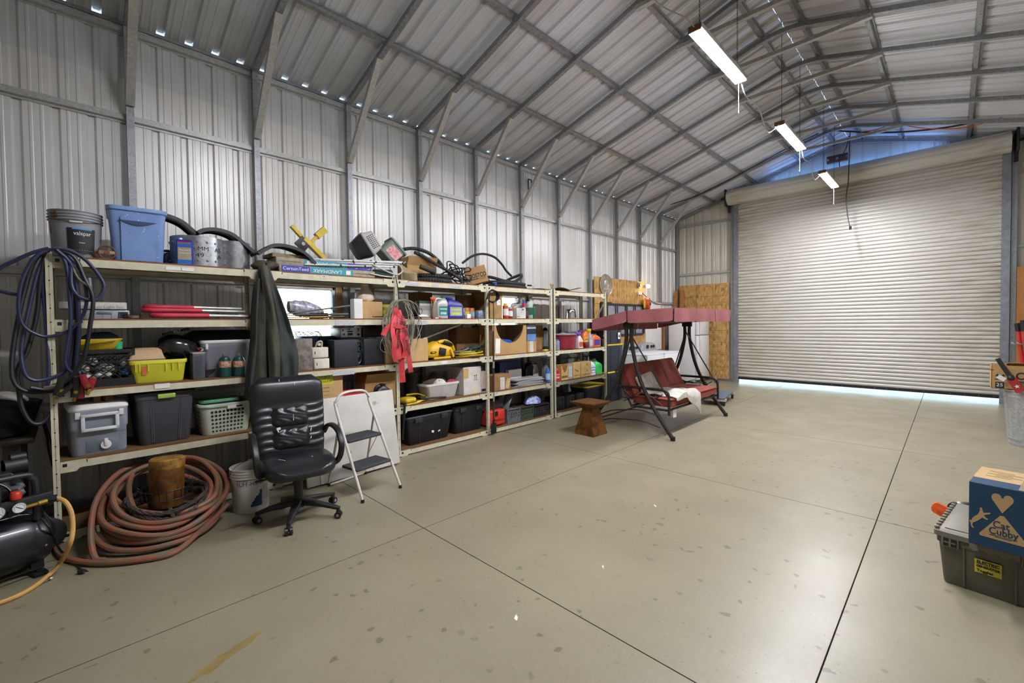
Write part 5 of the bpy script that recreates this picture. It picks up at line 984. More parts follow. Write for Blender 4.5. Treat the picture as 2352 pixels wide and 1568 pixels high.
w, h, L = S(1384, 1399, 764, 3, 4.80, .1); t = thing('work_lamp', 'chrome work lamp on the third deck next to the last upright', 'lamp', L); b = MB(DKSTEEL); b.box((0, 0, h*.25), (w, .08, h*.5), bev=.01); b.build('base', t); b = MB(CHROME); b.T = M.Translation((0, -.02, h*.78))@M.Rotation(PI/2, 4, 'X'); b.lathe([(.02, -.03), (.05, .02), (.052, .03), (.045, .028), (.01, -.01)], n=18); b.build('reflector', t)
# ---- level 4
YT = mat('#d2b21e', .42); a = atY(945, 912, 4.76); t = thing('yellow_work_light', 'yellow framed work light lying at the left of the fourth deck', 'work light', (a.x-.02, 4.78, LV[4]), 12); b = MB(YT); b.box((-.03, 0, .045), (.18, .16, .07), bev=.03, seg=3); b.build('body', t); b = MB(YT); b.tube([(.04, -.09, .02), (.22, -.08, .03), (.27, 0, .05), (.22, .08, .08), (.04, .09, .09)], .011, n=8, sm=5); b.tube([(-.14, -.10, .012), (.06, -.10, .012), (.2, -.06, .03)], .011, n=8, sm=4); b.build('frame', t)
for k, (a_, c_, r, lab) in enumerate((((965, 915, 4.72), (1024, 912, 4.70), .011, 'black lug wrench lying in front of the white tub'), ((960, 912, 4.80), (1044, 904, 4.78), .006, 'thin steel rod behind the lug wrench'))):
    a, c = atY(*a_), atY(*c_); b = MB(DKSTEEL); b.cyl(a, c, r, n=8)
    if k == 0: b.cyl(a, a+(c-a)*.18, .017, n=10); b.cyl(c-(c-a)*.3, c, .014, n=10)
    one(b, 'lug_wrench' if k == 0 else 'steel_rod', lab, 'wrench' if k == 0 else 'rod')
w, h, L = S(945, 975, 858, 4, 4.94, .26); t = can('black_canister', 'black round canister at the back of the fourth deck behind the yellow work light', w*.62, h, L, BLACK, mat('#3a3a3c', .3), cat='canister')
w, h, L = S(980, 1057, 879, 4, 4.74, .28); WT = mat('#c9c6c2', .4, var=.05); t = tote('plastic_tub', 'white plastic tub heaped with rags on the fourth deck', w, .28, h, L, WT, openrim=True, taper=.82, ribs=False, cat='tub'); TH = h; TL = L
def rag(name, lab, x, y, z, sx, sy, sz, m, seed, cat='rag'):
    q = random.Random(seed); b = MB(m); R = []
    ph = [q.uniform(0, 6.28) for _ in range(6)]
    for i in range(13):
        v = i/12; rr = math.sin(PI*(v*.5+.5*0+.0)) if 0 else (1-v**2)**.5 if v < 1 else .02
        rr = max(rr, .03)
        R.append([(sx*rr*math.cos(a)*(1+.16*math.sin(3*a+ph[0])+.09*math.sin(7*a+ph[1])), sy*rr*math.sin(a)*(1+.16*math.sin(4*a+ph[2])), sz*v*(1+.14*math.sin(3*a+ph[3]+4*v)+.10*math.sin(6*a+ph[4]))) for a in [2*PI*k/28 for k in range(28)]])
    b.rings(R); return one(b, name, lab, cat, (x, y, z), ang=60)
rag('rag_heap', 'dark brown rags piled at the back of the white tub', TL.x-.06, 4.92, TL.z+TH*.8, .22, .11, .15, mat('#4b3f2c', .9, bmp=.4), 4)
rag('rag_heap', 'white crumpled cloth at the front of the white tub', TL.x-.03, 4.82, TL.z+TH*.85, .10, .07, .07, mat('#c9c4bc', .85, bmp=.3), 5)
rag('rag_heap', 'red cloth at the right end of the white tub', TL.x+.2, 4.84, TL.z+TH*.85, .07, .06, .05, mat('#b0423c', .85), 6)
w, h, L = S(1064, 1104, 842, 4, 4.72, .24)
def art_arrow(b, w, d, h):
    for x in (.12, .22): b.box((w*x, -d/2-.001, h*.60), (.007, .0012, h*.12), INK); b.add([(w*x-.016, -d/2-.0012, h*.66), (w*x+.016, -d/2-.0012, h*.66), (w*x, -d/2-.0012, h*.70)], [(0, 1, 2)], INK)
    b.box((w*.17, -d/2-.001, h*.51), (w*.22, .0012, .006), INK); b.box((0, -d/2-.0008, h*.72), (w*.16, .001, h*.12), mat('#cfd0a0', .7)); b.box((w*.15, -d/2-.0008, h*.1), (w*.26, .001, h*.14), mat('#cfc98c', .7)); b.box((-w*.36, -d/2-.0008, h*.78), (w*.26, .001, h*.36), CARDL)
carton('white_carton', 'tall white carton with two black arrows on the fourth deck', w*1.06, .24, h, L, m=mat('#c6c1ba', .7, var=.06), tape=False, art=art_arrow, rz=3)
w, h, L = S(1105, 1118, 853, 4, 4.72, .2); carton('white_carton', 'pinkish carton squeezed between the arrow carton and the upright', w*1.1, .2, h, L, m=mat('#c3b1aa', .7), tape=False, art=lambda b, w, d, h: b.box((0, -d/2-.0006, h*.12), (w*.8, .001, h*.12), INK))
w, h, L = S(1056, 1062, 868, 4, 4.80, .06); can('lubricant_bottle', 'small blue bottle between the white tub and the arrow carton', w*.7, h, L, mat('#3b7fb0', .4), WHITE, cat='bottle')
w, h, L = S(1131, 1173, 860, 4, 4.69, .26); carton('cardboard_box', 'dented brown carton with shipping labels at the left of the metal sheets', w, .26, h, L, 2, m=mat('#8f6a3e', .8, var=.12), tape=False, art=lambda b, w, d, h: (b.box((w*.02, -d/2-.0006, h*.42), (w*.26, .001, h*.8), mat('#c3bbb0', .7)), b.box((w*.33, -d/2-.0006, h*.38), (w*.2, .001, h*.66), mat('#b99f74', .7), rot=(0, 14, 0))))
for k in range(7):
    a, c = atY(1172, 885-5*k, 4.69), atY(1262, 866-5*k, 4.69); b = MB(mat('#c3c4c6', .35, .4, .05)); b.box((0, 0, .004), (.66-.02*(k % 3), .26, .006), bev=.002); b.box((0, -.125, .009), (.60, .012, .008)); b.box((-.30, 0, .009), (.012, .25, .008), mat('#77787a', .3, .6))
    one(b, 'metal_sheet', ('lowest', 'second', 'third', 'fourth', 'fifth', 'sixth', 'topmost')[k]+' folded metal sheet of the stack on the fourth deck', 'metal sheet', (atY(1218, 876, 4.69).x+.028*((k*2) % 3)-.02, 4.83+.006*(k % 2), LV[4]+.001+.0165*k), (-3, 2, -1, 3, 0, -2, 2)[k], rot=None)
w, h, L = S(1172, 1195, 848, 4, 4.98, .14); carton('white_carton', 'white carton with grey top behind the metal sheets', w*1.3, .14, h, L, m=PAPER, tape=False)
w, h, L = S(1150, 1194, 829, 4, 5.04, .2); b = MB(mat('#1c2f66', .4)); b.box((0, 0, h/2), (w*1.05, .18, h), bev=.012); one(b, 'blue_case', 'dark blue case at the back of the fourth deck above the metal sheets', 'case', L)
w, h, L = S(1226, 1236, 834, 4, 4.98, .08); jug('bleach_jug', 'white plastic jug behind the metal sheets', w*1.3, .1, h, L, mat('#cfccc6', .4), BLACK)
w, h, L = S(1208, 1226, 830, 4, 5.0, .1); jug('oil_jug', 'black jug left of the white jug at the back of the fourth deck', w*1.1, .12, h, L, mat('#1c1c1e', .4), BLACK)
w, h, L = S(1250, 1265, 815, 4, 4.80, .1); spray('spray_bottle', 'grey spray bottle with blue collar beside the black post', .06, h*.92, L, mat('#7f7a76', .4), mat('#3a6a9c', .4))
w, h, L = S(1257, 1264, 845, 4, 4.68, .05); can('aerosol_can', 'blue aerosol can at the black post on the fourth deck', w/2, h, L, mat('#2b6db5', .35), None, mat('#9fc0dd', .5), nozzle=mat('#2b6db5', .4), cat='spray can')
w, h, L = S(1274, 1288, 840, 4, 4.70, .12); jug('fuel_can', 'red fuel bottle at the left of the cartons on the short rack', w, .12, h*.97, L, mat('#a8242a', .4), mat('#8a1f24', .5), lm=mat('#b8343a', .5), lab2=mat('#d8b9a0', .5), capx=-.2)
w, h, L = S(1289, 1304, 838, 4, 4.70, .14); t = thing('cardboard_box', 'tan carton with a notched front and a red bottle inside', 'box', L); b = MB(mat('#c09a55', .75)); W2_ = w/2; b.T = M.Translation((0, -.07, 0))@M.Rotation(PI/2, 4, 'X'); b.prism([(-W2_, 0), (W2_, 0), (W2_, h), (W2_*.5, h*.62), (0, h*.48), (-W2_*.5, h*.62), (-W2_, h)], .004); b.T = M.Identity(4); [b.bx(lo, hi) for lo, hi in (((-W2_, -.07, 0), (-W2_+.004, .07, h)), ((W2_-.004, -.07, 0), (W2_, .07, h)), ((-W2_, .066, 0), (W2_, .07, h)))]; b.box((0, -.075, h*.2), (w*.9, .001, h*.16), mat('#6a5330', .8)); b.build('body', t)
can('oil_bottle', 'red capped bottle standing inside the notched tan carton', W2_*.5, h*.98, L+V((-.01, 0, 0)), mat('#8f3a34', .35), None, mat('#c9c2bc', .5), nozzle=mat('#b8342e', .4), cat='bottle')
w, h, L = S(1305, 1315, 836, 4, 4.71, .12); carton('printed_box', 'narrow grey printed carton between the tan cartons', w, .12, h, L, m=mat('#8f8c86', .7), tape=False, art=lambda b, w, d, h: b.box((0, -d/2-.0006, h*.5), (w*.8, .001, h*.7), mat('#b9b6b0', .7)))
def art_tri(b, w, d, h):
    for z, s in ((.78, 1), (.42, -1)): b.add([(w*.1-.02, -d/2-.001, h*z), (w*.1+.02, -d/2-.001, h*z), (w*.1, -d/2-.001, h*z+s*.03)], [(0, 1, 2)], INK)
    b.box((0, -d/2-.0008, h*.14), (w*.7, .001, .02), mat('#6f5a34', .8))
w, h, L = S(1316, 1333, 833, 4, 4.71, .16); carton('cardboard_box', 'carton with a brown script mark, left of the one with triangles', w, .16, h, L, m=mat('#b3935a', .75), tape=False, art=lambda b, w, d, h: (b.box((0, -d/2-.0006, h*.48), (w*.5, .001, h*.10), mat('#7c5f34', .8), rot=(0, 20, 0)), b.box((0, -d/2-.0006, h*.16), (w*.8, .001, h*.12), mat('#8c6f40', .8))))
w, h, L = S(1334, 1358, 830, 4, 4.71, .18); carton('cardboard_box', 'carton marked with two black triangles left of the detergent jugs', w, .18, h, L, m=mat('#a98a54', .75), tape=False, art=art_tri)
w, h, L = S(1357, 1369, 827, 4, 4.71, .12); jug('detergent_jug', 'white detergent jug with blue cap beside the triangle carton', w*1.1, .11, h, L, mat('#cdd2de', .4), mat('#2a3fa8', .4), lm=mat('#7a86b8', .5), capx=-.1)
w, h, L = S(1363, 1371, 824, 4, 4.84, .1); jug('detergent_jug', 'orange detergent jug between the white and green jugs', w*1.5, .1, h, L, mat('#d9902a', .4), mat('#c9a82a', .4), lm=mat('#b8522a', .5))
w, h, L = S(1370, 1384, 827, 4, 4.72, .14); jug('detergent_jug', 'bright green detergent jug at the right end of the fourth deck', w*1.05, .14, h, L, mat('#35b34e', .4), mat('#1f6b4a', .4), capx=-.24)
# ---- level 5
BT = mat('#202226', .45, var=.08)
w, h, L = S(934, 1040, 952, 5, 4.71, .42); t = tote('storage_tote', 'left one of two black lidded totes on the bottom deck', w*1.04, .42, h+.01, L, BT, mat('#2c2e33', .45), taper=.84, rz=2); b = MB(PAPER); b.box((.03, -.198, h*.36), (.035, .002, .028), rot=(0, 20, 0)); b.box((.13, -.199, h*.34), (.035, .002, .016), rot=(0, -20, 0)); b.build('torn_sticker', t); b = MB(mat('#2c2e33', .45)); [b.box((x*w, -.217, h*.88), (.11, .02, .06), bev=.006) for x in (-.28, .3)]; b.build('latch', t)
w, h, L = S(1046, 1112, 931, 5, 4.74, .42); t = tote('storage_tote', 'right one of two black lidded totes on the bottom deck', w*1.1, .42, h+.01, L, BT, mat('#2c2e33', .45), taper=.84); b = MB(mat('#2c2e33', .45)); [b.box((x*w, -.217, h*.88), (.11, .02, .06), bev=.006) for x in (-.25, .3)]; b.build('latch', t)
a, c = atY(1127, 955, 4.66), atY(1164, 955, 4.66); w = c.x-a.x; hh = atY(1145, 944, 4.66).z; t = thing('tool_case', 'bright red moulded tool case standing on the floor behind the shovel blade', 'tool case', ((a.x+c.x)/2, 4.90, .08), 0); b = MB(mat('#cf3a2a', .4)); b.box((0, 0, hh/2-.03), (w, .42, hh-.08), bev=.025, seg=3); b.build('body', t); b = MB(mat('#b02e22', .4)); b.box((.03, -.215, hh*.35), (w*.55, .02, .03), bev=.008); b.build('handle', t); b = MB(BLACK); b.box((-.02, -.214, hh*.62), (.05, .014, .07), bev=.004); b.build('latch', t)
b = MB(mat('#2b2b2e', .45)); b.box((0, 0, .07), (.42, .3, .14), bev=.02); b.cyl((.1, -.12, .16), (.17, -.12, .16), .04); b.cyl((-.02, -.08, .17), (.06, -.08, .17), .05); one(b, 'generator', 'black motor unit lying on top of the red tool case', 'motor', ((a.x+c.x)/2, 4.92, .08+hh-.068))
for k, (pa, pb, pt, m_, lab) in enumerate(((1166, 1196, 937, mat('#6c7274', .5), 'grey wire crate of scrap on the bottom deck right of the red case'), (1197, 1226, 932, mat('#3e5146', .5), 'green crate of brass parts, middle of the three bottom crates'), (1227, 1262, 927, mat('#26262a', .5), 'black crate under the blue plastic bag on the bottom deck'))):
    w, h, L = S(pa, pb, pt, 5, 4.69, .33); crate('wire_crate', lab, w, .32, h, L, m_, hand=False, cat='crate')
    MB_ = MB((mat('#4b4038', .6, .3, col2='#8f8f90', var=.3, scale=30), mat('#8c6f35', .5, .3, col2='#4d3c1c', var=.3, scale=30), mat('#3a3328', .7))[k]); q = random.Random(k+20)
    R = [[((w/2-.02)*x_, .14*y_, z_*h*.75+ (.04*q.uniform(0, 1) if z_ > .5 else 0)) for x_, y_ in ((-1, -1), (-.3, -1), (.3, -1), (1, -1), (1, -.3), (1, .3), (1, 1), (0, 1), (-1, 1), (-1, 0))] for z_ in (.02, .5, 1.)]
    MB_.rings(R); one(MB_, 'scrap_heap', ('mixed scrap filling the grey wire crate', 'brass and wood scraps filling the green crate', 'dark odds and ends filling the black crate')[k], 'scrap', L+V((0, 0, .01)), ang=20)
b = MB(mat('#8a8d90', .35, .7)); L0 = S(1166, 1196, 937, 5, 4.69, .33)[2]; b.box((-.06, -.06, .3), (.01, .12, .28), rot=(14, 20, 30), bev=.002); one(b, 'sheet_scrap', 'crooked metal offcut sticking out of the grey wire crate', 'scrap', L0)
rag('plastic_bag', 'blue and white plastic bag draped over the black crate', atY(1222, 922, 4.75).x+.05, 4.80, atY(1222, 926, 4.75).z, .17, .12, .10, mat('#2f55b8', .35, col2='#c9d2e6', var=.3, scale=14, bmp=.3), 9, 'bag')
for k in range(3):
    w, h, L = S(1276+23*k, 1298+22*k, 911-4.5*k, 5, 4.75+.0*k, .26); t = thing('power_tool_case', ('first', 'second', 'third')[k]+' dark moulded case in the row behind the rusty pedestal, counted from the black post', 'tool case', L); b = MB(mat('#1d2026', .4)); b.box((0, 0, h/2), (w*.95, .26, h*.98), bev=.02); [b.box((x*w, -.131, h*.5), (w*.2, .012, h*.8), bev=.006) for x in (-.3, .3)]; b.build('body', t); b = MB(mat('#15171b', .4)); b.tube([(-w*.2, -.02, h*.96), (-w*.15, -.02, h*1.1), (w*.15, -.02, h*1.1), (w*.2, -.02, h*.96)], .012, n=8); b.build('handle', t); b = MB(mat('#4a4f58', .5)); b.cyl((0, -.134, h*.55), (0, -.131, h*.55), .022); b.build('badge', t)
w, h, L = S(1346, 1396, 884, 5, 4.72, .4); tote('storage_tote', 'dark tote with yellow lid on the bottom deck of the short rack', w*.96, .4, h, L, mat('#262c38', .45), mat('#d3bc2a', .45), taper=.86)
# ================================================================ OBJECTS ON THE FLOOR, LEFT SIDE
def skin(verts, edges, radii, name, m, parent=None, sub=1): pass
# ---- office chair
LEATHER = mat('#18191c', .33, var=.15, scale=14, bmp=.12, bs=160, spec=.6); PLAST = mat('#161618', .45, bmp=.05)
hub = V((1.28, 3.80, 0)); FA = math.radians(-97)          # the chair faces this way
fx, fy = V((math.cos(FA), math.sin(FA), 0)), V((-math.sin(FA), math.cos(FA), 0))   # forward, left-hand of the sitter
t = thing('office_chair', 'black leather executive office chair on casters in front of the rack', 'chair', hub, math.degrees(FA))
# local frame: +x forward, +y sitter's left
feet = [V(p) for p in ((1.005, 3.93, 0), (1.115, 3.54, 0), (1.505, 3.56, 0), (1.60, 3.89, 0), (1.25, 4.10, 0))]
Rz = M.Rotation(-FA, 4, 'Z')
for k, p in enumerate(feet):
    q = Rz@(p-hub); d_ = V((q.x, q.y, 0)); L_ = d_.length; u = d_/L_
    b = MB(PLAST); R = []
    for s, w_, z, hh in ((.02, .036, .135, .05), (.10, .034, .13, .045), (.2, .026, .112, .036), (L_-.02, .021, .088, .03), (L_+.012, .014, .084, .022)):
        n_ = V((-u.y, u.x, 0)); c = u*s+V((0, 0, z)); R.append([c+n_*x+V((0, 0, zz)) for x, zz in rrect(w_, hh/2, .012, 3)])
    b.rings(R); arm = b.build('base_arm', t)
    b = MB(PLAST); c = u*(L_)+V((0, 0, .028)); a = k*1.1+.4; ax_ = V((math.cos(a), math.sin(a), 0))
    for s in (-1, 1): b.cyl(c+ax_*s*.006, c+ax_*s*.026, .0275, n=18); b.cyl(c+ax_*s*.0262, c+ax_*s*.0275, .012, mat('#8d8d90', .4), n=12)
    b.cyl(c+V((0, 0, .0)), c+V((0, 0, .058)), .011, n=10); b.box(c+V((0, 0, .030)), (.03, .03, .04), bev=.01); b.build('caster', arm)
b = MB(PLAST); b.lathe([(.045, .095), (.05, .11), (.045, .16), (.03, .17)], n=20); b.lathe([(.033, .15), (.033, .30), (.040, .30), (.040, .38)], n=20); b.build('gas_lift', t)
b = MB(PLAST); b.box((-.0, 0, .385), (.24, .18, .05), bev=.012); b.cyl((.02, -.1, .38), (.02, -.27, .375), .007, DKSTEEL); b.box((.02, -.28, .374), (.03, .06, .014), bev=.005); b.box((.10, 0, .375), (.06, .06, .04), bev=.01); b.build('tilt_mechanism', t)
# seat cushion: waterfall front
def seat_z(u): return .475+.02*u-.055*max(0, u-.55)**2*4
b = MB(LEATHER); R = []
for i in range(13):
    s = -1+2*i/12; x = s*.255; w_ = .275*max(.15, (1-min(1, abs(s)*.985)**3.4))**(1/3.0); hh = .052*(1-max(0, abs(s)-.75)*1.9); zc_ = .455-.045*max(0, s-.35)-.005*s
    R.append([(x, y, zc_+z+ (-.012*(1-(y/w_)**2) if z > 0 else 0)) for y, z in rrect(w_, hh, .045, 5)])
b.rings(R); seat = b.build('seat', t, 50)
b = MB(mat('#26272a', .4)); b.tube([(.25*math.cos(a)*(.98), .262*math.sin(a), .452-.03*max(0, math.cos(a))) for a in [-PI*.62+PI*1.24*k/24 for k in range(25)]], .005, n=6); b.build('piping', seat)
# back: headrest, gathered side bolsters, two centre pillows
tl = math.radians(14); BM = M.Translation((-.235, 0, .45))@M.Rotation(-tl, 4, 'Y')
def back_shape(z):     # half-width at height z (0..0.70)
    u = z/.70; return .30*(.86+.30*u-.20*u*u)*(1-.45*max(0, u-.9)/.1*.55)
b = MB(LEATHER); b.T = BM; R = []
def ring_back(z, th0, wr):
    w_ = back_shape(z); out = []
    for k in range(40):
        a = 2*PI*k/40; c, s = math.cos(a), math.sin(a)
        y = w_*math.copysign(abs(s)**.7, s); x = math.copysign(abs(c)**.55, c)
        xx = th0*.5*x
        if x > 0:
            xx += wr*.006*math.sin(95*z+6*math.sin(9*y))*min(1, abs(y)/.12)+.03*(y/w_)**2*.6
        out.append((xx, y, z))
    return out
N = 46
for i in range(N+1):
    z = .005+.70*i/N; u = z/.70
    th0 = .12*(1-.25*abs(u-.5))*(.45+.55*min(1, (1-u)/.06+.0)) if u > .94 else .12*(.7+.3*min(1, u/.1))
    if u > .66: th0 += .045*math.sin(PI*min(1, (u-.66)/.34))
    R.append(ring_back(z, th0, 0 if u > .64 else 1))
b.rings(R); back = b.build('backrest', t, 55)
for k, (z0, z1) in enumerate(((.07, .255), (.26, .44))):
    b = MB(LEATHER); b.T = BM@M.Translation((.055, 0, (z0+z1)/2))
    def pil(u, v):
        y = (u-.5)*.30; z = (v-.5)*(z1-z0); e = (1-abs(2*u-1)**5)*(1-abs(2*v-1)**5)
        return (.038*e+.005*math.sin(70*y+9*math.sin(30*z))*e*(.3+abs(2*v-1)), y*(1-.06*abs(2*v-1)**2), z)
    b.grid(pil, 36, 22, None, .012); b.build('pillow', back, 60)
b = MB(mat('#d8d6d2', .6)); b.T = BM; q = random.Random(12)
for y, z, dy, dz in ((.02, .33, .004, .05), (-.10, .25, .03, .02), (-.105, .235, .008, .03), (.155, .21, .006, .03), (.15, .14, .006, .02), (-.07, .66, .004, .02), (.05, .62, .003, .02)): b.box((.098 if abs(y) < .13 else .085, y, z), (.006, dy, dz), rot=(q.uniform(-20, 20), 0, 0))
b.T = M.Identity(4); [b.box((x, y, .502-.02*max(0, x)), (dx, dy, .004), rot=(0, 0, r)) for x, y, dx, dy, r in ((.0, -.12, .08, .006, 30), (-.06, -.06, .03, .005, -20), (.05, .1, .02, .006, 10))]; b.build('scuff', t)
b = MB(mat('#2a2b2f', .4)); b.T = BM; b.tube([(.012, s*back_shape(z)*.99, z) for s, z in [(-1, .02+.62*k/10) for k in range(11)]]+[(.02, -.19+.38*k/8, .69+.012*math.sin(PI*k/8)) for k in range(9)]+[(.012, back_shape(z)*.99, z) for z in [.64-.62*k/10 for k in range(11)]], .005, n=6, sm=2); b.build('piping', back)
b = MB(PLAST); b.box((-.19, 0, .41), (.12, .09, .03), bev=.01); b.tube([(-.2, 0, .40), (-.29, 0, .44), (-.335, 0, .56), (-.36, 0, .68)], .02, n=8, sm=4, prof=[(-.035, -.008), (.035, -.008), (.035, .008), (-.035, .008)]); b.build('back_bracket', t)
for s in (-1, 1):
    b = MB(PLAST); pr = rrect(.024, .015, .012, 3)
    b.tube([(-.26, s*.275, .62), (-.20, s*.295, .690), (-.08, s*.31, .705), (.05, s*.315, .675), (.125, s*.315, .60), (.135, s*.31, .53), (.10, s*.30, .46), (.05, s*.275, .415), (-.03, s*.22, .405)], 0, sm=5, prof=pr); b.build('armrest', t)
# ---- step stool
A_ = lambda p: V(p)
t = thing('step_stool', 'white folding two step stool with grey ribbed treads leaning open beside the office chair', 'step stool', (2.0, 4.0, 0)); o = V((2.0, 4.0, 0))
TW = mat('#cdc9be', .4, var=.06); TR = mat('#3c3d42', .75, bmp=.4, bs=250)
fl, fr = V((1.785, 3.70, 0)), V((2.205, 3.77, 0)); bl, br_ = V((1.745, 4.33, 0)), V((2.16, 4.40, 0))
tl_, tr_ = V((1.70, 4.02, .83)), V((2.065, 4.08, .83))
mid = (tl_+tr_)/2+V((0, .01, .115)); sd = (tr_-tl_).normalized()
b = MB(TW); b.tube([x-o for x in (fl+V((0, 0, .02)), fl.lerp(tl_, .5), tl_-V((0, 0, .02)), tl_+V((0, .008, .055))+sd*.012, mid-sd*.10, mid+sd*.10, tr_+V((0, .008, .055))-sd*.012, tr_-V((0, 0, .02)), fr.lerp(tr_, .5), fr+V((0, 0, .02)))], .0125, n=10, sm=6); b.build('front_frame', t)
b = MB(TW); q0, q1 = fl.lerp(tl_, .86), fr.lerp(tr_, .86); b.tube([x-o for x in (q0, bl.lerp(q0, .5), bl+V((0, 0, .04)), bl+V((.04, 0, .015)), br_+V((-.04, 0, .015)), br_+V((0, 0, .04)), br_.lerp(q1, .5), q1)], .011, n=10, sm=5); b.build('rear_frame', t)
for zz, dp in ((.515, .22), (.265, .24)):
    u0, u1 = fl.lerp(tl_, zz/.83), fr.lerp(tr_, zz/.83); bk = V((-.08, .99, 0)).normalized()*dp; c = (u0+u1)/2+bk*.42-o
    b = MB(TR); b.T = M.Translation((c.x, c.y, zz))@M.Rotation(math.atan2((u1-u0).y, (u1-u0).x), 4, 'Z'); w_ = (u1-u0).length-.022
    b.box((0, 0, 0), (w_, dp, .03), bev=.012); [b.box((0, -dp/2+.02+k*(dp-.04)/16, .0155), (w_-.04, .004, .004)) for k in range(17)]; b.build('tread', t)
b = MB(TW); u0 = fr.lerp(tr_, .60)-o; v0 = br_.lerp(q1, .35)-o; b.tube([u0+V((-.01, .06, 0)), v0], .004, n=6); u0 = fl.lerp(tl_, .60)-o; v0 = bl.lerp(q0, .35)-o; b.tube([u0+V((.01, .06, 0)), v0], .004, n=6); b.build('brace_rod', t)
for p in (fl, fr, bl, br_): b = MB(BLACK); b.cyl(p-o, p-o+V((0, 0, .03)), .0165, r1=.015, n=12); b.build('rubber_foot', t)
# ---- white board and beige panel leaning on the rack
b = MB(mat('#c3bfb6', .55, var=.07, scale=4, speck=('#9a8d72', 12, .70))); b.box((0, 0, .43), (.90, .018, .83), bev=.003, rot=(-9, 0, 0)); one(b, 'leaning_board', 'white scuffed board leaning against the rack behind the step stool', 'board', (2.13, 4.46, 0), 3)
b = MB(mat('#a59f92', .55, var=.1)); b.box((0, 0, .17), (.34, .03, .33), bev=.012, rot=(-9, 0, 0)); one(b, 'leaning_board', 'small beige rounded plastic panel behind the office chair base', 'panel', (1.72, 4.42, .006), 4)
# ---- TUFF-HIDE bucket
p = V((1.06, 4.31, 0)); t = pail('plaster_bucket', 'white five gallon bucket of wall compound printed in blue, left of the office chair', .135, .152, .375, p, mat('#d2cfc7', .45, var=.04), handle=mat('#cfcdc6', .5), lay=1.0)
b = MB(PAPER); ac = -PI/2-.33; wrap_text(b, 'TUFF-HIDE', .055, mat('#1d2a55', .6), .145, .255, ac, .205); curved_label(b, .1475, .285, .29, ac-.7, ac+.6, mat('#a8343a', .6), .148)
for k in range(4): curved_label(b, .139, .20-.028*k, .206-.028*k, ac-.65, ac-.05-.1*(k % 2), mat('#8f8f90', .7), .1395)
q = random.Random(3)
for k in range(9): a0 = ac+.06+.07*k; curved_label(b, .1385, .055, .075+.014*k+q.uniform(0, .02), a0, a0+.07, mat('#23345f', .6), .144)
curved_label(b, .1415, .10, .23, ac+.78, ac+1.15, mat('#b9b0ae', .6), .1465); b.build('printing', t)
b = MB(mat('#8d8574', .8)); b.lathe([(.001, .27), (.138, .268)], n=24, cap1=False); b.build('contents', t)
# ---- rusty capped pile of rope and hose
c0 = V((.47, 4.58, 0))
b = MB(RUBBER); TS = M.Diagonal((.84, .84, .72, 1)); b.T = TS
t = thing('tire', 'black tire lying under the red hose coil at the rack foot', 'tire', (.46, 4.31, 0)); b.lathe([(.18, .01), (.24, .0), (.29, .02), (.31, .08), (.30, .15), (.27, .19), (.21, .17), (.17, .13)], n=44); b.build('rubber', t); b = MB(mat('#232326', .5)); b.T = TS; b.lathe([(.001, .06), (.18, .05), (.185, .13), (.16, .17), (.001, .16)], n=30, cap0=False, cap1=False); b.build('wheel', t)
t = thing('rusty_post', 'rusty round post with a yellow worn top standing in the rope coil', 'post', (.48, 4.35, .19), rot=(-3, 3, 0)); b = MB(RUST); b.lathe([(.108, 0), (.112, .02), (.113, .31), (.113, .355)], n=36); b.build('tube', t); b = MB(mat('#a57a2c', .5, var=.25, scale=16, col2='#5a3b18')); b.lathe([(.1135, .295), (.116, .325), (.116, .36), (.105, .37), (.001, .371)], n=36, cap0=False); b.build('worn_cap', t)
b = MB(DKSTEEL); b.T = M.Translation((.49, 4.34, .27)); [b.tube([(.16*math.cos(2*PI*k/30), .16*math.sin(2*PI*k/30), z) for k in range(30)], .004, n=6, closed=True) for z in (0, .07)]; [b.tube([(.16*math.cos(a), .16*math.sin(a), 0), (.165*math.cos(a), .165*math.sin(a), .07), (.185*math.cos(a), .185*math.sin(a), .085)], .003, n=5) for a in [2*PI*k/22 for k in range(22)]]; one(b, 'wire_basket', 'shiny wire ring basket around the rusty post', 'basket')
ROPE = mat('#453a33', .75, var=.3, scale=40, bmp=.8, bs=90)
t = thing('rope_coil', 'dark braided rope coil around the rusty post inside the hose', 'rope', (.49, 4.31, .21))
b = MB(ROPE)
for k in range(5):
    P = [((.235+.012*math.sin(k*2))*math.cos(a)*1.0, (.20+.01*k)*math.sin(a), .045*(k//2)-.12*max(0, -math.sin(a))*.6+.01*math.sin(3*a+k)) for a in [2*PI*i/60 for i in range(61)]]
    P = [V(p)+V((0, (-.025*(k % 2)), 0)) for p in P]
    for s in (0, 2.1, 4.2): b.tube([p+V((.008*math.cos(i*1.1+s), .008*math.sin(i*1.1+s)*.5, .008*math.sin(i*1.1+s))) for i, p in enumerate(P)], .0085, n=5)
b.build('strands', t)
b = MB(ROPE); b.tube([(-.02, -.22, .04), (.0, -.26, -.05), (.02, -.28, -.13), (.05, -.27, -.15), (.12, -.22, -.12)], .014, n=6, sm=5); b.build('rope_end', t)
HOSE = mat('#8f4f3a', .55, var=.14, scale=10, col2='#6b5a44')
t = thing('red_hose', 'thick faded red air hose coiled around the rusty post and trailing along the floor', 'hose'); b = MB(HOSE)
q = random.Random(21)
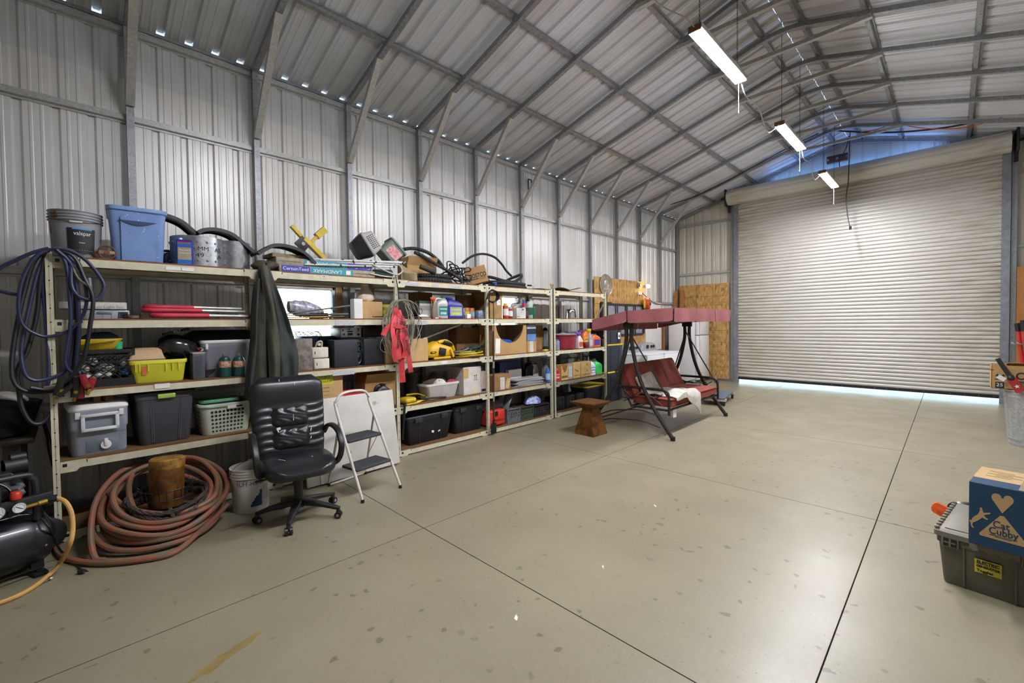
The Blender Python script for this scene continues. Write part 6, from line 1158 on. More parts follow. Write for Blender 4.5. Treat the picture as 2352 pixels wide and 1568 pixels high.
for k, (rx, ry, cx_, cy_, zf, zb, ph) in enumerate(((.40, .42, .46, 4.37, .024, .40, 0), (.36, .40, .48, 4.38, .06, .43, .3), (.33, .37, .44, 4.36, .10, .38, .6), (.31, .34, .47, 4.38, .14, .42, .2), (.38, .38, .50, 4.36, .10, .45, .9), (.35, .33, .53, 4.38, .16, .46, .4))):
    P = []
    for i in range(28):
        a = 2*PI*i/28; w_ = .5+.5*math.sin(a+.25*math.sin(k*2.1))      # 1 at the back
        P.append((cx_+rx*math.cos(a)*(1+.04*math.sin(2*a+ph)), cy_+ry*math.sin(a)*(1+.04*math.sin(3*a+ph)), max(.021, zf+(zb-zf)*w_**1.25+.012*math.sin(3*a+k))))
    b.tube(P, .0195, n=9, closed=True, sm=2)
b.tube([(.16, 4.52, .34), (.22, 4.36, .27), (.34, 4.20, .22), (.52, 4.10, .19), (.70, 4.14, .20), (.80, 4.26, .24), (.82, 4.44, .34), (.72, 4.62, .45), (.52, 4.70, .47)], .0195, n=9, sm=7)
b.tube([(.30, 4.62, .42), (.27, 4.46, .34), (.28, 4.30, .25), (.33, 4.18, .17), (.40, 4.10, .13)], .0195, n=9, sm=7)
b.tube([(.50, 4.77, .44), (.26, 4.72, .44), (.10, 4.50, .33), (.05, 4.26, .17), (.06, 4.08, .04), atZ(238, 1286, .021)], .0195, n=9, sm=7)
b.tube([(.86, 4.20, .12), (.66, 4.02, .05)]+[atZ(px, py, .021) for px, py in ((400, 1268), (320, 1286), (240, 1293), (185, 1290), (150, 1280), (133, 1266), (131, 1250), (136, 1240))], .0195, n=9, sm=7); b.build('tube', t)
b = MB(mat('#4a4a44', .5, .5)); b.T = M.Translation((.40, 4.10, .10))@M.Rotation(2.3, 4, 'X'); b.lathe([(.018, 0), (.024, .01), (.026, .05), (.022, .06), (.02, .10)], n=12); b.build('coupling', t)
b = MB(mat('#3a3a3c', .5, .4)); q0 = atZ(136, 1240, .024); q1 = atZ(141, 1222, .026); b.cyl(q0, q1, .023, n=12); b.cyl(q1, q1+(q1-q0)*.5, .026, CHROME, n=12); b.build('coupling', t)
# ---- air compressor (partly outside the left picture edge)
t = thing('air_compressor', 'black portable air compressor with red knobs and round gauges at the left edge', 'air compressor', (-.43, 4.22, 0), 18)
TANK = mat('#1b1e24', .33, var=.2, scale=6, speck=('#8d9096', 15, .74), coat=.2)
b = MB(TANK); b.T = M.Translation((.05, 0, .215))@M.Rotation(PI/2, 4, 'Y')@M.Diagonal((1.1, 1.1, 1, 1)); b.lathe([(.01, -.42), (.08, -.41), (.14, -.375), (.165, -.32), (.17, -.26), (.17, .10), (.165, .16), (.14, .215), (.08, .25), (.01, .26)], n=40); b.build('tank', t)
b = MB(DKSTEEL); b.box((.2, -.0, .03), (.03, .30, .008)); b.bx((.17, -.12, .03), (.23, -.10, .16)); b.bx((.17, .10, .03), (.23, .12, .16)); b.box((.20, -.14, .012), (.07, .08, .024), BLACK, bev=.008); b.bx((.02, -.16, .05), (.22, -.15, .058)); b.build('foot_bracket', t)
for y in (.20,): b = MB(RUBBER); b.cyl((.28, y-.03, .12), (.28, y+.04, .12), .12, n=28); b.cyl((.28, y-.034, .12), (.28, y+.045, .12), .06, CHROME, n=20); b.build('wheel', t)
b = MB(mat('#232427', .5)); b.tube([(.20, -.13, .36), (.20, -.13, .58), (.18, -.13, .635), (.12, -.13, .66), (-.35, -.13, .66)], .019, n=10, sm=4); b.build('carry_handle', t)
b = MB(mat('#8d8f92', .4, .6)); b.T = M.Translation((-.02, .02, .55))@M.Rotation(PI/2, 4, 'X'); b.lathe([(.13, -.12), (.145, -.10), (.145, .10), (.13, .12)], n=30); b.T = M.Translation((0, 0, -.07)); [b.box((.02, .02, .72+.0), (.22, .2, .03), bev=.006)]; [b.tube([(.10, -.10, .60+.05*i), (.14, -.12, .62+.04*i), (.12, -.06, .66+.04*i)], .02, n=8, sm=3) for i in range(2)]; b.build('pump', t)
b = MB(mat('#1c1c1e', .5)); b.T = M.Translation((0, 0, -.08)); [b.box((-.16+.028*k, .02, .79), (.010, .20, .09), bev=.003) for k in range(9)]; b.box((-.04, .02, .75), (.30, .22, .03), bev=.005); b.cyl((.10, .02, .78), (.20, .02, .78), .05, n=20); b.cyl((.13, .02, .83), (.2, .02, .83), .03, n=14); b.build('motor', t)
b = MB(BLKG); b.T = M.Translation((-.03, -.14, .545))@M.Rotation(PI/2, 4, 'X'); b.lathe([(.125, -.01), (.125, .01), (.11, .014), (.001, .012)], n=32, cap0=False); b.build('fan_guard', t); b = MB(CHROME); b.T = M.Translation((-.03, -.15, .545))@M.Rotation(PI/2, 4, 'X'); b.tube([(.122*math.cos(a), .122*math.sin(a), .008) for a in [-.3+2.6*k/20 for k in range(21)]], .004, n=6); b.build('trim_ring', t)
SX = M.Translation((.05, 0, .035)); b = MB(BLACK); b.T = SX; b.box((-.08, -.19, .535), (.12, .08, .13), bev=.01); b.box((.06, -.19, .47), (.30, .03, .06), bev=.008); b.cyl((.02, -.19, .40), (.02, -.19, .50), .012); b.build('pressure_switch', t)
b = MB(mat('#d23a20', .4)); b.T = SX; b.cyl((-.08, -.19, .60), (-.08, -.19, .625), .022, n=16); b.build('red_button', t); b = MB(mat('#d23a20', .4)); b.T = SX; b.lathe([(.024, 0), (.026, .01), (.024, .04), (.02, .045)], c=(.045, -.20, .505), n=20); b.build('red_knob', t)
for x, r in ((-.045, .038), (.05, .031)):
    b = MB(CHROME); b.T = SX; b.cyl((x, -.205, .455), (x, -.235, .455), r, n=24); b.cyl((x, -.2352, .455), (x, -.2358, .455), r*.9, mat('#dfe3e6', .4), n=24); b.box((x, -.2365, .455), (r*1.1, .001, .004), INK, rot=(0, 35, 0)); [b.box((x+r*.72*math.cos(a), -.2365, .455+r*.72*math.sin(a)), (r*.16, .001, .003), INK, rot=(0, -math.degrees(a), 0)) for a in [-.6+.42*k for k in range(11)]]; b.build('gauge', t)
b = MB(mat('#cfd14a', .5)); b.T = SX; b.add([(-.115, -.2315, .50), (-.045, -.2315, .50), (-.045, -.2315, .55), (-.08, -.2315, .575), (-.115, -.2315, .55)], [(0, 1, 2, 3, 4)]); [b.box((-.08, -.2322, .51+.012*k), (.05, .0008, .005), INK) for k in range(4)]; b.build('warning_sticker', t)
b = MB(BRASS); b.cyl((.13, -.20, .475), (.22, -.20, .48), .012, n=10); b.cyl((.19, -.2, .478), (.23, -.2, .481), .018, n=8); b.build('outlet_fitting', t)
b = MB(CHROME); b.tube([(-.35, -.14, .42), (.0, -.16, .425), (.14, -.15, .42), (.22, -.10, .36)], .006, n=6, sm=4); b.tube([(.12, -.15, .50), (.2, -.15, .46), (.24, -.1, .36), (.25, -.1, .22)], .007, BLACK, n=6, sm=4); b.build('air_pipe', t)
# yellow hose and power cord of the compressor
t = thing('air_hose', 'tan yellow air hose curving from the compressor down across the floor to the left edge', 'hose'); P0 = [atY(82, 1152, 4.12), atY(105, 1147, 4.12), atY(129, 1143, 4.10)]
b = MB(mat('#c79a55', .5, var=.08)); P = [P0[2], atY(150, 1152, 4.06), atY(164, 1178, 4.02), atY(167, 1215, 3.98), atY(160, 1250, 3.94), atZ(140, 1290, .06), atZ(110, 1322, .022), atZ(60, 1358, .014), atZ(0, 1384, .014), atZ(-80, 1410, .014)]
b.tube(P, .0135, n=9, sm=7); b.build('tube', t); b = MB(BLACK); b.tube(P0, .019, n=10, sm=3)
for k in range(13): q_ = P0[0].lerp(P0[2], k/12); b.cyl(q_-V((.004, 0, 0)), q_+V((.004, 0, 0)), .0225, n=10)
b.build('strain_relief', t)
t = thing('electric_cord', 'black compressor power cord ending in a plug on the concrete', 'cord'); b = MB(BLACK); b.tube([atY(95, 1190, 4.15), atY(115, 1215, 4.12), atZ(135, 1258, .10), atZ(152, 1275, .01), atZ(178, 1298, .009), atZ(186, 1308, .012)], .0065, n=7, sm=6); b.build('cable', t); p = atZ(188, 1312, .014); b = MB(BLACK); b.T = M.Translation(p)@M.Rotation(-.9, 4, 'Z'); b.box((0, 0, 0), (.045, .03, .026), bev=.008); [b.box((.03, y, 0), (.02, .002, .007), CHROME) for y in (-.007, .007)]; b.build('plug', t)
b = MB(CHROME); a, c = atZ(72, 1349, .01), atZ(112, 1330, .01); b.cyl(a, c, .006, n=8); b.cyl(c, c+(c-a)*.12, .016, n=12); one(b, 'socket_wrench', 'chrome breaker bar on the floor beside the yellow hose', 'wrench')
b = MB(mat('#1d1d20', .6)); b.lathe([(.03, -.03), (.10, -.04), (.12, -.03), (.12, .03), (.10, .04), (.03, .03)], n=36); one(b, 'spare_tire', 'dark rubber wheel standing behind the compressor', 'wheel', (-.19, 4.52, .125), rot=(90, 0, 25))
# ---- dark workbench at the left edge with gloves and black basin
t = thing('workbench', 'dark wooden workbench in the shadow left of the rack', 'workbench', (-.72, 5.12, 0)); b = MB(m_wood('#3a2c1a', '#241a10')); b.box((0, 0, .76), (.98, .62, .04), bev=.004); b.build('bench_top', t)
for x, y in ((-.4, -.26), (.38, -.26), (-.4, .26), (.38, .26)): b = MB(m_wood('#2a2118', '#1a140d')); b.box((x, y, .37), (.09, .09, .74)); b.build('leg', t)
b = MB(mat('#0f0f11', .55)); b.lathe([(.22, 0), (.25, .02), (.30, .20), (.315, .24), (.30, .25), (.27, .24), (.22, .03)], n=40); one(b, 'black_basin', 'large black basin on the dark workbench under the hanging cables', 'basin', (-.50, 5.08, .781))
t = thing('work_glove', 'white work glove draped on the black basin rim at the left edge', 'glove', atY(16, 908, 4.86), rot=(20, 10, 20)); b = MB(mat('#a9a59c', .85, bmp=.2)); b.loft([(-.012, .045, .05, .03), (0, .05, .055, .03), (.012, .042, .048, .03)]); b.build('palm', t)
for k in range(4): b = MB(mat('#a9a59c', .85, bmp=.2)); b.tube([(.03, -.035+.023*k, 0), (.075, -.038+.025*k, .004), (.10+.006*(k % 2), -.04+.027*k, -.02)], .0095, n=7, sm=3); b.build('finger', t)
b = MB(mat('#a9a59c', .85, bmp=.2)); b.tube([(-.01, -.05, 0), (.02, -.075, .004), (.045, -.085, -.004)], .011, n=7, sm=3); b.build('finger', t)
b = MB(mat('#0f0f11', .5)); b.tube([atY(100, 975, 5.3), atY(108, 1005, 5.32), atY(112, 1035, 5.34), atY(120, 1065, 5.36), atY(126, 1080, 5.36)], .008, n=7, sm=5); b.tube([atY(103, 972, 5.3), atY(116, 1010, 5.32), atY(120, 1040, 5.34), atY(124, 1075, 5.36)], .007, n=7, sm=5); one(b, 'extension_cord', 'black cord hanging on the wall left of the rack foot', 'cord')
# ---- jumper cables hung over the first upright
t = thing('jumper_cables', 'dark blue jumper cables with red and black clamps looped over the leftmost rack upright', 'jumper cables'); JB = mat('#2c3050', .4, var=.12, spec=.5); JK = mat('#1e1f26', .45); JY = mat('#5c593a', .45)
loops = [
 (JB, .0085, 4.60, [(118, 572), (80, 590), (52, 640), (42, 700), (52, 745), (85, 768), (118, 772), (160, 758), (190, 725), (199, 680), (185, 620), (150, 580)]),
 (JB, .0095, 4.62, [(112, 570), (75, 580), (30, 600), (0, 615), (-25, 640), (-20, 660), (15, 672), (42, 676)]),
 (JB, .0095, 4.585, [(120, 569), (160, 575), (200, 600), (232, 640), (238, 662), (226, 685), (205, 688), (180, 680), (164, 655), (163, 610)]),
 (JK, .011, 4.63, [(108, 572), (78, 600), (58, 660), (40, 740), (28, 820), (30, 870), (52, 895), (95, 900), (140, 890), (165, 860), (176, 800), (180, 720), (176, 650), (160, 600), (132, 574)]),
 (JB, .0095, 4.64, [(112, 573), (88, 620), (68, 700), (50, 790), (52, 840), (66, 868), (100, 872), (150, 850), (168, 790), (172, 700), (166, 620), (135, 575)]),
 (JK, .010, 4.57, [(124, 571), (170, 590), (195, 640), (213, 680), (210, 730), (200, 790), (190, 830), (160, 870), (115, 893), (70, 890)]),
 (JY, .007, 4.575, [(165, 610), (180, 640), (205, 660), (213, 690), (206, 740), (196, 800), (175, 850), (140, 880), (100, 890)]),
 (JB, .0095, 4.60, [(126, 572), (150, 600), (158, 660), (162, 740), (150, 830), (168, 858), (176, 872)]),
 (JB, .0095, 4.59, [(130, 573), (165, 610), (178, 680), (182, 760), (176, 830), (183, 858)]),
 (JK, .011, 4.66, [(104, 575), (92, 640), (84, 720), (64, 800), (40, 850), (44, 900), (52, 940), (72, 970), (98, 970), (120, 945)]),
 (JB, .0095, 4.65, [(106, 574), (98, 640), (104, 720), (110, 800), (112, 870), (104, 890)]),
]
for k, (m_, r, y0, px) in enumerate(loops):
    b = MB(m_); b.tube([atY(a, c, y0-.02*math.sin(i*.8+k)) for i, (a, c) in enumerate(px)], r*1.3, n=8, sm=6); b.build('cable', t)
b = MB(mat('#9a9aa0', .3, .8)); a, c = atY(204, 638, 4.565), atY(208, 663, 4.565); b.cyl(a, c, .014, n=10); b.cyl(c, atY(212, 684, 4.565), .012, JK, n=10); b.build('splice', t)
def clamp(m_, pts, y0):
    b = MB(m_); Q = [atY(px, py, y0) for px, py in pts[0]]; b.tube(Q, .016, n=8, sm=3, prof=rrect(.022, .014, .006, 2)); Q2 = [atY(px, py, y0-.025) for px, py in pts[1]]; b.tube(Q2, .016, n=8, sm=3, prof=rrect(.019, .014, .006, 2)); b.build('clamp', t)
    b = MB(BRASS if m_ is not RED else DKSTEEL); c = atY(*pts[2], y0-.03); b.cyl(c, c+V((0, -.012, 0)), .012, n=10); e = atY(*pts[3], y0-.01); b.box(e, (.022, .022, .05), bev=.004, rot=(0, 20, 0)); b.build('clamp_jaw', t)
REDC = mat('#9c1f26', .35)
clamp(REDC, (((186, 862), (186, 890), (185, 915)), ((189, 862), (200, 886), (206, 898)), (202, 888), (203, 898)), 4.585)
clamp(REDC, (((214, 868), (208, 884), (204, 896)), ((189, 860), (194, 876), (202, 890)), (203, 885), (203, 900)), 4.56)
clamp(mat('#1a1a1d', .4), (((143, 868), (136, 888), (130, 908)), ((168, 882), (150, 898), (134, 910)), (142, 897), (133, 908)), 4.59)
clamp(mat('#1a1a1d', .4), (((172, 868), (172, 890), (171, 912)), ((176, 866), (176, 890), (173, 912)), (174, 900), (172, 914)), 4.60)
# ---- coveralls hanging at the second upright
t = thing('coveralls', 'olive and black coveralls hanging from the top of the rack behind the office chair', 'coveralls'); CO = mat('#4a483a', .8, var=.2, scale=7, bmp=.25, bs=60); CK = mat('#2c332f', .7, var=.2, scale=7, bmp=.2, bs=60)
def cloth(rows, y0, m_, name, ph, amp=.016, nf=2.2):
    b = MB(m_); n_ = 26
    P = []
    for i, (px0, px1, py) in enumerate(rows): P.append((atY(px0, py, y0), atY(px1, py, y0)))
    Lp = catmull([p[0] for p in P], 5); Rp = catmull([p[1] for p in P], 5); N_ = len(Lp)-1
    def fn(u, v):
        i = v*N_; k = min(int(i), N_-1); f_ = i-k; l = Lp[k].lerp(Lp[k+1], f_); r_ = Rp[k].lerp(Rp[k+1], f_)
        p = l.lerp(r_, u); sp = min(1, v*2.2+.15); bow = -.05*math.sin(PI*u)*sp
        p.y += bow+amp*sp*(math.sin(nf*(u**1.3)*PI+ph+2.6*v)+.6*math.sin(4*u+7*v+ph*2)+.35*math.sin(13*u-9*v+ph)); return p
    b.grid(fn, n_, N_, None, .006); return b.build(name, t, 70)
cloth([(598, 612, 612), (588, 620, 635), (580, 622, 690), (577, 625, 750), (574, 628, 810), (568, 634, 860), (562, 640, 905)], 4.58, CO, 'front_leg', .3)
cloth([(604, 618, 610), (606, 628, 640), (612, 650, 700), (618, 668, 760), (622, 681, 810), (626, 683, 850), (628, 680, 905)], 4.55, CK, 'back_leg', 1.4, .022, 2.6)
cloth([(600, 614, 610), (602, 622, 650), (608, 632, 700), (612, 642, 760), (616, 650, 820), (618, 655, 900)], 4.515, CO, 'sleeve', 2.2, .016, 1.8)
cloth([(588, 600, 640), (580, 592, 720), (574, 590, 800), (566, 585, 860), (564, 574, 900)], 4.55, CK, 'side_fold', .9, .012, 2)
b = MB(CK); b.tube([atY(px, py, 4.53) for px, py in ((612, 632), (622, 655), (630, 690), (640, 715), (648, 735))], 0, sm=4, prof=[(-.018, -.003), (.018, -.003), (.018, .003), (-.018, .003)]); b.build('strap', t)
b = MB(CO); b.sph(atY(605, 622, 4.57), .06, sc=(.8, .6, 1.2), n=16); b.build('collar', t)
b = MB(mat('#1b1b1b', .5)); b.tube([(1.30, 4.60, 2.14), (1.30, 4.56, 2.18), (1.30, 4.54, 2.13)], .006, n=6, sm=4); b.build('hook', t)
# ---- wire coil and red danger tape hanging from the third upright
t = thing('wire_coil', 'big coil of pale fence wire hanging from the third upright over the red tape', 'wire'); WI = mat('#b3afa0', .4, .3, col2='#77756a'); q = random.Random(33)
for k in range(11):
    rx, ry = q.uniform(24, 42), q.uniform(50, 78); cx_ = 918+q.uniform(-6, 14); P = []
    for i in range(22): a = PI/2+2*PI*i/22; P.append(atY(cx_+rx*math.cos(a)*(1+.1*q.uniform(-1, 1)), 688+ry-ry*math.sin(a), 4.58-.035*math.sin(a*2+k)-.012*(k % 3)))
    b = MB(WI); b.tube(P, .0046, n=5, closed=True, sm=3); b.build('wire', t)
b = MB(WI); b.tube([atY(px, py, 4.55) for px, py in ((884, 770), (875, 785), (874, 800), (884, 809), (900, 806))], .003, n=5, sm=5); b.build('wire', t)
b = MB(INK); b.tube([atY(px, py, 4.62) for px, py in ((908, 632), (912, 650), (914, 665), (916, 692))], .005, n=6, sm=4); b.build('hanging_tie', t)
t = thing('danger_tape', 'bundle of red plastic danger tape hanging from the third upright of the rack', 'tape'); DT = mat('#c42a32', .4, var=.12, scale=12, col2='#cf5257'); q = random.Random(14)
def ribbon(pts, w0, name='tape_strip', y0=4.55, m_=DT, txt=None):
    P = catmull([atY(px, py, y0+dy) for px, py, dy in pts], 6); b = MB(m_); L = len(P)
    tw = [q.uniform(-.5, .5) for _ in range(4)]
    def fn(u, v):
        i = v*(L-1); k = min(int(i), L-2); p = P[k].lerp(P[k+1], i-k); tt = (P[k+1]-P[k]).normalized(); s_ = tt.cross(V((0, 1, 0))).normalized(); a = tw[0]+tw[1]*math.sin(5*v+tw[2]*6); s_ = s_*math.cos(a)+V((0, 1, 0))*math.sin(a)*.8
        return p+s_*w0*(u-.5)
    b.grid(fn, 5, L*1, None, .0012)
    if txt:
        for f_ in (.35, .7):
            k = int(f_*(L-1)); p = P[k]; tt = P[min(k+2, L-1)]-P[k-1]; ang = math.degrees(math.atan2(tt.z, tt.x)); b.text(txt, w0*.75, INK, (p.x, p.y-.016, p.z), rot=ang, bold=.0006)
    b.build(name, t, 60)
ribbon([(912, 712, 0), (905, 735, -.02), (915, 760, -.03), (918, 790, -.03), (922, 830, -.02), (925, 878, -.01)], .07, txt=None)
ribbon([(908, 706, -.01), (912, 725, -.03), (900, 745, -.04), (888, 755, -.04), (880, 770, -.03)], .06)
ribbon([(914, 712, -.02), (920, 735, -.05), (916, 760, -.06), (913, 790, -.06), (917, 825, -.05)], .065, txt='DANGER')
ribbon([(910, 715, -.03), (925, 745, -.05), (932, 775, -.05), (937, 810, -.04), (944, 855, -.02)], .06, txt='DANGER')
ribbon([(905, 735, -.05), (902, 760, -.07), (906, 785, -.07), (905, 812, -.05), (910, 830, -.04)], .055)
ribbon([(916, 720, -.04), (928, 740, -.06), (922, 770, -.075), (930, 800, -.07), (926, 822, -.05)], .05, txt='DANGER')
ribbon([(898, 742, -.04), (910, 748, -.08), (925, 752, -.08), (936, 760, -.06)], .05)
# ---- black cord coil and long shovel at the fourth upright
b = MB(BLACK); q = random.Random(8)
for k in range(5):
    P = [atY(1131+(9+1.2*k)*math.cos(a)+k*.6, 680-(15-.6*k)*math.sin(a), 4.60-.012*k) for a in [2*PI*i/18 for i in range(18)]]; b.tube(P, .007, n=6, closed=True, sm=3)
b.tube([atY(px, py, 4.60) for px, py in ((1124, 668), (1116, 690), (1110, 705), (1110, 715))], .007, n=6, sm=4); b.tube([atY(px, py, 4.60) for px, py in ((1133, 690), (1134, 720), (1134, 760), (1133.5, 800), (1133, 822))], .006, n=6, sm=4); one(b, 'cord_coil', 'coiled black cord hung on the fourth upright of the rack', 'cord')
a, c = atY(1133.5, 760, 4.585), atY(1134, 972, 4.585); t = thing('shovel', 'long thin handled shovel with a small square blade hanging in front of the red case', 'shovel', (0, 0, 0)); b = MB(mat('#3a2a22', .5)); b.cyl(a, c, .012, n=10); b.build('shaft', t); b = MB(CHROME); u = c-a; b.cyl(a+u*.33, a+u*.40, .014, n=10); b.cyl(a+u*.66, a+u*.76, .014, n=10); b.build('tape_band', t)
b = MB(mat('#2c2826', .5, .5)); zt_ = c.z; xx = c.x; zb_ = .02; b.box((xx, c.y, (zt_+zb_)/2-.0), (.10, .012, zt_-zb_), bev=.005); b.cyl((xx, c.y, zt_-.01), (xx, c.y, zt_+.05), .016); b.build('blade', t)
a, c = atY(930, 925, 4.62), atY(925, 1010, 4.63); b = MB(BLACK); b.cyl(a, c, .016, r1=.010, n=8); one(b, 'rubber_strap', 'black strap hanging beside the third upright above the black totes', 'strap')
# ================================================================ FAR LEFT: SWING, PEDESTAL, APPLIANCES, BOARDS
SW = mat('#2b2724', .45, .3, .08); CUSH = mat('#8c3b2e', .85, var=.12, scale=30, bmp=.25, bs=220); CANV = mat('#97585a', .8, var=.06, scale=20, bmp=.15, bs=250)
t = thing('patio_swing', 'brown framed patio swing with red cushions and a dusty red canopy', 'swing', (6.57, 3.2, 0)); o = V((6.57, 3.2, 0))
hub_l, hub_r = V((5.60, 3.25, 1.56)), V((7.54, 3.25, 1.56))
for hb, ff, fb in ((hub_l, V((5.58, 2.60, .025)), V((5.42, 3.86, .025))), (hub_r, V((7.62, 2.64, .025)), V((7.52, 3.90, .025)))):
    for f_ in (ff, fb):
        b = MB(SW); s_ = f_-hb; yy = math.copysign(.045, s_.y); P = [hb+V((0, yy, 0)), hb+V((s_.x*.05, yy*1.0, -.28)), hb+V((s_.x*.2, yy+s_.y*.16, -.72)), hb+V((s_.x*.5, s_.y*.52, -1.10)), f_]
        b.tube([p-o for p in P], .027, n=10, sm=7); b.build('leg', t)
        b = MB(BLACK); b.cyl(f_-o+V((0, 0, -.022)), f_-o+V((0, 0, .03)), .032, n=12); b.build('foot_cap', t)
    b = MB(SW); b.box(hb-o+V((0, 0, -.02)), (.05, .17, .10), bev=.012); b.cyl(hb-o+V((0, 0, 0)), hb-o+V((0, 0, .14)), .02); b.build('top_bracket', t)
b = MB(SW); b.tube([hub_l-o+V((0, 0, .02)), hub_r-o+V((0, 0, .02))], .022, n=8); b.build('top_rail', t)
for (a, c) in (((5.50, 2.78, .33), (5.47, 3.72, .20)), ((7.60, 2.80, .33), (7.54, 3.75, .20))):
    for dz in (0, -.16):
        a_, c_ = V(a)+V((0, -.04 if dz else 0, dz)), V(c)+V((0, .05 if dz else 0, dz*.7)); m_ = (a_+c_)/2+V((0, 0, .08)); b = MB(SW); b.tube([a_-o, a_.lerp(m_, .5)-o+V((0, 0, .03)), m_-o, c_.lerp(m_, .5)-o+V((0, 0, .03)), c_-o], .009, n=6, sm=4); b.build('curved_strut', t)
b = MB(SW); b.tube([V((5.44, 3.78, .13))-o, V((7.53, 3.82, .13))-o], .013, n=8); b.build('rear_rail', t)
# canopy: three sloping panels with hanging valance
XL, XR = 5.50, 7.56; yp = [2.55, 3.22, 3.80]; zp = [1.755, 1.735, 1.62]
b = MB(CANV)
def can_z(y): return zp[0]+(zp[1]-zp[0])*(y-yp[0])/(yp[1]-yp[0]) if y < yp[1] else zp[1]+(zp[2]-zp[1])*(y-yp[1])/(yp[2]-yp[1])
b.grid(lambda u, v: (XL+(XR-XL)*u-o.x, yp[0]+(yp[2]-yp[0])*v-o.y, can_z(yp[0]+(yp[2]-yp[0])*v)+.012*math.sin(PI*u)-.018*abs(math.sin(3*PI*u))), 24, 12, None, .004); b.build('canopy_top', t)
def val(p0, p1, drop, seed, nrm):
    b = MB(CANV); p0, p1 = V(p0), V(p1); nv = V(nrm); q = random.Random(seed); ph = q.uniform(0, 6)
    def fn(u, v):
        p = p0.lerp(p1, u)-o; cr = .03*(1-(2*u-1)**8)
        return (p.x+nv.x*(.012+.012*v*math.sin(9*u+ph)), p.y+nv.y*(.012+.012*v*math.sin(9*u+ph)), can_z(p.y+o.y)+.004-drop*v*(1 if .02 < u < .98 else .93))
    b.grid(fn, 14, 5, None, .003); b.build('valance', t)
val((XL, yp[0], 0), (XL, yp[1]-.01, 0), .175, 1, (-1, 0, 0)); val((XL, yp[1]+.01, 0), (XL, yp[2], 0), .16, 2, (-1, 0, 0)); val((XR, yp[0], 0), (XR, yp[1]-.01, 0), .175, 3, (1, 0, 0)); val((XR, yp[1]+.01, 0), (XR, yp[2], 0), .16, 4, (1, 0, 0))
for k in range(3):
    x0, x1 = XL+(XR-XL)*k/3+.01, XL+(XR-XL)*(k+1)/3-.01; val((x0, yp[0], 0), (x1, yp[0], 0), .185, 5+k, (0, -1, 0)); val((x0, yp[2], 0), (x1, yp[2], 0), .17, 9+k, (0, 1, 0))
b = MB(SW); [b.tube([V((x, y, can_z(y)-.02))-o for y in (yp[0]+.01, yp[1], yp[2]-.01)], .010, n=6) for x in (XL+.015, 6.53, XR-.015)]; [b.tube([V((XL+.01, y, can_z(y)-.02))-o, V((XR-.01, y, can_z(y)-.02))-o], .010, n=6) for y in (yp[0]+.01, yp[2]-.01)]; b.build('canopy_frame', t)
# seat hanging from the hubs
sx0, sx1 = 5.74, 7.44
b = MB(SW)
for y, z in ((2.74, .36), (3.30, .36)): b.tube([V((sx0, y, z))-o, V((sx1, y, z))-o], .018, n=8)
for x in (sx0, sx1, (sx0+sx1)/2): b.tube([V((x, 2.72, .36))-o, V((x, 3.3, .36))-o, V((x, 3.56, .86))-o], .016, n=8)
b.tube([V((sx0, 3.56, .86))-o, V((sx1, 3.56, .86))-o], .016, n=8); b.build('seat_frame', t)
for x in (sx0-.03, sx1+.03):
    b = MB(SW); b.tube([V(p)-o for p in ((x, 3.52, .52), (x, 3.50, .60), (x, 3.42, .635), (x, 3.0, .64), (x, 2.80, .635), (x, 2.72, .58), (x, 2.71, .30))], .019, n=8, sm=5)
    for cy_, r in ((2.93, .075), (3.30, .075)): b.tube([V((x, cy_+(r*.2+r*.8*a/6.3)*math.cos(a), .53+(r*.2+r*.8*a/6.3)*math.sin(a)))-o for a in [6.3*k/16 for k in range(17)]], .006, n=6)
    b.tube([V((x, 2.8, .42))-o, V((x, 3.1, .58))-o, V((x, 3.4, .42))-o], .006, n=6, sm=4); b.tube([V((x, 2.8, .58))-o, V((x, 3.1, .42))-o, V((x, 3.4, .58))-o], .006, n=6, sm=4); b.build('armrest', t)
    hb = hub_l if x < 6.5 else hub_r; top = hb+V((.05 if x < 6.5 else -.05, 0, -.16))
    b = MB(DKSTEEL); b.tube([top-o+V((.008*math.cos(a), 0, .06+.06*math.sin(a))) for a in [2*PI*i/12 for i in range(12)]], .004, n=5, closed=True); b.build('spring_hook', t)
    b = MB(SW); b.tube([top-o, V((x, 2.74, .56))-o], .010, n=7); b.tube([top-o, V((x, 3.5, .60))-o], .010, n=7); b.build('hanger_rod', t)
def cushion(name, M_, L_, D_, T_, tuft):
    b = MB(CUSH); b.T = M_
    def top(u, v):
        x, y = (u-.5)*L_, (v-.5)*D_; e = (1-abs(2*u-1)**10)*(1-abs(2*v-1)**6); d_ = 0
        for tx, ty in tuft: d_ += math.exp(-(((x-tx)/.07)**2+((y-ty)/.07)**2))
        seam = sum(math.exp(-((x-sx_)/.018)**2) for sx_ in (-L_/6, L_/6))
        return (x, y, T_*.5+.028*e-.030*d_-.022*seam*e)
    b.grid(top, 48, 16); b.grid(lambda u, v: top(1-u, v)[:2]+(-T_*.5,), 48, 16)
    rim = rrect(L_/2, D_/2, .05, 5); b.rings([[(x*1.0, y*1.0, z) for x, y in rim] for z in (-T_*.5, T_*.5)], None, False, False); b.build(name, t, 60)
    b = MB(mat('#6f2b22', .8)); b.T = M_; b.tube([(x*1.004, y*1.004, T_*.45) for x, y in rim], .007, n=6, closed=True); b.tube([(x*1.004, y*1.004, -T_*.45) for x, y in rim], .007, n=6, closed=True); b.build('piping', t)
cushion('seat_cushion', M.Translation(V((6.59, 3.0, .455))-o), 1.66, .60, .10, [(x, y) for x in (-.55, 0, .55) for y in (0,)])
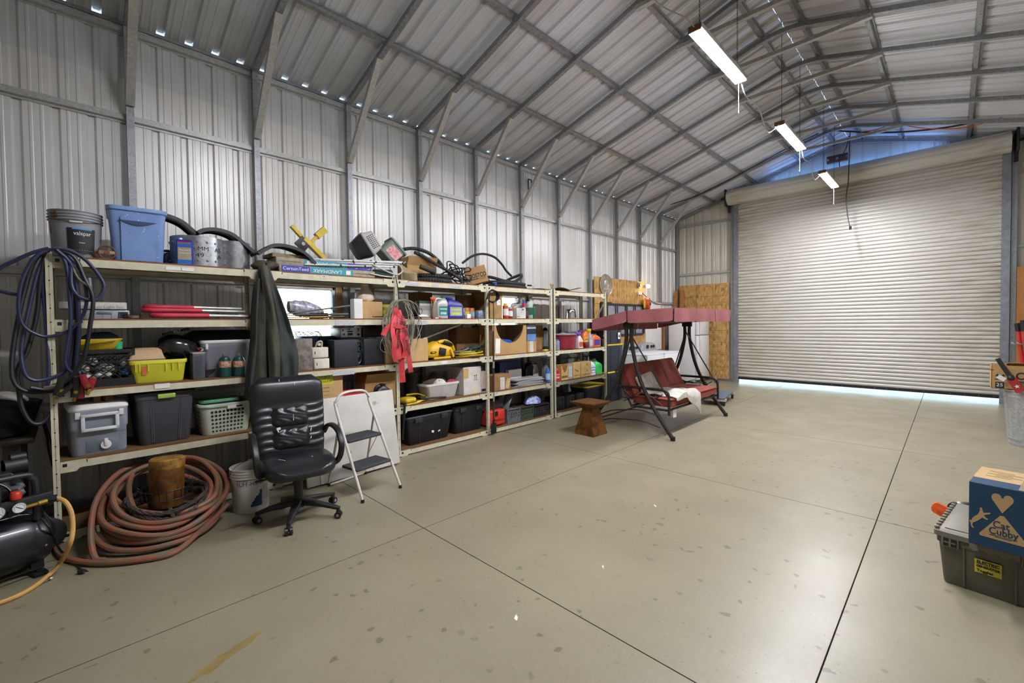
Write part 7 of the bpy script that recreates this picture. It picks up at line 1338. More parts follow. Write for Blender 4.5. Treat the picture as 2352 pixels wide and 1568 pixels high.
cushion('back_cushion', M.Translation(V((6.59, 3.40, .70))-o)@M.Rotation(math.radians(64), 4, 'X'), 1.66, .50, .10, [(x, .06) for x in (-.55, 0, .55)])
b = MB(PAPER); b.box(V((5.90, 2.72, .30))-o, (.10, .003, .11)); b.build('care_tag', t)
# pale throw blanket and pillow
BLK = mat('#c6c0b3', .9, var=.14, scale=12, bmp=.35, bs=120)
def rum(u, v): return .014*math.sin(11*u+5*v)+.010*math.sin(19*v-7*u)
b = MB(BLK)
def thr(u, v):
    x = 5.78+.78*u+.10*v; y = 3.22-.62*v; z = .535+rum(u, v)+.04*math.sin(PI*v)*math.sin(PI*u)
    if y < 2.72: z -= (2.72-y)*2.2*max(.15, (u-.35)*2.0); y = 2.68-.01*math.sin(8*u)
    return (x, y, z)
b.grid(thr, 26, 18, None, .012); one(b, 'throw_blanket', 'crumpled pale cloth draped over the front of the red swing seat', 'blanket', ang=70)
b = MB(BLK); b.T = M.Translation((6.12, 3.24, .655))@M.Rotation(math.radians(62), 4, 'X')@M.Rotation(.1, 4, 'Z')
b.rings([[(x*k_*(1-.10*abs(y)*4*0), y*k_, z) for x, y in rrect(.27, .15, .05, 6)] for z, k_ in ((-.06, .35), (-.045, .75), (-.015, .97), (0, 1.02), (.015, .97), (.045, .75), (.06, .35))]); one(b, 'pillow', 'pale cream pillow leaning on the left of the red swing back', 'pillow', ang=60)
# rusty pedestal
t = thing('pedestal_table', 'small rusty steel pedestal with flared square top in front of the short rack', 'side table', (5.19, 3.63, 0), -2)
b = MB(RUST); R = lambda z, h: [(h, h, z), (-h, h, z), (-h, -h, z), (h, -h, z)]; b.rings([R(0, .165), R(.09, .150), R(.36, .085)]); b.build('column', t, 20)
b = MB(RUST); b.rings([R(.36, .085), R(.445, .20), R(.452, .205), R(.462, .205)]); b.build('flared_top', t, 20)
# dolly
t = thing('furniture_dolly', 'low carpet topped dolly with white wood ends behind the swing', 'dolly', (8.95, 3.30, 0), 10)
b = MB(mat('#5d6570', .8, var=.15, scale=20)); b.box((0, 0, .135), (1.05, .52, .025), bev=.006); b.build('deck', t)
for x in (-.47, .47): b = MB(m_wood('#b8a894', '#9a8a76')); b.box((x, 0, .105), (.10, .56, .045), bev=.004); b.build('end_rail', t)
for x in (-.47, .47):
    for y in (-.24, .24): b = MB(BLACK); b.cyl((x, y-.016, .04), (x, y+.016, .04), .04, n=16); b.box((x, y, .075), (.05, .045, .02), DKSTEEL); b.build('caster', t)
# washer, dryer, fridge
APP = mat('#d6d6d6', .3, var=.02, coat=.2)
def washer(x, lab, front):
    t = thing('washing_machine' if not front else 'clothes_dryer', lab, 'washer' if not front else 'dryer', (x, 4.66, 0)); b = MB(APP); b.box((0, 0, .45), (.73, .72, .88), bev=.012); b.box((0, 0, .015), (.68, .66, .03), BLACK); b.build('cabinet', t)
    b = MB(APP); b.box((0, -.03, .905), (.73, .64, .035), bev=.014); b.build('lid' if not front else 'top_panel', t)
    b = MB(mat('#a9aaac', .35, .3)); b.T = M.Translation((0, .30, .92)); P = [(-.34, 0), (.34, 0), (.35, .10), (.26, .175), (0, .20), (-.26, .175), (-.35, .10)]
    P = [(-.35, 0), (.35, 0)]+[(.35*math.cos(a), .09+.11*math.sin(a)) for a in [PI*k/14 for k in range(15)]]
    b.rings([[(px, -.09+dy*1.0+.0*pz, pz) for px, pz in P] for dy in (0, .11)]); con = b.build('console', t)
    for dx, r in ((-.06, .042), (.12, .03), (.22, .03)): b = MB(BLACK); b.cyl((dx, .205, 1.02), (dx, .18, 1.02), r, n=18); b.box((dx, .178, 1.02), (.008, .01, r*1.6), CHROME); b.build('knob', con)
    if front: b = MB(APP); b.box((0, -.365, .48), (.60, .02, .62), bev=.03, seg=3); b.build('door', t)
    b = MB(DKSTEEL); b.cyl((-.20, -.377 if front else -.362, .78), (-.20, -.36, .78), .026, n=18); b.build('badge', t); return t
washer(8.48, 'white top load washing machine left of the matching dryer', False); washer(9.235, 'white dryer with a front door, right of the washing machine', True)
t = thing('refrigerator', 'white top freezer refrigerator in the far left corner beside the end wall', 'refrigerator', (11.52, 4.93, 0)); b = MB(APP); b.box((0, .03, .87), (.72, .70, 1.66), bev=.012); b.box((0, -.3, .04), (.66, .06, .06), mat('#77797c', .5)); b.build('cabinet', t)
for z0, z1, nm in ((.09, 1.215, 'fridge_door'), (1.23, 1.71, 'freezer_door')): b = MB(APP); b.bx((-.36, -.40, z0), (.36, -.325, z1), bev=.018); drs = globals().setdefault('drs', []); drs.append(b.build(nm, t))
for z0, z1, dr in ((.78, 1.19, drs[0]), (1.26, 1.62, drs[1])): b = MB(APP); b.tube([(-.29, -.40, z0), (-.29, -.435, z0+.03), (-.29, -.435, z1-.03), (-.29, -.40, z1)], .014, n=8, sm=3); b.build('handle', dr)
b = MB(mat('#c9b98f', .6)); b.sph((.17, -.403, .42), .05, sc=(1, .04, 1)); b.build('rust_stain', t)
# OSB boards
def osb(lab, lo, hi, lines=(), name='osb_board'):
    t = thing(name, lab, 'board', ((lo[0]+hi[0])/2, (lo[1]+hi[1])/2, lo[2])); c = V(((lo[0]+hi[0])/2, (lo[1]+hi[1])/2, lo[2])); b = MB(OSB); b.bx(V(lo)-c, V(hi)-c); b.build('board', t)
    if lines:
        b = MB(mat('#5c3f1a', .8))
        for a, e in lines: b.bx(V(a)-c, V(e)-c)
        b.build('joint_line', t)
    return t
x_ = 12.035; L_ = [((x_-.0015, 4.09, z-.003), (x_, 5.40, z+.003)) for z in (.38, .70, 1.02, 1.33, 1.66, 2.0, 2.24)]+[((x_-.0015, y-.003, .07), (x_, y+.003, 2.56)) for y in (4.50, 4.93)]
osb('tall grid lined OSB sheet on the end wall between the fridge and the roller door', (x_, 4.09, .06), (x_+.012, 5.40, 2.57), L_)
osb('wide OSB panel high on the left wall under the bare bulb', (7.93, 5.425, 1.99), (10.05, 5.437, 2.57), [((8.85, 5.4235, 1.99), (8.854, 5.425, 2.57))])
osb('narrow OSB strip hanging down the left wall beside the dark framed panels', (7.93, 5.425, 1.25), (8.12, 5.437, 1.985))
for k, (py, w_, rz, lab) in enumerate(((1551, .09, 0, 'left one of two planks leaning in the far left corner'), (1562, .10, 0, 'right one of two planks leaning in the far left corner'))):
    a = atX(py, 668, 11.98); b = MB(m_wood('#a8703c', '#8a5828', (14, 14, 2))); c = V((11.5+.16*k, a.y-.06-.10*k, .01)); top = V((11.97, a.y-.03-.03*k, a.z)); bar(b, c, top, w_, .03, upv=(1, 0, 0)); one(b, 'wood_plank', lab, 'plank')
b = MB(m_wood('#8a5a2a', '#6d4520', (14, 14, 2))); b.bx((10.95, 5.36, .0), (11.07, 5.42, 1.75)); one(b, 'wood_plank', 'brown plank standing behind the fridge side against the left wall', 'plank')
# framed dark panels, white door blank, wall gear
t = thing('framed_panel', 'dark framed grey panels leaning on the left wall above the washing machine', 'panel', (9.14, 5.38, 1.28)); FRM = mat('#33353a', .45, .3); b = MB(FRM)
for x in (-.80, -.46, -.38, 0, .34, .42, .78): b.box((x, 0, .35), (.045 if abs(x) in (.80, .78) else .03, .03, .72))
b.box((-.01, 0, .70), (1.62, .032, .05)); b.box((-.01, 0, .012), (1.62, .032, .04)); b.box((.0, -.002, .35), (.10, .034, .72)); b.build('frame', t); b = MB(mat('#9a9ea6', .25, .2)); b.box((0, .004, .35), (1.58, .008, .68)); b.build('panes', t)
b = MB(mat('#151515', .4)); b.box((0, 0, .36), (.42, .03, .78)); one(b, 'dark_screen', 'black panel leaning against the OSB strip behind the flag pole', 'panel', (8.34, 5.40, 1.28))
b = MB(mat('#d3cfca', .5, var=.03)); b.box((0, 0, .60), (.84, .035, 1.22), bev=.004); one(b, 'door_blank', 'tall white door panel standing against the left wall behind the dryer', 'door panel', (10.50, 5.40, .86))
t = thing('shelf_ledge', 'low wooden wall ledge of taps and fittings behind the washing machine', 'ledge', (9.5, 5.36, 0)); b = MB(m_wood('#8a6a40', '#6d5030')); b.box((.1, 0, .84), (2.6, .12, .05)); b.build('plank', t)
for x in (-.9, 1.2): b = MB(m_wood('#8a6a40', '#6d5030')); b.box((x, .02, .42), (.06, .06, .84)); b.build('leg', t)
b = MB(OSB); b.box((-.05, .05, 1.08), (1.9, .012, .44)); b.build('backing_board', t)
for k in range(5):
    x = 8.75+.27*k; b = MB(mat(('#8a7a5a', '#a9a9ab', '#6d5a3a', '#b08a4a', '#7c7c80')[k], .4, .6)); b.lathe([(.03, 0), (.05, .03), (.045, .10), (.02, .13), (.03, .16), (.001, .17)], n=14); one(b, 'brass_fitting', 'old metal fitting on the ledge behind the washing machine', 'fitting', (x, 5.36, .866), group='metal fittings on the wall ledge')
c = atY(1393, 655, 5.40); t = thing('wall_plaque', 'large round coin relief plaque on the wide OSB panel', 'plaque', (c.x, 5.418, c.z), rot=(90, 0, 0)); b = MB(mat('#a59a88', .35, .4, var=.15, scale=20)); b.lathe([(.245, 0), (.25, .01), (.24, .022), (.225, .014), (.001, .016)], n=48, cap0=True); b.build('disc', t); b = MB(mat('#b3a895', .35, .4)); b.sph((.0, .02, .014), .11, sc=(.8, 1, .16)); b.sph((-.01, -.09, .014), .08, sc=(1.4, .6, .14)); b.build('relief', t)
c = atY(1489, 657, 5.30); t = thing('bare_bulb', 'lit bare warm bulb in a wall lamp holder above the orange reel', 'lamp', (c.x, 5.36, c.z)); b = MB(emit('#ffd9a0', 100)); b.sph((0, -.06, 0), .045); b.build('bulb', t); b = MB(mat('#b7aa95', .5)); b.cyl((0, .055, 0), (0, -.02, 0), .035); b.build('holder', t)
c = atY(1467, 655, 5.40); b = MB(mat('#a39478', .5)); b.cyl((0, 0, 0), (0, -.05, 0), .07, n=20); b.cyl((0, -.05, 0), (0, -.08, 0), .045, n=20); one(b, 'junction_box', 'round grey box on the OSB edge left of the lit bulb', 'junction box', (c.x, 5.424, c.z))
c = atY(1469, 673.5, 5.40); t = thing('outlet_box', 'white outlet box with cables on the OSB panel below the bulb', 'outlet', (c.x, 5.40, c.z)); b = MB(WHITE); b.box((0, 0, 0), (.18, .05, .07), bev=.006); b.build('box', t); b = MB(BLACK); b.tube([(.08, -.03, .01), (.30, -.05, -.10), (.65, -.05, -.22), (1.1, -.02, -.25)], .009, n=6, sm=5); b.tube([(-.06, -.03, .0), (-.13, -.04, -.06), (-.15, -.03, -.26)], .006, WHITE, n=6, sm=4); b.build('cable', t)
c = atY(1489, 696, 5.28); t = thing('cord_reel', 'orange cord reel hanging on the left wall above the white door panel', 'cord reel', (c.x-.02, 5.30, c.z-.02), rot=(0, 0, 20)); b = MB(mat('#cf4a20', .45, var=.08)); b.T = M.Rotation(PI/2, 4, 'X'); b.lathe([(.08, -.07), (.15, -.06), (.165, 0), (.15, .06), (.08, .07)], n=26); b.build('drum', t); b = MB(BLACK); b.T = M.Rotation(PI/2, 4, 'X'); b.cyl((0, 0, .06), (0, 0, .09), .035); b.build('hub', t); b = MB(mat('#d3c23a', .5)); b.box((-.16, .04, .0), (.015, .05, .2), bev=.004); b.build('bracket', t)
# flag on a pole
a, c = atY(1369, 733, 5.0), atY(1394, 683, 5.0); t = thing('flag_pole', 'small rolled striped flag on a shiny pole behind the short rack', 'flag', (0, 0, 0)); b = MB(CHROME); b.cyl(a, c, .016, r1=.012, n=10); b.build('pole', t); b = MB(mat('#c9c2bc', .7, bmp=.2)); top = atY(1394, 668, 4.98); bot = atY(1391, 691, 4.98)
b.grid(lambda u, v: tuple(top.lerp(bot, v)+V((.11*(u-.5)*(.4+v), -.03*math.sin(6*u), .03*math.sin(5*u)))), 12, 8, None, .004)
for k in range(3): b.grid(lambda u, v, k=k: tuple(top.lerp(bot, v)+V((.11*(.05+.3*k+.14*u-.5)*(.4+v), -.03*math.sin(6*(.05+.3*k+.14*u))-.005, .03*math.sin(5*(.05+.3*k+.14*u))))), 3, 8, mat('#a33a3e', .7), .003)
b.build('flag', t)
# totes with yellow lids behind the rack end
zs_ = [atY(1420, y, 4.75).z for y in (851, 789, 731)]
NB = mat('#272d3a', .42, var=.06); YL_ = mat('#d2bb28', .42)
zb = 0
for k, z in enumerate((.40, .40, .40)):
    zt = (zs_[0], zs_[1], zs_[2])[k]
    t = tote('storage_tote', ('lowest', 'middle', 'topmost')[k]+' navy tote with yellow lid in the stack between the short rack and the washer', .62, .46, zt-zb-.002, (7.66, 4.98, zb), NB, YL_, taper=.88)
    if k == 2: b = MB(PAPER); b.box((.14, -.228, .16), (.085, .003, .13)); b.box((.14, -.2305, .15), (.04, .001, .05), INK); b.build('paper_label', t)
    zb = zt
# ---- far right corner: plywood, cutters, trash can
b = MB(m_wood('#a9713a', '#93602e', (3, 8, 1.2), .5)); b.box((0, 0, 1.235), (.02, 1.20, 2.47), rot=(0, -3, 0)); one(b, 'plywood_sheet', 'orange brown plywood sheet leaning on the end wall right of the roller door', 'board', (11.92, -1.41, .003))
for k, (pts, lab) in enumerate((([(2336, 742), (2339, 760), (2346, 812), (2350, 832)], 'left one of two red long handled cutters in front of the plywood'), ([(2350, 735), (2352, 760), (2358, 812), (2362, 835)], 'right one of two red long handled cutters in front of the plywood'))):
    P = [atX(px, py, 11.3-.05*k) for px, py in pts]; t = thing('long_cutter', lab, 'cutter'); b = MB(RED); d_ = P[2]-P[1]; b.cyl(P[1], P[1]+d_*3.2, .028, n=10); b.build('shaft', t); b = MB(BLACK); b.cyl(P[0], P[1], .036, n=10); b.build('grip', t)
    b = MB(CHROME); c = P[1].lerp(P[2], .55); b.tube([c+V((0, .10, .02)), c+V((0, .06, -.01)), c], .013, n=7, sm=3); b.cyl(P[1]+d_*3.15, V((P[1].x, (P[1]+d_*3.2).y-.02, .02)), .03, DKSTEEL, n=8); b.build('hook', t)
ZN = m_galv('#c3c6c8', '#a9acaf', .3, .6)
t = thing('trash_can', 'galvanised fluted trash can at the right edge holding a carton', 'trash can', (8.28, -.75, 0)); b = MB(ZN); R_ = .29; H_ = .69; n_ = 96
def flute(z, r): return [(r*(1+(.016*math.cos(PI*2*k/4.0)*(1 if .09 < z < H_-.10 else 0)))*math.cos(2*PI*k/n_), r*(1+(.016*math.cos(PI*2*k/4.0)*(1 if .09 < z < H_-.10 else 0)))*math.sin(2*PI*k/n_), z) for k in range(n_)]
b.rings([flute(z, r) for z, r in ((0, .235), (.02, .24), (.03, .243), (.05, .235), (.08, .246), (.085, .25), (.10, .246), (.12, .247), (H_-.13, .277), (H_-.10, .28), (H_-.085, .288), (H_-.07, .282), (H_-.05, .284), (H_-.04, .292), (H_-.02, .285), (H_-.012, .30), (H_, .302), (H_+.006, .295), (H_, .28), (.02, .22))]); b.build('body', t, 40)
for s_ in (-1, 1): b = MB(ZN); b.tube([(s_*.29, -.06, .52), (s_*.33, -.05, .50), (s_*.335, .05, .50), (s_*.29, .06, .52)], .008, n=6, sm=3); b.build('side_handle', t)
pl = atX(2277, 866, 8.08); w = .58; h = atX(2277, 838, 8.08).z-.70
t = thing('cardboard_box', 'open brown store carton numbered 25 sitting on the trash can', 'box', (8.25, pl.y-w/2, .70), 0); b = MB(CARD)
for lo, hi in (((-.17, -w/2, 0), (-.165, w/2, h)), ((.165, -w/2, 0), (.17, w/2, h)), ((-.17, -w/2, 0), (.17, -w/2+.005, h)), ((-.17, w/2-.005, 0), (.17, w/2, h)), ((-.17, -w/2, 0), (.17, w/2, .005))): b.bx(lo, hi)
b.build('body', t); b = MB(CARDL); b.box((.02, -.05, h+.012), (.30, .40, .004), rot=(0, 8, 0)); b.build('flap', t)
b = MB(INK); b.text('COSTCO', .12, None, (-.1712, -.13, h*.56), face='-x', bold=.003, fit=.44); b.box((-.1708, -.06, h*.34), (.001, .34, .012)); b.box((-.1708, -.06, h*.29), (.001, .34, .006)); b.box((-.1708, w/2-.07, h*.16), (.001, .075, .075)); b.text('25', .055, PAPER, (-.1722, w/2-.07, h*.16), face='-x', fit=.055); b.box((-.1708, w/2-.075, h*.40), (.001, .10, .008)); [(b.box((-.1708, w/2-.075+dy, h*.48), (.001, .009, h*.16)), b.add([(-.1712, w/2-.075+dy-.02, h*.54), (-.1712, w/2-.075+dy+.02, h*.54), (-.1712, w/2-.075+dy, h*.64)], [(0, 1, 2)])) for dy in (.025, -.025)]; b.box((-.171, w/2-.004, h*.80), (.001, .03, .012), mat('#7a2a2a', .6)); b.build('printing', t)
b = MB(WHITE); c = atX(2300, 868, 7.98); b.box(c-V((8.25, pl.y-w/2, .70)), (.002, .075, .05), rot=(35, 0, 0)); b.build('price_tag', t)
t = thing('pruning_saw', 'long pruning saw in a red scabbard leaning on the front of the carton', 'saw'); a, m_, c = atX(2291, 823, 8.02), atX(2322, 868, 7.99), atX(2345, 900, 7.97); b = MB(DKSTEEL); bar(b, a, m_, .045, .012, upv=(1, 0, 0)); b.build('blade', t); b = MB(mat('#9c1f22', .45)); bar(b, m_, c, .085, .03, upv=(1, 0, 0)); b.build('scabbard', t); b = MB(BLACK); b.sph(m_, .035); b.build('collar', t); b = MB(PAPER); e = m_.lerp(c, .6)+V((-.018, 0, 0))
star = [(e.x, e.y+(.026 if k % 2 == 0 else .010)*math.cos(2*PI*k/10), e.z+(.026 if k % 2 == 0 else .010)*math.sin(2*PI*k/10)) for k in range(10)]; b.add(star+[(x+.003, y, z) for x, y, z in star], [tuple(range(10)), tuple(range(10, 20))[::-1]]+[(k, (k+1) % 10, 10+(k+1) % 10, 10+k) for k in range(10)]); b.build('star', t)
# ---- near right: grey tote, blue box, chainsaw
GT = mat('#5c594c', .5, var=.05); GL = mat('#6f6a5a', .5, var=.05); RZ = -8
t = thing('attached_lid_tote', 'grey green lidded tote with a handwritten yellow label at the right edge', 'storage bin', (3.90, -.20, 0), RZ); D_, W_, H_ = .62, .44, .33
b = MB(GT); b.loft([(0, D_/2*.86, W_/2*.84, .02), (.01, D_/2*.88, W_/2*.86, .025), (.25, D_/2*.96, W_/2*.95, .03), (.25, D_/2*.985, W_/2*.985, .03), (.30, D_/2*.99, W_/2*.99, .03)]); [b.box((-D_/2*.925, y, .13), (.012, .008, .24), rot=(0, -6, 0)) for y in (.10, -.10)]; b.build('body', t)
b = MB(GL); b.loft([(.29, D_/2*1.03, W_/2*1.03, .02), (.318, D_/2*1.03, W_/2*1.03, .02), (.318, D_/2*.98, W_/2*.97, .02), (.325, D_/2*.95, W_/2*.92, .02)])
for y0, y1 in ((.02, W_/2-.035), (-W_/2+.035, -.02)): b.box((0, (y0+y1)/2, .327), (D_*.86, abs(y1-y0), .008), bev=.003)
for k in range(11): b.box((-D_/2*.9+D_*.9*k/10, W_/2*.985, .328), (.026, .022, .014), bev=.005)
b.build('lid', t)
b = MB(GL)
for i in range(16):
    y = .09-.18*i/15; b.box((-D_/2*1.0-.004, y-.02, .288-.008*math.sin(i*1.3)), (.016, .013, .045))
b.build('lid_lip', t)
for y in (.155, -.155):
    b = MB(GL); b.box((-D_/2*.985-.004, y, .265), (.02, .075, .065), bev=.005); b.box((-D_/2*1.0-.006, y, .265), (.02, .055, .045), BLACK); b.box((-D_/2*1.0-.014, y, .265), (.006, .05, .008)); b.box((-D_/2*1.0-.014, y, .265), (.006, .008, .045)); b.build('latch_pocket', t)
lp = M.Rotation(-math.radians(RZ), 4, 'Z')@(atX(2268, 1308, 3.585)-V((3.90, -.20, 0)))
b = MB(mat('#d2c53c', .6)); b.T = M.Translation((-D_/2*.93-.010, lp.y, lp.z))@M.Rotation(math.radians(-6), 4, 'Y'); b.box((0, 0, 0), (.0015, .105, .08), bev=0); 
for k, (s_, sz, ft) in enumerate((('ELECTRIC', .024, .088), ('GENERATOR', .019, .092), ('Toggles', .022, .064))): b.text(s_, sz, INK, (-.0016, .0+(.012 if k == 2 else 0), .024-.025*k), face='-x', fit=ft, rot=-1.5, bold=.0008)
b.box((-.0012, .01, .013), (.0008, .09, .0015), INK); b.build('paper_label', t)
# blue carton on the tote
BZ = -9; z0 = .332; fl_ = atZ(2224, 1245, z0); D2, W2b = .40, .36; hB = atX(2226, 1104, fl_.x).z-z0
ca, sa = math.cos(math.radians(BZ)), math.sin(math.radians(BZ)); off = V((D2/2*ca+W2b/2*sa, D2/2*sa-W2b/2*ca, 0))
t = thing('cat_cubby_box', 'blue printed carton with a tan triangle logo standing on the grey green tote', 'box', V((fl_.x, fl_.y, z0))+off, BZ); t.name = 'pet_furniture_box'
BB_ = mat('#123a56', .55, var=.05); KR = mat('#b39466', .7, var=.04)
b = MB(BB_); b.box((0, 0, hB/2), (D2, W2b, hB), bev=.003, seg=1); b.bx((-D2/2+.12, -W2b/2-.0006, .002), (D2/2-.002, W2b/2+.0006, hB+.0004), KR); b.build('body', t)
b = MB(KR); X_ = -D2/2-.0015
def front(poly, m=KR, th=.001): n_ = len(poly); b.add([(X_, y, z) for y, z in poly]+[(X_+th, y, z) for y, z in poly], [tuple(range(n_)), tuple(range(n_, 2*n_))[::-1]]+[(k, (k+1) % n_, n_+(k+1) % n_, n_+k) for k in range(n_)], m)
yc, s_ = .0, hB
yc = W2b/2-.125
tri = [(yc+.084, .20*s_), (yc+.08, .17*s_), (yc-.088, .16*s_), (yc-.092, .19*s_), (yc-.007, .555*s_), (yc+.007, .555*s_)]; front(tri)
front([(yc+.038*x, 0.80*s_+.047*z) for x, z in [(0, -1.5)]+[(.55+.5*math.cos(a), .15+.5*math.sin(a)) for a in [-.6+3.1*k/9 for k in range(10)]]+[(-.55+.5*math.cos(a), .15+.5*math.sin(a)) for a in [.64+3.1*k/9 for k in range(10)]]])
cat = [(.0, 0), (.06, .05), (.10, .02), (.12, .10), (.22, .18), (.36, .26), (.42, .34), (.46, .42), (.44, .50), (.47, .49), (.52, .52), (.55, .47), (.58, .42), (.60, .36), (.74, .38), (.90, .41), (.90, .37), (.74, .32), (.62, .28), (.72, .22), (.80, .20), (.79, .16), (.68, .17), (.56, .20), (.48, .14), (.36, .06), (.24, .0), (.15, -.04), (.14, -.12), (.20, -.18), (.17, -.22), (.08, -.16), (.06, -.06)]
front([(W2b/2-.003-.088*x, (.36+.50*z)*s_*1.0) for x, z in cat])
b.text('Cat', .052, mat('#123a56', .6), (X_-.001, yc+.004, .40*s_), face='-x', fit=.06, bold=.0006); b.text('Cubby', .052, mat('#123a56', .6), (X_-.001, yc-.004, .29*s_), face='-x', fit=.105, bold=.0006); [b.box((X_-.0008, yc-.005, (.225-.02*k)*s_), (.0006, .10-.04*k, .003), mat('#123a56', .6)) for k in range(2)]
b.cyl((X_-.002, yc, .80*s_+.018), (X_, yc, .80*s_+.018), .005, BB_, n=10)
for k in range(5): b.box((.0+.03*k, .09-.035*(k % 2), hB+.0014), (.012, .10, .0006), mat('#9c8055', .8))
b.build('printing', t)
b = MB(mat('#b8a988', .25, var=.04, alpha=.55)); b.box((0, -.03, hB+.0016), (D2*.99, .06, .001)); b.build('packing_tape', t)
# chainsaw behind the tote
t = thing('chainsaw', 'chainsaw with orange bar cover and black front handle on the floor behind the tote', 'chainsaw'); a, c = atZ(2142, 1150, .15), atZ(2200, 1200, .05); a = atX(2141, 1160, 4.35); c = atX(2200, 1192, 4.30)
b = MB(mat('#d9571f', .4, var=.05)); d_ = c-a; n_ = V((0, -d_.z, d_.y)).normalized()
sec = [a+d_*u for u in (0, .05, .12, .5, 1.0, 1.4)]; wd = [.012, .03, .038, .040, .040, .040]
b.rings([[p+n_*w_*e+V((q_, 0, 0)) for e, q_ in ((-1, -.012), (-1, .012), (1, .012), (1, -.012))] for p, w_ in zip(sec, wd)]); b.rings([[p+n_*w_*e+V((q_, 0, 0)) for e, q_ in ((-1, -.018), (-1, -.011), (1, -.011), (1, -.018))] for p, w_ in zip((a+d_*.2, a+d_*.9), (.012, .012))]); b.build('bar_cover', t)
b = MB(BLKG); H0 = [atX(px, py, 4.42) for px, py in ((2188, 1195), (2180, 1175), (2183, 1160), (2200, 1156), (2230, 1158), (2260, 1162))]; b.tube(H0, .013, n=9, sm=5); b.build('front_handle', t)
e = atX(2250, 1190, 4.45); b = MB(mat('#d9571f', .4)); b.box((e.x+.02, e.y-.08, .12), (.2, .26, .20), bev=.03); b.build('engine_housing', t)
# ================================================================ OVERHEAD CORDS AND SMALL PIECES
WC = mat('#cfcbc0', .5)
def cord(name, lab, pts, r, m, sm=8, cat='cord'): b = MB(m); b.tube(pts, r, n=6, sm=sm); return one(b, name, lab, cat)
E_ = lambda x0, s: V((x0+s*.60, 1.655, 4.215))
for k, (xa, xb, lab) in enumerate(((1.88, 4.63, 'white light cord swinging into the nearest lit shop light'), (4.63, 7.37, 'white light cord drooping between the first and second lit shop lights'), (7.37, 10.12, 'white light cord drooping between the second and third lit shop lights'))):
    a, c = E_(xa, 1), E_(xb, -1); sag = V((0, 0, -.30))
    if k == 0: P = [V((3.2, 2.5, 5.2)), V((3.5, 2.2, 4.95)), V((3.75, 1.9, 4.45)), V((3.92, 1.70, 4.28)), c]
    else: P = [a, a.lerp(c, .12)+V((0, 0, -.12)), a.lerp(c, .45)+V((0, .02, -.06)), a.lerp(c, .75)+V((0, .05, -.20)), a.lerp(c, .92)+V((0, .03, -.10)), c]
    cord('power_cable', lab, P, .006, WC)
zt = zc(2.0)-.06
P = [atX(px, py, 11.3) for px, py in ((1893, 288), (1900, 296), (1950, 302), (2040, 304), (2130, 298), (2220, 284), (2300, 260), (2360, 240), (2420, 222))]
cord('overhead_cable', 'thick black cable sagging from the ridge across the upper right of the roller door', P, .017, BLACK, cat='cable')
cord('overhead_cable', 'short looped end of black cable knotted at the last ridge bend', [atX(px, py, 11.3) for px, py in ((1896, 280), (1890, 290), (1900, 298), (1910, 294))], .02, BLACK, cat='cable')
cord('extension_cord', 'thin orange cord tied along the rafters at the upper right', [atX(px, py, 11.15) for px, py in ((1975, 303), (2010, 298), (2040, 288), (2060, 276), (2065, 280), (2090, 290), (2150, 296), (2220, 292), (2300, 270), (2360, 245), (2420, 225))], .008, mat('#c8552a', .5))
cord('hanging_cord', 'black cord hanging in front of the roller door below the last light', [atX(px, py, 11.4) for px, py in ((1953, 300), (1951, 330), (1950, 380), (1948, 420), (1944, 450), (1946, 490), (1952, 520))], .008, BLACK)
b = MB(BLACK); c = atX(1953, 525, 11.4); b.cyl(c+V((0, 0, .05)), c+V((0, 0, -.02)), .022, n=10); one(b, 'cord_plug', 'plug at the lower end of the cord hanging before the roller door', 'plug')
cord('hanging_cord', 'looped black cord hanging on the blue lit gable beside the wood block', [atX(px, py, 11.9) for px, py in ((1950, 312), (1945, 335), (1938, 350), (1930, 362), (1928, 378), (1931, 392))], .008, BLACK)
cord('roof_cable', 'black cable slung along the last rafters at the far left eave', [atX(px, py, 11.0) for px, py in ((1508, 484), (1515, 476), (1545, 468), (1585, 455), (1620, 440), (1665, 418), (1720, 388), (1800, 345), (1880, 306))], .010, BLACK, cat='cable')
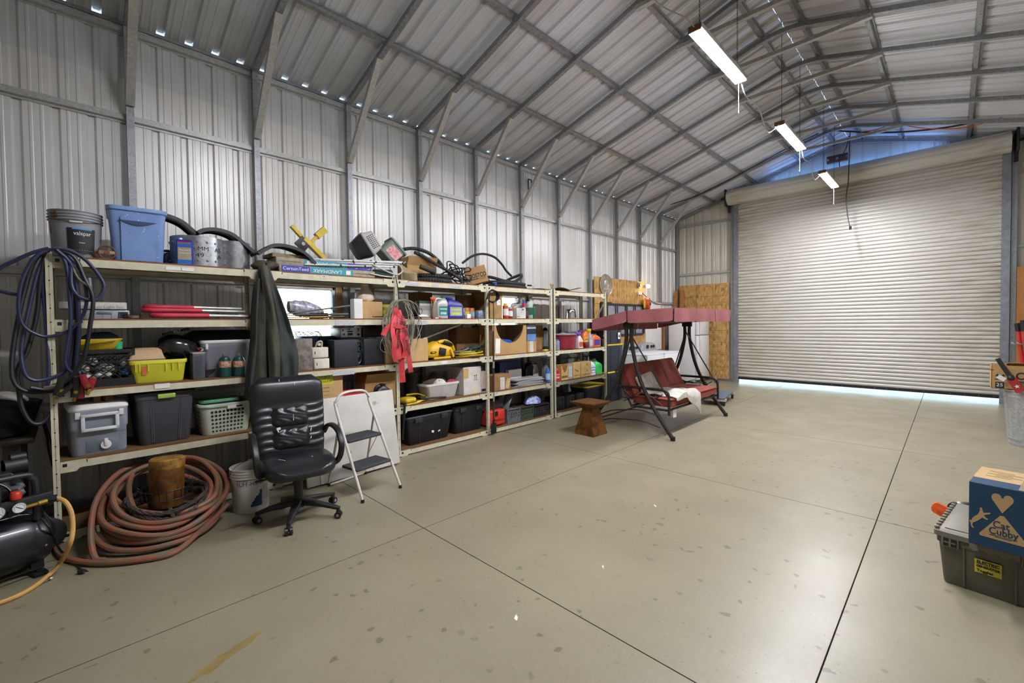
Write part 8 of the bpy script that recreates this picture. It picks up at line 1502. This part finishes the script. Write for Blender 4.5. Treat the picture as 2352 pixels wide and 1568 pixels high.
c0, c1 = atX(1900, 368, XE-.02), atX(1948, 362, XE-.02); t = thing('mounting_block', 'brown wood block with three bolts on the gable above the roller door', 'block', (c0+c1)/2); b = MB(m_wood('#5a3c28', '#462d1c')); b.box((-.03, 0, 0), (.06, abs(c1.y-c0.y), .16), bev=.004); b.build('board', t)
for k in (-1, 0, 1): b = MB(STEEL); b.cyl((-.065, k*.17, 0), (-.055, k*.17, 0), .03, n=12); b.build('bolt', t)
c = atY(1217, 425, 5.50); b = MB(BLACK); b.tube([(x, 0, z) for x, z in rrect(.045, .10, .015, 3)], .012, n=6, closed=True); one(b, 'wall_bracket', 'black rectangular loop bracket high on the left wall by a knee brace', 'bracket', (c.x, 5.50, c.z))
for k, (px, py, w_, lab) in enumerate(((1185, 1417, .022, 'white scuff of dried paint nearest the picture bottom'), (1505, 1161, .024, 'white paint scuff beside the bright floor reflection'), (1385, 1301, .018, 'small white paint scuff right of the long floor joint'))):
    p = atZ(px, py, .0008); b = MB(PAPER); q = random.Random(k); n_ = 14; b.add([(w_*(1+.5*q.uniform(-1, 1))*math.cos(2*PI*i/n_)*(1 if k else .9), .35*w_*(1+.7*q.uniform(-1, 1))*math.sin(2*PI*i/n_), 0) for i in range(n_)], [tuple(range(n_))]); one(b, 'paint_scuff', lab, 'scuff', p, 40)
p = atZ(525, 1503, .0006); b = MB(mat('#8a7648', .4, var=.1)); n_ = 22; q = random.Random(7); b.add([(.17*(1+.35*q.uniform(-1, 1))*math.cos(2*PI*i/n_), .035*(1+.5*q.uniform(-1, 1))*math.sin(2*PI*i/n_), 0) for i in range(n_)], [tuple(range(n_))]); one(b, 'floor_stain', 'tawny oil stain streak on the concrete near the bottom left', 'stain', p, 24)
# added blue area lamp behind the drum, standing in for daylight over the door
ld = bpy.data.lights.new('door_head_fill_lamp', 'AREA'); ld.shape = 'RECTANGLE'; ld.size = 2.9; ld.size_y = .16; ld.energy = 17; ld.color = (.15, .36, 1.0)
lo = bpy.data.objects.new('door_head_fill_lamp', ld); COL.objects.link(lo); lo.location = (XE-.14, YM+.02, 4.86); lo.rotation_euler = (math.radians(180), 0, math.radians(90))
